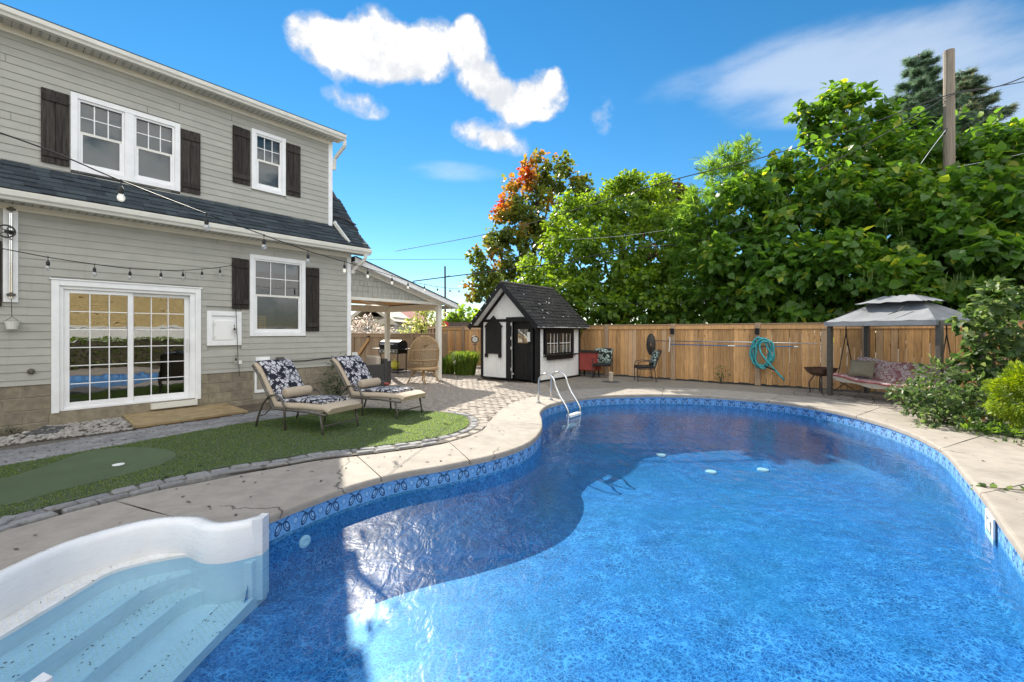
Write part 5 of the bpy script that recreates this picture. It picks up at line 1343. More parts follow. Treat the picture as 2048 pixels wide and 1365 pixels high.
# ---- garden clock on a stem, left of the shed
kc = D(950, 720, 15.6); kc.z = 0; kz = D(950, 679.5, 15.6).z
clk = thing('garden_clock', kc, 'round garden clock on a thin stem beside the shed', 'clock'); cd = Vector((.06, -1, 0)).normalized(); cp = Vector((kc.x, kc.y, kz))
MB().tube([kc, cp - Vector((0, 0, .13))], .014, 6).build('stem', m_['iron'], clk); MB().lathe(cp - cd * .02, [(.125, 0), (.135, .02), (.13, .035), (.10, .035)], 22, cd).build('case', m_['iron'], clk); MB().lathe(cp + cd * .017, [(.098, 0), (.098, .002)], 22, cd).build('dial', m_['clockface'], clk)
MB().bar(cp + cd * .022, cp + cd * .022 + Vector((.02, 0, .07)), .008, .003).build('hand', m_['black'], clk); MB().bar(cp + cd * .024, cp + cd * .024 + Vector((.04, 0, -.02)), .008, .003).build('hand', m_['black'], clk); MB().bar(cp + Vector((-.09, 0, -.17)), cp + Vector((.09, 0, -.17)), .02, .02).build('scroll', m_['iron'], clk)

# ---- red box and patio chairs beside the shed, against the fence
rc = FD(fk(1178, 13.1), 13.1, 0); rb = thing('red_cooler', rc, 'faded red cooler cart with dark lid beside the shed', 'cooler')
def fb_(nm, par, o, k0, k1, e0, e1, z0, z1, mat, bv=.01): return MB().axes(o + NV * k0 + DV * e0 + Vector((0, 0, z0)), NV * (k1 - k0), DV * (e1 - e0), (0, 0, z1 - z0)).build(nm, m_[mat], par, bevel=bv)
fb_('tub', rb, rc, -.33, .33, -.22, .22, .22, .80, 'red'); fb_('lid', rb, rc, -.36, .36, -.25, .25, .80, .87, 'iron'); 
for a in (-.29, .25):
    for b in (-.19, .15): fb_('leg', rb, rc, a, a + .04, b, b + .04, 0, .22, 'iron', 0)
def ironchair(o, rz, lab, tilt=0):
    t = thing('patio_chair', o, lab, 'patio chair', 'iron patio chairs by the fence'); Rm = Matrix.Rotation(rz, 3, 'Z'); P = lambda x, y, z: o + Rm @ Vector((x, y, z))
    for s in (-1, 1):
        x = s * .29
        MB().tube([P(x, -.26, 0), P(x, -.27, .40), P(x, -.24, .58), P(x, -.05, .62), P(x, .18, .60), P(x, .25, .62)], .013, 6).build('arm', m_['iron'], t); MB().tube([P(x, .27, 0), P(x, .22, .38), P(x, .30, .62), P(x, .38 + tilt, .92)], .014, 6).build('back_post', m_['iron'], t)
        MB().tube([P(x, -.26, .38), P(x, .23, .36)], .012, 6).build('side_rail', m_['iron'], t)
    MB().tube([P(-.29, .38 + tilt, .92), P(0, .39 + tilt, .95), P(.29, .38 + tilt, .92)], .014, 6).build('top_rail', m_['iron'], t)
    mb = MB()
    for k in range(7): x = -.25 + k * .083; mb.tube([P(x, .24, .42), P(x, .31, .65), P(x, .38 + tilt, .92)], .007, 4)
    mb.build('back_bars', m_['iron'], t)
    MB().axes(P(-.27, -.27, .39), Rm @ Vector((.54, 0, 0)), Rm @ Vector((0, .50, 0)), (0, 0, .08)).build('seat_cushion', m_['black'], t, bevel=.02)
    return t, P, Rm
def pillow(o, x, y, nrm, w, h, th, mat, name='pillow'):
    """stuffed square: x, y in-plane axes"""
    mb = MB(); N_ = 9; f_, b_ = [], []
    for j in range(N_):
        v = -1 + 2 * j / (N_ - 1); fr_, br_ = [], []
        for i in range(N_):
            u = -1 + 2 * i / (N_ - 1); q = ((1 - u ** 4) * (1 - v ** 4)) ** .5; pin = 1 - .06 * (1 - abs(u * v)) * (1 if max(abs(u), abs(v)) > .9 else 0)
            c = o + x * (u * w / 2 * pin) + y * (v * h / 2 * pin); fr_.append(c + nrm * th / 2 * q); br_.append(c - nrm * th / 2 * q)
        f_.append(fr_); b_.append(list(reversed(br_)))
    mb.grid(f_); mb.grid(b_); return mb.build(name, m_[mat], smooth=True)
ang1 = math.atan2(NV.y, NV.x) + .35
c1 = FD(fk(1205, 13.0), 13.0, 0); t1, P1, R1 = ironchair(c1, ang1, 'iron patio chair facing the pool next to the red cooler')
tag(pillow(P1(0, .25, .70), R1 @ Vector((1, 0, 0)), (R1 @ Vector((0, .22, 1))).normalized(), (R1 @ Vector((0, -1, .22))).normalized(), .58, .52, .15, 'tropic'), 'pale leaf print pillow upright on the chair beside the cooler', 'pillow', 'leaf print pillows on the patio chairs')
ang2 = math.atan2(NV.y, NV.x) - 1.0
c2 = FD(fk(1290, 12.95), 12.95, 0); t2, P2, R2 = ironchair(c2, ang2, 'iron patio chair turned sideways under the leaf net', .05)
tag(pillow(P2(0, .27, .66), R2 @ Vector((1, 0, 0)), (R2 @ Vector((0, .30, 1))).normalized(), (R2 @ Vector((0, -1, .30))).normalized(), .58, .56, .15, 'tropic'), 'pale leaf print pillow leaning on the sideways chair under the net', 'pillow', 'leaf print pillows on the patio chairs')
oc_ = U(1222, 764); orn = thing('garden_stump_light', oc_, 'short pale rope wrapped stump with dried grass on the patio', 'garden ornament')
mb = MB()
for k in range(16): mb.tube([oc_ + Vector((.055 * math.cos(a + .2 * k), .055 * math.sin(a + .2 * k), .015 + .017 * k + .012 * a / 6.28)) for a in [j * PI / 5 for j in range(11)]], .013, 5)
mb.lathe(oc_, [(.05, 0), (.05, .28), (.03, .30)], 10); mb.build('rope_stump', m_['beige'], orn); MB().lathe(oc_, [(.28, -.003), (.24, .010), (.05, .02)], 16).build('stone_disc', m_['slate'], orn)

# ================================================================== GAZEBO SWING
GO = Vector((7.48, 10.35, 0)); GX = Vector((.26, -.966, 0)).normalized(); GY = Vector((.966, .26, 0))     # along the front, to the back
gz = thing('gazebo_swing', GO + GX * 1.07 + GY * .55, 'canopied garden swing with grey cloth roof and floral bench', 'garden swing')
Gp = lambda x, y, z: GO + GX * x + GY * y + Vector((0, 0, z))
GW, GD_ = 2.15, 1.15
for x in (0, GW):
    for y in (0, GD_): MB().axes(Gp(x - .045, y - .045, 0), GX * .09, GY * .09, (0, 0, 1.70)).build('post', m_['bronze'], gz, bevel=.008)
for a, b in (((0, 0), (GW, 0)), ((0, GD_), (GW, GD_)), ((0, 0), (0, GD_)), ((GW, 0), (GW, GD_))): MB().bar(Gp(*a, 1.66), Gp(*b, 1.66), .05, .06).build('top_beam', m_['bronze'], gz)
def canopy(x0, x1, y0, y1, z0, rx, z1, sag):
    yc = (y0 + y1) / 2; mb = MB()
    A, B, C_, D_ = Gp(x0, y0, z0), Gp(x1, y0, z0), Gp(x1, y1, z0), Gp(x0, y1, z0); E_, F_ = Gp(x0 + rx, yc - .04, z1), Gp(x1 - rx, yc - .04, z1); E2, F2_ = Gp(x0 + rx, yc + .04, z1), Gp(x1 - rx, yc + .04, z1)
    def face(p, q, r, s_):
        rows = []
        for j in range(7):
            v = j / 6; rows.append([p.lerp(s_, v).lerp(q.lerp(r, v), u / 10) - Vector((0, 0, sag * math.sin(PI * u / 10) * math.sin(PI * v) + .012 * math.sin(u * 2.1 + v * 4))) for u in range(11)])
        mb.grid(rows)
    face(A, B, F_, E_); face(B, C_, F2_, F_); face(C_, D_, E2, F2_); face(D_, A, E_, E2); mb.poly([E_, F_, F2_, E2])
    return mb
c_ = canopy(-.05, GW + .02, -.12, GD_ + .10, 1.72, .62, 2.12, .05).build('canopy', m_['canopy'], gz, smooth=True)
mb = MB(); pts = [Gp(-.05, -.12, 1.72), Gp(GW + .02, -.12, 1.72), Gp(GW + .02, GD_ + .10, 1.72), Gp(-.05, GD_ + .10, 1.72), Gp(-.05, -.12, 1.72)]
mb.grid([pts, [p - Vector((0, 0, .10)) for p in pts]]); mb.build('valance', m_['canopy'], c_)
canopy(.40, GW - .40, .22, GD_ - .22, 2.12, .40, 2.27, .02).build('vent_top', m_['canopy'], c_, smooth=True)
mb = MB(); mb.slab([Gp(1.25, -.02, 1.845), Gp(1.38, .08, 1.90), Gp(1.42, .18, 1.99), Gp(1.40, .20, 2.02), Gp(1.36, .10, 1.92)], GX * .02 + Vector((0, 0, .012))); mb.build('torn_flap', m_['black'], c_)
# hanging bench
rows = []
def bench_pt(u, v):
    x = .06 + (GW - .14) * u; sg = -.075 * math.sin(PI * u) - .05 * u
    pr = [(.02, .50), (.06, .53), (.30, .49), (.52, .475), (.60, .50), (.68, .66), (.78, .90), (.80, .92)]
    i = min(int(v * (len(pr) - 1)), len(pr) - 2); f_ = v * (len(pr) - 1) - i; y = pr[i][0] * (1 - f_) + pr[i + 1][0] * f_; z = pr[i][1] * (1 - f_) + pr[i + 1][1] * f_
    return x, y, z + sg + .012 * math.sin(u * 17 + v * 5)
top = [[Gp(*bench_pt(u / 22, v / 14)) for u in range(23)] for v in range(15)]
und = [[p + GY * .03 * (j / 14) - Vector((0, 0, .085 * (1 - .5 * j / 14))) + GY * .07 * (j / 14) for p in r] for j, r in enumerate(top)]
mb = MB(); mb.grid(top); mb.grid([list(reversed(r)) for r in und]); mb.grid([top[0], und[0]]); mb.grid([und[-1], top[-1]]); mb.grid([[r[0] for r in und], [r[0] for r in top]]); mb.grid([[r[-1] for r in top], [r[-1] for r in und]])
mb.build('bench_cushion', m_['paisley'], gz, smooth=True)
mb = MB(); fr1 = [p - GY * .012 + Vector((0, 0, -.012)) for p in top[0]]; mb.grid([fr1, [p - Vector((0, 0, .10 + .03 * math.sin(i * .8))) for i, p in enumerate(fr1)]]); mb.build('front_skirt', m_['beige'], gz)
MB().tube([p - Vector((0, 0, .02)) - GY * .015 for p in top[0]], .014, 6).build('piping', m_['red'], gz)
for x in (.10, GW - .10):
    MB().tube([Gp(x, .10, .40), Gp(x, .36, 1.45)], .012, 6).build('hanger', m_['iron'], gz); MB().tube([Gp(x, .62, .45), Gp(x, .36, 1.45)], .012, 6).build('hanger', m_['iron'], gz); MB().tube([Gp(x, .36, 1.45), Gp(x, .36, 1.64)], .012, 6).build('hanger', m_['iron'], gz)
    MB().tube([Gp(x, 0, .40), Gp(x, .62, .12)], .01, 5).build('cross_brace', m_['iron'], gz); MB().tube([Gp(x, 0, .12), Gp(x, .62, .42)], .01, 5).build('cross_brace', m_['iron'], gz)
MB().bar(Gp(.04, .06, .39), Gp(GW - .06, .06, .33), .03, .03).build('bench_rail', m_['iron'], gz); MB().bar(Gp(.04, .62, .39), Gp(GW - .06, .62, .33), .03, .03).build('bench_rail', m_['iron'], gz)
tag(pillow(Gp(.44, .38, .66), (GX * .95 + GY * .3).normalized(), (GY * .4 + Vector((0, 0, .9)) - GX * .12).normalized(), -GY * .9 + Vector((0, 0, .4)), .48, .40, .16, 'olive'), 'olive green pillow at the left end of the swing bench', 'pillow')
bc_ = U(1652, 788); bc_ = Vector((bc_.x - .02, bc_.y + .15, 0)); bs_ = thing('rusty_planter', bc_, 'rusty square bowl on bent iron legs left of the swing', 'planter')
mb = MB(); a = [bc_ + GX * sx * .20 + GY * sy * .20 + Vector((0, 0, .50)) for sx, sy in ((-1, -1), (1, -1), (1, 1), (-1, 1))]; b = [bc_ + GX * sx * .25 + GY * sy * .25 + Vector((0, 0, .62)) for sx, sy in ((-1, -1), (1, -1), (1, 1), (-1, 1))]; c = [bc_ + GX * sx * .11 + GY * sy * .11 + Vector((0, 0, .42)) for sx, sy in ((-1, -1), (1, -1), (1, 1), (-1, 1))]
mb.grid([c, a, b, [p + (bc_ + Vector((0, 0, .62)) - p) * .1 for p in b]], True); mb.poly(list(reversed(c))); mb.build('bowl', m_['rust'], bs_)
for sx, sy in ((-1, -1), (1, -1), (1, 1), (-1, 1)): MB().tube([bc_ + GX * sx * .10 + GY * sy * .10 + Vector((0, 0, .42)), bc_ + GX * sx * .17 + GY * sy * .17 + Vector((0, 0, .24)), bc_ + GX * sx * .15 + GY * sy * .15], .014, 6).build('leg', m_['iron'], bs_)

# ================================================================== VEGETATION
def leaf_shape(kind):
    """unit leaf along +x, folded along the midrib; returns verts, faces"""
    if kind == 'heart':
        v = [(-.02, 0, 0), (.10, .36, .05), (.10, -.36, .05), (.45, .40, .03), (.45, -.40, .03), (1.0, 0, -.16), (.5, 0, -.05), (.02, 0, -.01)]
        f = [(7, 6, 3, 1), (7, 2, 4, 6), (6, 5, 3), (6, 4, 5)]
    elif kind == 'maple':
        v = [(0, 0, 0), (.25, .5, .05), (.6, .30, .0), (1.0, 0, -.1), (.6, -.30, .0), (.25, -.5, .05)]
        f = [(0, 3, 2, 1), (0, 5, 4, 3)]
    elif kind == 'spray':
        v = []; f = []
        for k in range(6):
            x = .12 + k * .15; l = .30 * (1 - k * .09)
            for s in (1, -1):
                i = len(v); v += [(x, 0, 0), (x + .10, s * l * .55, .03), (x + .10, s * l, -.04), (x - .02, s * l * .6, .01)]; f.append((i, i + 1, i + 2, i + 3) if s < 0 else (i, i + 3, i + 2, i + 1))
    elif kind == 'needle':
        v = [(0, .05, 0), (0, -.05, 0), (1, -.015, -.05), (1, .015, -.05), (.1, .0, .05), (.5, .22, -.04), (.62, .18, -.05), (.5, -.22, -.04), (.62, -.18, -.05)]
        f = [(0, 1, 2, 3), (4, 5, 6), (4, 8, 7)]
    else:
        v = [(0, 0, 0), (.45, .26, .05), (1, 0, -.08), (.45, -.26, .05)]; f = [(0, 3, 2), (0, 2, 1)]
    return np.array(v, float), f
def leaves_at(pos, outw, size, kind, seed, droop=.35, spread=.8, tone=None, upw=.75):
    """arrays for one foliage mesh: leaves at pos hanging outward"""
    rr = np.random.RandomState(seed); n = len(pos); V, Fc = leaf_shape(kind)
    h = outw + rr.normal(0, spread, (n, 3)); h[:, 2] -= droop
    h /= np.linalg.norm(h, axis=1)[:, None] + 1e-9
    up = np.stack([outw[:, 0] * .6, outw[:, 1] * .6, outw[:, 2] * .3 + upw], 1) + rr.normal(0, .38, (n, 3))
    sd = np.cross(up, h); sd /= np.linalg.norm(sd, axis=1)[:, None] + 1e-9; nn = np.cross(h, sd)
    sz = size * rr.uniform(.6, 1.25, n)
    P = pos[:, None, :] + sz[:, None, None] * (V[None, :, 0, None] * h[:, None, :] + V[None, :, 1, None] * sd[:, None, :] + V[None, :, 2, None] * nn[:, None, :])
    if tone is None: tone = rr.rand(n)
    return P, Fc, tone
def foliage(name, parts_, mat, parent=None, kind='stuff'):
    vs, ts, loops, tot, base = [], [], [], [], 0
    for P, Fc, tone in parts_:
        n, m = P.shape[:2]
        vs.append(P.reshape(-1, 3)); ts.append(np.repeat(tone, m))
        offs = base + np.arange(n) * m
        for f in Fc: loops.append((offs[:, None] + np.array(f)[None]).reshape(-1)); tot.append(np.full(n, len(f)))
        base += n * m
    o0 = WL[parent.name] if parent is not None else Vector((0, 0, 0))
    V = np.concatenate(vs) - np.array(o0)[None]; Lp = np.concatenate(loops); T = np.concatenate(tot); st = np.concatenate([[0], np.cumsum(T)[:-1]])
    me = bpy.data.meshes.new(name); me.vertices.add(len(V)); me.vertices.foreach_set('co', V.astype('f4').ravel())
    me.loops.add(len(Lp)); me.loops.foreach_set('vertex_index', Lp.astype('i4')); me.polygons.add(len(T)); me.polygons.foreach_set('loop_start', st.astype('i4')); me.polygons.foreach_set('loop_total', T.astype('i4'))
    me.update(calc_edges=True); me.materials.append(mat)
    at = me.attributes.new('tone', 'FLOAT', 'POINT'); at.data.foreach_set('value', np.concatenate(ts).astype('f4'))
    o = bpy.data.objects.new(name, me); col.objects.link(o); WL[o.name] = o0
    if parent is not None: o.parent = parent
    if kind: o['kind'] = kind
    return o
def blobpts(blobs, dens, seed, shell=.62, tufts=0):
    """points in the outer shells of ellipsoids (centre, radii), clumped"""
    rr = np.random.RandomState(seed); P, O = [], []
    for c, r in blobs:
        r = np.array(r, float); area = 4 * PI * ((r[0] * r[1]) ** 1.6 / 3 + (r[0] * r[2]) ** 1.6 / 3 + (r[1] * r[2]) ** 1.6 / 3) ** (1 / 1.6)
        n = max(6, int(area * dens)); d = rr.normal(0, 1, (n, 3)); d /= np.linalg.norm(d, axis=1)[:, None]
        lump = 1 + .16 * np.sin(d[:, 0] * 7 + c[0] * 3) * np.sin(d[:, 1] * 6 + c[1]) + .14 * np.sin(d[:, 2] * 8 + c[2] * 2 + d[:, 0] * 4)
        rad = (shell + (1.03 - shell) * rr.rand(n) ** .55) * lump
        if tufts:
            td = rr.normal(0, 1, (tufts, 3)); td /= np.linalg.norm(td, axis=1)[:, None]
            near = np.argmax(d @ td.T, 1); d = d * .5 + td[near] * .5; d /= np.linalg.norm(d, axis=1)[:, None]; rad *= rr.uniform(.9, 1.1, tufts)[near]
        P.append(np.array(c)[None] + d * rad[:, None] * r[None]); o = d / r[None]; O.append(o / np.linalg.norm(o, axis=1)[:, None])
    return np.concatenate(P), np.concatenate(O)
def ragged(blobs, seed, n=5, f=.40):
    """smaller clumps breaking the outline of each mass"""
    rr = np.random.RandomState(seed); o = list(blobs)
    for c, r in blobs:
        for _ in range(n):
            d = rr.normal(0, 1, 3); d /= np.linalg.norm(d); k = f * rr.uniform(.6, 1.15)
            o.append((tuple(np.array(c) + d * np.array(r) * rr.uniform(.82, 1.12)), tuple(np.array(r) * k)))
    return o
def B(px, py, y, rx, rz=None, ry=None):
    """ellipsoid seen at a pixel, radii given in photo pixels"""
    k = y / F; return (tuple(D(px, py, y)), (rx * k, (ry if ry else rx) * k, (rz or rx) * k))
def trunk(parent, base, top, r0, r1, n=7, wob=.12, mat='bark', name='trunk'):
    a, b = Vector(base), Vector(top); P = [a.lerp(b, k / n) + Vector((R.uniform(-wob, wob), R.uniform(-wob, wob), 0)) * (k > 0) for k in range(n + 1)]
    MB().tube(P, [r0 + (r1 - r0) * k / n for k in range(n + 1)], 9).build(name, m_[mat], parent, smooth=True); return P
def limbs(parent, frm, blobs, r0, frac=1.0):
    mb = MB()
    for c, r in blobs:
        if R.random() > frac: continue
        c = Vector(c); a = Vector(frm).lerp(Vector((frm[0], frm[1], c.z)), R.uniform(.2, .55)); m = a.lerp(c, .5) + Vector((0, 0, -.15 * (c - a).length * .5))
        mb.tube([a, m, c], [r0, r0 * .6, r0 * .2], 6)
        for _ in range(3): e = c + Vector((R.uniform(-1, 1) * r[0], R.uniform(-1, 1) * r[1], R.uniform(-.6, 1) * r[2])) * .8; mb.tube([m.lerp(c, .6), e], [r0 * .3, r0 * .08], 4)
    mb.build('limbs', m_['bark'], parent, smooth=True)
G1, G2, G3, YG, YL = (.028, .055, .012), (.055, .105, .018), (.10, .16, .025), (.17, .22, .03), (.30, .27, .03)
m_['catalpa'] = leafmat('catalpa leaf', [(0, (.036, .086, .016)), (.5, (.068, .15, .02)), (.85, (.13, .22, .026)), (1, (.30, .33, .04))], .42, .38)
m_['lime'] = leafmat('bright leaf', [(0, (.046, .092, .014)), (.5, (.092, .165, .018)), (1, (.19, .27, .03))], .45)
m_['maple'] = leafmat('turning maple leaf', [(0, (.05, .085, .016)), (.42, (.09, .12, .02)), (.58, (.27, .16, .03)), (.8, (.32, .10, .03)), (1, (.32, .055, .04))], .42)
m_['darkleaf'] = leafmat('dark brownish leaf', [(0, (.035, .045, .015)), (.6, (.07, .065, .02)), (1, (.13, .08, .025))], .3)
m_['spruce'] = leafmat('spruce needles', [(0, (.06, .11, .07)), (.7, (.12, .18, .11)), (1, (.22, .18, .09))], .25)
m_['fern'] = leafmat('feathery leaf', [(0, (.05, .11, .02)), (.6, (.09, .18, .025)), (1, (.17, .27, .04))], .45)
m_['boxy'] = leafmat('golden shrub leaf', [(0, (.07, .135, .012)), (.5, (.15, .23, .016)), (1, (.27, .33, .03))], .22)
m_['ivyl'] = leafmat('garden shrub leaf', [(0, (.03, .065, .018)), (.6, (.06, .11, .03)), (1, (.13, .17, .06))], .35)
m_['grassl'] = leafmat('ornamental grass', [(0, (.05, .10, .015)), (.6, (.11, .19, .025)), (1, (.24, .28, .05))], .4)
m_['grey'] = leafmat('pale dried blossom', [(0, (.12, .13, .07)), (.5, (.36, .30, .25)), (1, (.55, .47, .42))], .3)
m_['varieg'] = leafmat('variegated leaf', [(0, (.10, .15, .03)), (.5, (.24, .27, .07)), (1, (.48, .46, .22))], .35)
m_['rosem'] = leafmat('dusky herb leaf', [(0, (.03, .05, .025)), (1, (.08, .11, .06))], .2)
m_['pod'] = leafmat('seed pod', [(0, (.10, .16, .03)), (1, (.22, .25, .05))], .2)

def tree(name, label, base, toppt, blobs, mat, kind, size, dens, seed, r0=.16, droop=.35, group=None, tone=None, limb=True, shell=.55, tufts=0, singles=0):
    t = thing(name, base, label, 'tree', group); trunk(t, base, toppt, r0, r0 * .35)
    if limb: limbs(t, base, blobs, r0 * .45)
    P, O = blobpts(ragged(blobs, seed), dens, seed, shell, tufts)
    tn = tone(P, np.random.RandomState(seed)) if tone else None
    if singles:
        dist = np.linalg.norm(P - np.array([0, 0, CH]), axis=1) - 3.0 * ((O * -(P / np.linalg.norm(P, axis=1)[:, None])).sum(1)); order = np.argsort(dist); near = order[:singles]; far = order[singles:]
        Pn, Fc, tnn = leaves_at(P[near], O[near], size, kind, seed + 1, droop, .55, tn[near] if tn is not None else None)
        for i in range(len(near)):
            me = bpy.data.meshes.new('leaf'); me.from_pydata([tuple(v - np.array(base)) for v in Pn[i]], [], Fc); me.materials.append(m_[mat])
            at = me.attributes.new('tone', 'FLOAT', 'POINT'); at.data.foreach_set('value', [float(tnn[i])] * len(Pn[i])); o = bpy.data.objects.new('leaf', me); col.objects.link(o); o.parent = t
        P, O = P[far], O[far]; tn = tn[far] if tn is not None else None
    foliage('crown', [leaves_at(P, O, size, kind, seed + 2, droop, .6, tn)], m_[mat], t)
    return t
gnd = lambda px, y: Vector(((px - CX) / F * y, y, -.03))
# large leaved catalpa over the fence, right
cb = [B(1500, 520, 14.2, 75, 80), B(1570, 440, 14.4, 85, 85), B(1480, 420, 14.6, 62, 62), B(1560, 560, 13.4, 80, 75), B(1640, 330, 14.6, 75, 75), B(1700, 245, 14.8, 62, 60), B(1690, 420, 13.6, 90, 85), B(1650, 545, 12.6, 85, 75),
      B(1760, 330, 14.4, 75, 80), B(1790, 470, 12.6, 95, 85), B(1750, 570, 11.8, 80, 60), B(1850, 310, 14.2, 65, 70), B(1880, 420, 12.6, 95, 90), B(1900, 540, 11.2, 95, 80), B(1965, 330, 13.2, 80, 80), B(1990, 460, 11.2, 100, 95), B(2040, 360, 12.0, 80, 85), B(2050, 560, 10.4, 85, 80),
      B(1600, 620, 13.0, 60, 42), B(1500, 620, 13.8, 60, 45), B(1850, 620, 11.8, 75, 40), B(2120, 480, 10.6, 110, 130), B(1440, 570, 14.8, 45, 55), B(1950, 625, 10.6, 60, 35), B(1610, 225, 15, 22, 20), B(1680, 205, 15, 30, 26)]
cat_tone = lambda P, rr: np.clip(.25 + .35 * rr.rand(len(P)) + .5 * (rr.rand(len(P)) > .93) + .12 * np.sin(P[:, 0] * 2.2 + P[:, 2] * 1.7), 0, 1)
catalpa = tree('catalpa_tree', 'broad catalpa tree with large heart shaped leaves and hanging pods over the fence', gnd(1770, 15.2), D(1760, 300, 15), cb, 'catalpa', 'heart', .235, 54, 11, .22, .55, tone=cat_tone, singles=300, tufts=26, shell=.25)
mb = MB()
for px, py, y in ((1735, 545, 11.1), (1745, 540, 11.1), (1760, 548, 11.1), (1805, 560, 11.3), (1885, 555, 10.4), (1895, 552, 10.4), (1905, 558, 10.4), (1915, 550, 10.4), (1802, 455, 11.8), (1772, 452, 11.8), (1940, 548, 10.2), (1720, 520, 11.8), (1690, 555, 12), (1530, 440, 13.4), (1560, 400, 13.4)):
    for _ in range(3):
        a = D(px + R.uniform(-8, 8), py + R.uniform(-8, 8), y - .25); mb.tube([a, a + Vector((R.uniform(-.03, .03), 0, -.14)), a + Vector((R.uniform(-.08, .08), 0, -.30))], [.006, .007, .004], 5)
me_ = mb.build('seed_pods', m_['pod'], catalpa); me_['kind'] = 'stuff'
lb = [B(1255, 420, 19, 75, 58), B(1190, 430, 19, 60, 50), B(1300, 400, 19.3, 55, 40), B(1140, 500, 18, 60, 55), B(1220, 520, 17.4, 80, 70), B(1310, 500, 17.6, 80, 75), B(1085, 545, 17.6, 45, 38), B(1130, 580, 17, 60, 40), B(1210, 610, 16.4, 70, 45), B(1300, 600, 16.4, 75, 50), B(1360, 560, 16.6, 55, 60), B(1060, 570, 18, 25, 20), B(1380, 620, 16.3, 55, 35), B(1250, 380, 19.2, 35, 22)]
tree('mulberry_tree', 'bright green rounded tree standing behind the shed roof', gnd(1240, 18.4), D(1240, 440, 18.6), lb, 'lime', 'heart', .165, 72, 21, .2, .5, tufts=22, tone=lambda P, rr: np.clip(.15 + .75 * rr.rand(len(P)), 0, 1), shell=.25)
fbk = [B(1410, 430, 15.5, 42, 50), B(1440, 360, 15.8, 40, 55), B(1400, 500, 15.2, 50, 50), B(1470, 345, 15.8, 30, 45), B(1380, 470, 15.4, 40, 40), B(1430, 590, 15, 50, 50), B(1490, 300, 16, 16, 26), B(1395, 560, 15, 45, 45)]
tree('locust_tree', 'slender locust tree with feathery leaves beside the catalpa', gnd(1425, 15.6), D(1435, 380, 15.7), fbk, 'fern', 'spray', .32, 46, 31, .13, .35, tufts=14)
mbk = [B(1075, 350, 25, 32, 34), B(1112, 350, 25, 36, 34), B(1045, 385, 25, 34, 30), B(1150, 385, 25, 30, 30), B(1030, 450, 24.5, 50, 45), B(1100, 430, 24.5, 60, 45), B(985, 520, 24, 40, 45), B(1060, 520, 23.8, 60, 55), B(960, 570, 23.6, 32, 28), B(1010, 590, 23.4, 50, 35), B(1170, 372, 25, 18, 20), B(1022, 415, 24.6, 28, 24), B(990, 480, 24.2, 22, 22)]
tree('maple_tree', 'maple turning red and orange behind the shed', gnd(1060, 25), D(1075, 400, 25), mbk, 'maple', 'maple', .23, 38, 41, .22, .3, tufts=20, shell=.4, tone=lambda P, rr: np.clip(.16 + .22 * rr.rand(len(P)) + .55 * np.clip((P[:, 2] - 7.4) / 5 + (1.5 - P[:, 0] - .09 * P[:, 2]) * .22 + .55 * np.sin(P[:, 0] * 2.1) * np.sin(P[:, 2] * 1.9 + 1), 0, 1) * rr.uniform(.6, 1.1, len(P)), 0, 1))
dbk = [B(1340, 410, 27, 48, 42), B(1300, 430, 27, 40, 40), B(1375, 430, 27, 30, 30), B(1340, 480, 26.5, 70, 50)]
tree('distant_oak', 'dull brownish tree seen above the bright green tree', gnd(1340, 27), D(1340, 430, 27), dbk, 'darkleaf', 'maple', .26, 48, 51, .2, .2, tufts=14)
# spruce, far
def spruce(label, px, y, ztop_py, halfw, seed, brown=.15, base_py=430):
    base = gnd(px, y); top = D(px, ztop_py, y); t = thing('spruce_tree', base, label, 'tree', 'spruces beyond the catalpa'); trunk(t, base, top, .28, .03, 8, .05)
    rr = np.random.RandomState(seed); P, O = [], []; H_ = top.z - D(px, base_py, y).z; mb = MB()
    for k in range(90):
        f_ = (k + .5) / 90; z = top.z - H_ * f_; L = halfw * y / F * (.10 + f_ ** .9) * rr.uniform(.65, 1.12); a = k * 2.4 + rr.uniform(-.3, .3)
        d = np.array([math.cos(a), math.sin(a), 0]); n = int(60 + 260 * L)
        s = rr.rand(n) ** .7; w = (1 - s) * .25 + .08
        q = np.array([top.x, top.y, z])[None] + d[None] * (L * s)[:, None]; q[:, 2] += -.18 * L * s + .16 * L * s ** 3 + rr.normal(0, .05, n) - .08 * rr.rand(n)
        lat = rr.normal(0, 1, n) * w * L * .6; q += np.array([-d[1], d[0], 0])[None] * lat[:, None]
        P.append(q); o_ = d[None] * 1.0 + np.array([-d[1], d[0], 0])[None] * np.sign(lat)[:, None] * .6; o_ = np.repeat(o_, 1, 0); O.append(o_ / np.linalg.norm(o_, axis=1)[:, None])
        mb.tube([(top.x, top.y, z), (top.x + d[0] * L, top.y + d[1] * L, z - .05 * L)], [.03, .008], 4)
    mb.build('branches', m_['bark'], t); P = np.concatenate(P); O = np.concatenate(O)
    foliage('crown', [leaves_at(P, O, .34, 'needle', seed, .1, .35, np.clip(rr.rand(len(P)) * .6 + brown * (rr.rand(len(P)) > .6), 0, 1))], m_['spruce'], t); return t
spruce('tall dark spruce rising left of the wooden pole', 1838, 26, 108, 135, 61, .15); spruce('browner spruce rising behind the wooden pole', 1925, 28, 142, 150, 62, .5)
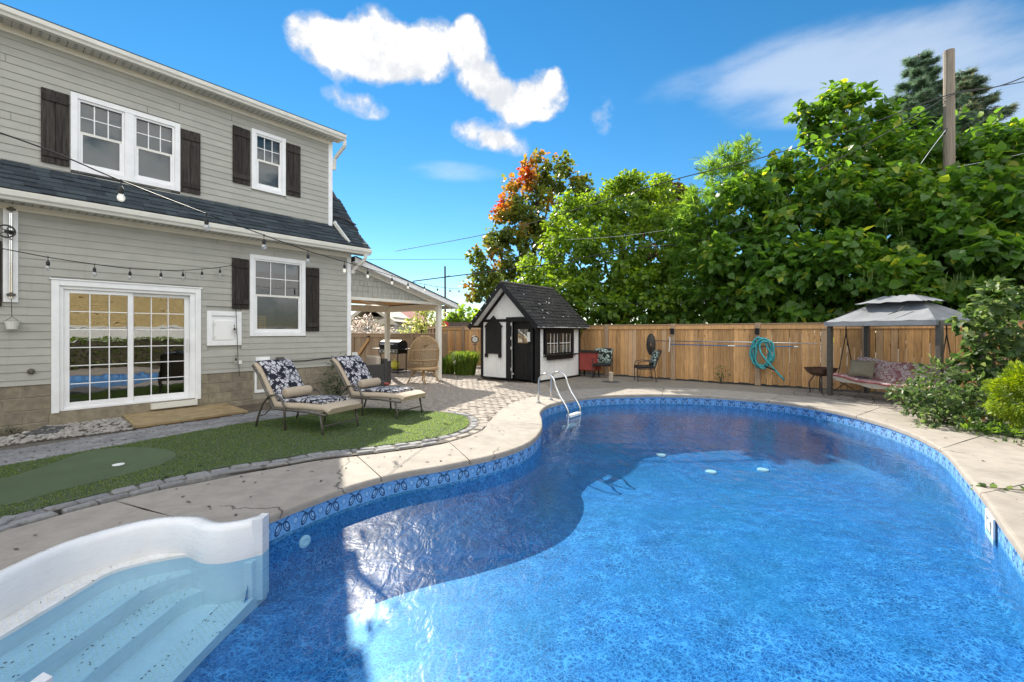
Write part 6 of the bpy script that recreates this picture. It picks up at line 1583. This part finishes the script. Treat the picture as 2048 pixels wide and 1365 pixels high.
# shrubs at the right edge
def bush(name, label, blobs, mat, kind, size, dens, seed, cat='shrub', group=None, droop=.2, tufts=0, shell=.4, spread=.8, stems=5):
    xs = [b[0] for b in blobs]; c = sum((Vector(x) for x in xs), Vector()) / len(xs); base = Vector((c.x, c.y, -.02)); t = thing(name, base, label, cat, group)
    mb = MB()
    for k in range(stems): b = blobs[k % len(blobs)]; mb.tube([base + Vector((R.uniform(-.06, .06), R.uniform(-.06, .06), 0)), base.lerp(Vector(b[0]), .5) + Vector((0, 0, .05)), Vector(b[0])], [.014, .010, .004], 5)
    mb.build('stems', m_['bark'], t)
    P, O = blobpts(blobs, dens, seed, shell, tufts); foliage('leaves', [leaves_at(P, O, size, kind, seed, droop, spread)], m_[mat], t); return t
bush('climbing_vine', 'tall leafy vine climbing at the right end of the swing', [B(1985, 600, 7.6, 30, 40), B(1965, 660, 7.6, 38, 45), B(1990, 720, 7.5, 45, 45), B(1960, 770, 7.5, 48, 40), B(2030, 650, 7.6, 40, 45), B(2060, 740, 7.6, 50, 60), B(1930, 640, 7.8, 18, 16), B(1935, 720, 7.7, 20, 16), B(2045, 590, 7.4, 28, 24)], 'ivyl', 'heart', .12, 150, 71, tufts=16, droop=.5)
bush('hydrangea_shrub', 'pale leaved low shrub spreading below the swing bench', [B(1880, 745, 7.7, 35, 25), B(1870, 800, 7.3, 55, 30), B(1905, 840, 6.9, 60, 34), B(1955, 800, 7.1, 55, 42), B(1840, 785, 7.4, 36, 20), B(1800, 785, 7.6, 22, 10), B(1950, 850, 6.8, 50, 30), B(1835, 820, 7.3, 22, 12)], 'ivyl', 'oval', .09, 330, 72, tufts=26)
bush('golden_shrub', 'round clipped golden yellow shrub at the right edge', [B(2056, 797, 6.0, 50, 58), B(2072, 765, 6.1, 42, 30)], 'boxy', 'oval', .045, 5200, 73, shell=.7, tufts=0)
bush('low_groundcover', 'low bright green groundcover edging the pool deck on the right', [B(1950, 862, 6.5, 28, 14), B(2000, 866, 6.4, 36, 14), B(2040, 858, 6.5, 36, 16)], 'fern', 'spray', .10, 220, 74, 'plant', stems=2)
bush('ivy_patch', 'small leaved ivy creeping onto the deck at the right edge', [B(2030, 895, 5.9, 34, 8), B(2045, 925, 5.4, 20, 5), B(2060, 900, 5.8, 30, 12)], 'ivyl', 'oval', .05, 260, 75, 'plant', stems=2)
fl = thing('orange_flowers', D(1930, 838, 6.75) - Vector((0, 0, .22)), 'few orange flowers among the shrubs by the deck', 'flower')
for px, py in ((1928, 832), (1936, 836), (1932, 842), (1966, 838)):
    c = D(px, py, 6.62); mb = MB()
    for k in range(6): a = k * PI / 3; d = Vector((math.cos(a), -.5, math.sin(a))) * .03; e = Vector((-math.sin(a), 0, math.cos(a))) * .014; mb.poly([c, c + d * .6 + e, c + d, c + d * .6 - e])
    mb.build('blossom', m_['orange'], fl)
ivs = thing('ivy_runner', U(2020, 980), 'thin ivy runner trailing across the deck to the pool edge', 'plant')
ivp = [U(2070, 983, .012), U(2020, 979, .015), U(1985, 976, .012), U(1963, 971, .012), U(1955, 975, -.05), U(1945, 983, -.12)]
MB().tube(ivp, .004, 5).build('runner', m_['bark'], ivs); rr = np.random.RandomState(9); Pp = np.array([tuple(ivp[i].lerp(ivp[i + 1], rr.rand())) for i in (0, 0, 0, 0, 1, 1, 1, 2, 2, 3, 3, 4) for _ in range(2)]); foliage('leaves', [leaves_at(Pp, np.tile([0, 0, 1.], (len(Pp), 1)), .055, 'heart', 9, 0, 1.0)], m_['ivyl'], ivs)
bush('foundation_shrub', 'dusky green bushy herb growing at the foundation between the loungers', [(tuple(H(S(660) , .35, .42)), (.30, .26, .42)), (tuple(H(S(650), .40, .22)), (.36, .3, .24)), (tuple(H(S(672), .3, .62)), (.2, .2, .28))], 'rosem', 'oval', .05, 420, 76, tufts=24)
bush('fence_weed', 'small leafy weed growing from the foot of the cedar fence', [(tuple(FD(fk(1446), 13.62, .36)), (.20, .10, .14)), (tuple(FD(fk(1440), 13.62, .22)), (.12, .08, .12))], 'ivyl', 'oval', .08, 160, 77, 'plant')
def grassclump(label, c, rx, h, n, seed, mat='grassl', dead=False):
    t = thing('ornamental_grass', c, label, 'grass clump', 'grass clumps by the shed'); rr = np.random.RandomState(seed); V, Fc, T = [], [], []
    for i in range(n):
        a = rr.uniform(0, 6.28); r = rx * .55 * rr.rand() ** .5; x, y = c.x + r * math.cos(a), c.y + r * math.sin(a) * .7; hh = h * rr.uniform(.6, 1.1); o = rr.uniform(.15, .6) * rx; b = a + rr.normal(0, .7); w = .012; tn = rr.rand()
        pts = [(x, y, 0), (x + math.cos(b) * o * .35, y + math.sin(b) * o * .35, hh * .62), (x + math.cos(b) * o * .8, y + math.sin(b) * o * .8, hh * .9), (x + math.cos(b) * o * 1.35, y + math.sin(b) * o * 1.35, hh * .72)]
        k = len(V)
        for j, p in enumerate(pts): ww = w * (1, .9, .6, .05)[j]; V += [(p[0] - math.sin(b) * ww, p[1] + math.cos(b) * ww, p[2]), (p[0] + math.sin(b) * ww, p[1] - math.cos(b) * ww, p[2])]; T += [tn, tn]
        Fc += [(k + 2 * j, k + 2 * j + 1, k + 2 * j + 3, k + 2 * j + 2) for j in range(3)]
    me = bpy.data.meshes.new('blades'); me.from_pydata([tuple(Vector(v) - c) for v in V], [], Fc); me.materials.append(m_[mat]); at = me.attributes.new('tone', 'FLOAT', 'POINT'); at.data.foreach_set('value', T)
    o = bpy.data.objects.new('blades', me); col.objects.link(o); o.parent = t; o['kind'] = 'stuff'; return t
q = D(930, 740, 15.2); q.z = 0; grassclump('bright green arching grass clump left of the shed', q, .62, .85, 1100, 81)
q = D(893, 742, 15.6); q.z = 0; grassclump('smaller arching grass clump next to the porch post', q, .5, .7, 600, 82)
for k, (px, py) in enumerate(((20, 1030), (70, 1028), (330, 958), (378, 948), (402, 936), (548, 922), (700, 905))):
    c = U(px, py); t = thing('grass_weed', c, ('grassy weed in the edging at the left frame edge', 'grassy weed in the edging just in from the left frame edge', 'grassy weed in the edging below the golf cup', 'grassy weed in the edging right of the one below the golf cup', 'larger grassy weed in the edging short of the first lounger', 'tiny grassy weed in the edging level with the first lounger', 'tiny grassy weed in the edging where sunlight starts')[k], 'weed', 'weeds in the edging'); rr = np.random.RandomState(90 + k); mb = MB()
    for _ in range(16): a = rr.uniform(0, 6.28); l = rr.uniform(.03, .10); e = c + Vector((math.cos(a) * l, math.sin(a) * l * .7, rr.uniform(.02, .08))); s_ = Vector((-math.sin(a), math.cos(a), 0)) * .004; mb.poly([c - s_, c + s_, e])
    o = mb.build('blades', m_['turf'], t); o['kind'] = 'stuff'
mossp = U(20, 865); t = bush('moss_tuft', 'low green moss tuft at the house wall on the far left', [((mossp.x, mossp.y, .0), (.22, .12, .05))], 'rosem', 'oval', .03, 900, 97, 'plant', stems=1)
# ---- beyond the left fence
bush('dried_hydrangea', 'pale blossomed bush beyond the side fence', [B(735, 660, 21, 38, 16), B(712, 655, 21, 22, 16), B(765, 668, 21, 30, 12), B(730, 640, 21.2, 20, 10)], 'grey', 'oval', .13, 60, 101)
tree('variegated_dogwood', 'yellow and white variegated tree beyond the side fence', gnd(845, 24), D(848, 640, 24), [B(848, 645, 24, 34, 28), B(830, 665, 24, 30, 18), B(868, 660, 24, 24, 22), B(850, 620, 24, 20, 16)], 'varieg', 'oval', .22, 30, 102, .08, .1, tufts=14)
for i, (px, py, y, r, lab) in enumerate(((930, 640, 60, 26, 'distant green tree between the far pole and the shed'), (912, 625, 58, 16, 'small distant tree just right of the far pole'), (952, 650, 62, 22, 'distant green tree touching the shed roof'))):
    tree('distant_tree', lab, gnd(px, y), D(px, py, y), [B(px, py, y, r, r * .9), B(px - r * .6, py + 14, y, r * .8), B(px + r * .5, py + 16, y, r * .8)], 'lime', 'maple', .6, 3.2, 110 + i, .25, .1, group='distant trees beyond the side fence', tufts=10)
# a few trees behind the fence line that fill the gaps at its top
hb_ = [B(1180 + 58 * i, 640 - (i % 3) * 12, 16.2 - .28 * i, 52, 44, 30) for i in range(0, 15)]
bush('fence_hedge', 'dense dark shrubs growing along the back of the cedar fence', hb_, 'catalpa', 'heart', .18, 80, 121, 'hedge', tufts=20, shell=.3, stems=15)

# ================================================================== WIRES, POLES, STRING LIGHTS
pole = thing('utility_pole', gnd(1899, 12.8), 'weathered wooden utility pole standing in the catalpa', 'pole')
a, b = gnd(1899, 12.8), D(1898, 102, 12.8); MB().tube([a, a.lerp(b, .5), b], [.155, .138, .124], 14).build('shaft', m_['polewood'], pole, smooth=False)
MB().tube([D(1893, 258, 12.62), D(1889, 268, 12.6)], .03, 6).build('bracket', m_['iron'], pole)
fp = thing('far_pole', gnd(891, 70), 'thin dark utility pole far beyond the side fence', 'pole'); MB().tube([gnd(891, 70), D(890, 533, 70)], [.17, .13], 8).build('shaft', m_['darkpole'], fp); MB().bar(D(884, 556, 69.8), D(900, 552, 69.8), .12).build('cross_arm', m_['darkpole'], fp)
def wire(label, pts, r=.008, mat='wire', sagn=8):
    P = spline([Vector(p) for p in pts], sagn); o = MB().tube(P, r, 5).build('overhead_wire', m_[mat], smooth=True); return tag(o, label, 'wire', 'overhead wires')
wire('thick twisted wire from the right frame edge past the wooden pole down over the trees', [D(2110, 128, 12), D(2000, 172, 12.4), D(1897, 190, 12.6), D(1700, 262, 13.2), D(1500, 322, 13.4), D(1340, 362, 14.5), D(1150, 420, 17), D(990, 465, 20), D(790, 503, 26)], .016)
wire('lower wire looping from the wooden pole to the right frame edge', [D(1640, 340, 12.9), D(1780, 262, 12.5), D(1895, 195, 12.55), D(1960, 180, 12.3), D(2070, 160, 11.9)], .012)
wire('black service wire from the porch roof across the maple', [D(826, 563, 13.2), D(880, 556, 14.0), D(960, 546, 14.6), D(1100, 528, 15), D(1250, 500, 15), D(1370, 487, 15), D(1500, 455, 13.2)], .016, 'cord')
wire('thin wire from the far pole towards the maple', [D(735, 520, 40), D(890, 519, 50), D(950, 517, 55), D(1010, 500, 60)], .02)
wire('pale wire running right from low on the wooden pole', [D(1899, 337, 12.6), D(1990, 320, 12), D(2090, 298, 11.4)], .010, 'steel')
wire('pale guy wire running right at the foot of the visible pole', [D(1905, 362, 12.6), D(2000, 361, 12), D(2090, 356, 11.4)], .008, 'steel')
wire('short stay wire from the wooden pole down into the catalpa leaves', [D(1893, 258, 12.6), D(1865, 295, 12.4), D(1840, 330, 12.3)], .010, 'steel')
wire('thin sagging wire across the bright green tree', [D(1130, 480, 16), D(1250, 472, 15.6), D(1360, 456, 15.4)], .006, 'steel')

def bulb_parts(root, p, d=.095):
    """hanging socket and clear bulb below the point p"""
    p = Vector(p); k = d / .095
    c = MB(); c.tube([p, p - Vector((0, 0, .05 * k))], .004 * k, 5); c.lathe(p - Vector((0, 0, .115 * k)), [(.017 * k, 0), (.021 * k, .015 * k), (.021 * k, .045 * k), (.012 * k, .062 * k), (.006 * k, .07 * k)], 10); c.lathe(p + Vector((0, 0, -.008)), [(.010, 0), (.012, .010), (.008, .018)], 8); s = c.build('socket', m_['cord'], root)
    MB().lathe(p - Vector((0, 0, .185 * k)), [(.006 * k, 0), (.020 * k, .006 * k), (.029 * k, .022 * k), (.030 * k, .036 * k), (.024 * k, .054 * k), (.017 * k, .070 * k)], 12).build('bulb', m_['bulb'], s, smooth=True)
def string(label, pts, bulbs, k=1.0, r=.006, drop=0.0):
    P = spline([Vector(p) for p in pts], 12); o = thing('string_lights', P[len(P) // 2], label, 'string lights', 'outdoor string lights'); MB().tube(P, r, 6).build('cord', m_['cord'], o, smooth=True)
    for px in bulbs:
        b = min(P, key=lambda p: abs(CX + F * p.x / p.y - px)); i = P.index(b)
        best = None
        for a, c in ((i - 1, i), (i, i + 1)):
            if 0 <= a and c < len(P):
                xa, xc = CX + F * P[a].x / P[a].y, CX + F * P[c].x / P[c].y
                if abs(xc - xa) > 1e-6 and min(xa, xc) - .01 <= px <= max(xa, xc) + .01:
                    t_ = (px - xa) / (xc - xa); best = P[a].lerp(P[c], t_)
        bulb_parts(o, (best or b), .095 * k)
    return o
string('long string of bulbs crossing in front of the house to the porch', [D(-160, 215, 3.0), D(0, 266, 3.35), D(120, 310, 3.6), D(240, 361, 3.9), D(410, 427, 4.75), D(529, 471, 5.55), D(616, 502, 6.4), D(690, 524, 7.4), D(735, 537, 8.3), D(784, 552, 9.4), D(818, 563, 10.4), D(849, 569, 11.4), D(875, 574, 12.4), D(900, 577, 13.2), D(918, 578, 13.8)], [242, 413, 528, 616, 689, 735.5, 784, 816, 849, 875, 900, 918], 1.0, .006)
string('short string of bulbs sagging across the wall above the sliding door', [hit(-60) * .9 + Vector((0, 0, CH + (HY - 490) / F * hit(-60).y * .9)), D(0, 497, 5.2), D(96, 515, 5.75), D(189, 529, 6.3), D(260, 537.5, 6.8), D(322, 540.5, 7.3), D(366, 541, 7.75), D(404, 538.5, 8.2), D(440, 535, 8.7), H(S(471, .1), .1, Z(471, 530, .1))], [96, 189, 260, 322, 366, 404, 440], .95, .006)
tl2 = thing('dangling_light_cord', H(S(472, .07), .07, 1.3), 'spare end of the string lights hanging from the lower left shutter', 'light cord')
P = [H(S(471), .07, Z(471, 530)), H(S(469), .075, Z(469, 605)), H(S(470.5), .07, Z(470.5, 650)), H(S(472.5), .07, Z(472.5, 690)), H(S(473), .07, Z(473, 715)), H(S(475), .07, Z(475, 732)), H(S(476), .07, Z(476, 752))]
MB().tube(spline(P, 4), .006, 5).build('cord', m_['cord'], tl2)
for px, py in ((466, 652), (469, 712)): bulb_parts(tl2, H(S(px), .08, Z(px, py)), .08)
MB().axes(H(S(474), .06, Z(474, 728)), DV * .06, NV * .03, (0, 0, .07)).build('plug_tag', m_['plastic'], tl2)
string('string of small bulbs stretched over the shed roof to the trees', [Sh(1.12, -.42, 3.02), Sh(.35, .5, 2.55), D(1150, 604, 12.9), D(1265, 606, 13.2), D(1350, 604, 13.3), D(1440, 598, 13.2), D(1560, 585, 12.6)], [1098, 1148, 1187, 1232, 1274, 1317, 1362, 1409, 1455], .62, .003)
mb_ = thing('gable_bulbs', Sh(1.12, -.40, 2.9), 'short run of bulbs along the shed bargeboard', 'string lights')
for k in range(6): bulb_parts(mb_, rp(SLP * (.15 + .15 * k), FB - .06, .03, -1), .05)

# ================================================================== BACKGROUND BUILDINGS
nb = thing('cream_house', D(740, 690, 32) * 1 - Vector((0, 0, D(740, 690, 32).z)), 'cream neighbour house with arched openings beyond the side fence', 'house')
def far(nm, mat, px0, px1, py0, py1, y, dep, par, bev=0):
    a, b = D(px0, py1, y), D(px1, py0, y); return MB().axes((a.x, y, a.z), (b.x - a.x, 0, 0), (0, dep, 0), (0, 0, b.z - a.z)).build(nm, m_[mat], par)
far('wall', 'stucco', 700, 788, 634, 712, 32, 6, nb); far('gable_front', 'stucco', 716, 762, 640, 712, 31.4, .6, nb); far('corner_pier', 'stucco', 755, 767, 641, 712, 31.2, .8, nb); far('corner_pier', 'stucco', 774, 787, 650, 712, 31.3, .7, nb)
mb = MB(); c = D(745, 634, 31.2); mb.slab([D(690, 640, 31.0), D(736, 606, 31.0), D(790, 643, 31.0), D(784, 646, 31.0), D(736, 614, 31.0), D(694, 645, 31.0)], (0, 7, 0)); mb.build('roof', m_['stucco'], nb)
mb = MB(); mb.slab([D(757, 641, 30.9), D(775, 634, 30.9), D(793, 650, 30.9), D(757, 649, 30.9)], (0, .5, 0)); mb.build('porch_roof', m_['stucco'], nb)
def arch(px0, px1, py0, py1, y, mat, par, nm):
    P = [D(px0, py1, y), D(px1, py1, y)] + [D((px0 + px1) / 2 + (px1 - px0) / 2 * math.cos(a), py0 + 5 - 5 * math.sin(a), y) for a in [k * PI / 8 for k in range(9)]]; MB().slab(P, (0, -.06, 0)).build(nm, m_[mat], par)
arch(722, 746, 642, 690, 31.36, 'room', nb, 'archway'); arch(757, 772, 642, 672, 31.98, 'room', nb, 'window')
for k in range(3): far('muntin', 'white', 758 + k * 5.5, 759 + k * 5.5, 645, 672, 31.85, .05, nb)
far('muntin', 'white', 757, 772, 653, 654, 31.84, .05, nb)
rb_ = thing('brick_house', D(815, 690, 45) - Vector((0, 0, D(815, 690, 45).z)), 'red brick building with dark roof and white windows beyond the fence', 'house')
far('wall', 'redbrick', 776, 852, 648, 712, 45, 8, rb_); mb = MB(); mb.slab([D(772, 652, 44.5), D(856, 652, 44.5), D(852, 626, 49), D(776, 626, 49)], (0, 0, .15)); mb.build('roof', m_['redbrick'], rb_); far('canopy_roof', 'darkroof', 784, 836, 647, 653, 43.5, 1.5, rb_)
for k in range(6):
    w = far('window', 'white', 786 + k * 7.5, 793 + k * 7.5, 654, 664, 44.9, .08, rb_); far('pane', 'room', 787.2 + k * 7.5, 791.8 + k * 7.5, 655, 663, 44.85, .04, w)
wl2 = far('long_wall', 'brownwall', 893, 952, 645, 672, 50, .4, None); tag(wl2, 'long low brown wall beyond the corner of the side fence', 'wall')
sg = thing('stop_sign', gnd(888, 40), 'red octagonal sign on a post beyond the fence', 'sign'); c = D(888.5, 651, 40); MB().slab([c + Vector((.42 * math.cos(PI / 8 + k * PI / 4), 0, .42 * math.sin(PI / 8 + k * PI / 4))) for k in range(8)], (0, .03, 0)).build('plate', m_['stopred'], sg); MB().tube([gnd(888, 40.1), c + Vector((0, .08, 0))], .04, 6).build('post', m_['gutter'], sg)
# what stands behind the camera and shows in the glass
be = -NV
wf = thing('white_fence', NV * 6.2, 'white vinyl fence seen reflected in the sliding door', 'fence')
for k in range(-9, 9):
    MB().axes(NV * 6.2 + DV * (k * 2.4) - DV * .06, DV * .12, NV * .12, (0, 0, 1.85)).build('post', m_['vinyl'], wf)
    for i in range(8): MB().axes(NV * 6.24 + DV * (k * 2.4 + .07 + i * .2825) + Vector((0, 0, .08)), DV * .278, NV * .03, (0, 0, 1.55)).build('board', m_['vinyl'], wf)
    for zz in (.06, 1.62): MB().axes(NV * 6.215 + DV * (k * 2.4 + .062) + Vector((0, 0, zz)), DV * 2.276, NV * .08, (0, 0, .12)).build('rail', m_['vinyl'], wf)
hg = thing('clipped_hedge', NV * 5.3, 'clipped green hedge along the white fence', 'hedge'); rr = np.random.RandomState(131); n = 34000
P = np.stack([rr.uniform(-16, 14, n), rr.uniform(-.42, .42, n), rr.uniform(0, 1.15, n)], 1); sdx = rr.rand(n); P[sdx < .5, 1] = np.sign(P[sdx < .5, 1]) * .42; P[sdx > .75, 2] = 1.15; P += rr.normal(0, .03, P.shape)
Pw = np.array([tuple(DV * a + NV * (5.3 + b) + Vector((0, 0, c))) for a, b, c in P]); foliage('leaves', [leaves_at(Pw, np.tile(np.array([-NV.x, -NV.y, .5]), (n, 1)), .085, 'oval', 131, .1, .8)], m_['lime'], hg); MB().axes(NV * 4.95 - DV * 16, DV * 30, NV * .70, (0, 0, 1.08)).build('twigs', m_['bark'], hg)
th = thing('tan_brick_house', NV * 10, 'tan brick neighbour house reflected in the sliding door', 'house'); MB().axes(NV * 9 - DV * 16, DV * 24, NV * 7, (0, 0, 5.0)).build('wall', m_['tanbrick'], th); MB().hexa([NV * 8.5 - DV * 16.5 + Vector((0, 0, 5.0)), NV * 8.5 + DV * 8.5 + Vector((0, 0, 5.0)), NV * 16.5 + DV * 8.5 + Vector((0, 0, 5.0)), NV * 16.5 - DV * 16.5 + Vector((0, 0, 5.0)), NV * 12.3 - DV * 13 + Vector((0, 0, 7.0)), NV * 12.3 + DV * 5 + Vector((0, 0, 7.0)), NV * 12.7 + DV * 5 + Vector((0, 0, 7.0)), NV * 12.7 - DV * 13 + Vector((0, 0, 7.0))]).build('roof', m_['darkroof'], th)
mb = MB()
for k in range(60): mb.axes(NV * 8.985 - DV * 16 + Vector((0, 0, .08 * k)), DV * 24, NV * .012, (0, 0, .068))
o = mb.build('brick_courses', m_['tanbrick'], th); o['kind'] = 'stuff'

# every wholly shaded or sunlit leaf litter piece on the deck
rr = np.random.RandomState(140); mb = MB(); cnt = 0
while cnt < 110:
    i = rr.randint(0, NP); p = inn[i].lerp(outr[i], rr.uniform(.1, .95))
    if p.y < .5 or (p.x < 0 and p.y < 2.5): continue
    cnt += 1; a = rr.uniform(0, 6.28); l = rr.uniform(.012, .035); d = Vector((math.cos(a), math.sin(a), 0)) * l; e = Vector((-math.sin(a), math.cos(a), 0)) * l * .35; z = Vector((0, 0, .006)); mb.poly([p - d + z, p + e + z * 1.6, p + d + z, p - e + z * 1.6])
o = mb.build('leaf_litter', m_['bark']); o['kind'] = 'stuff'
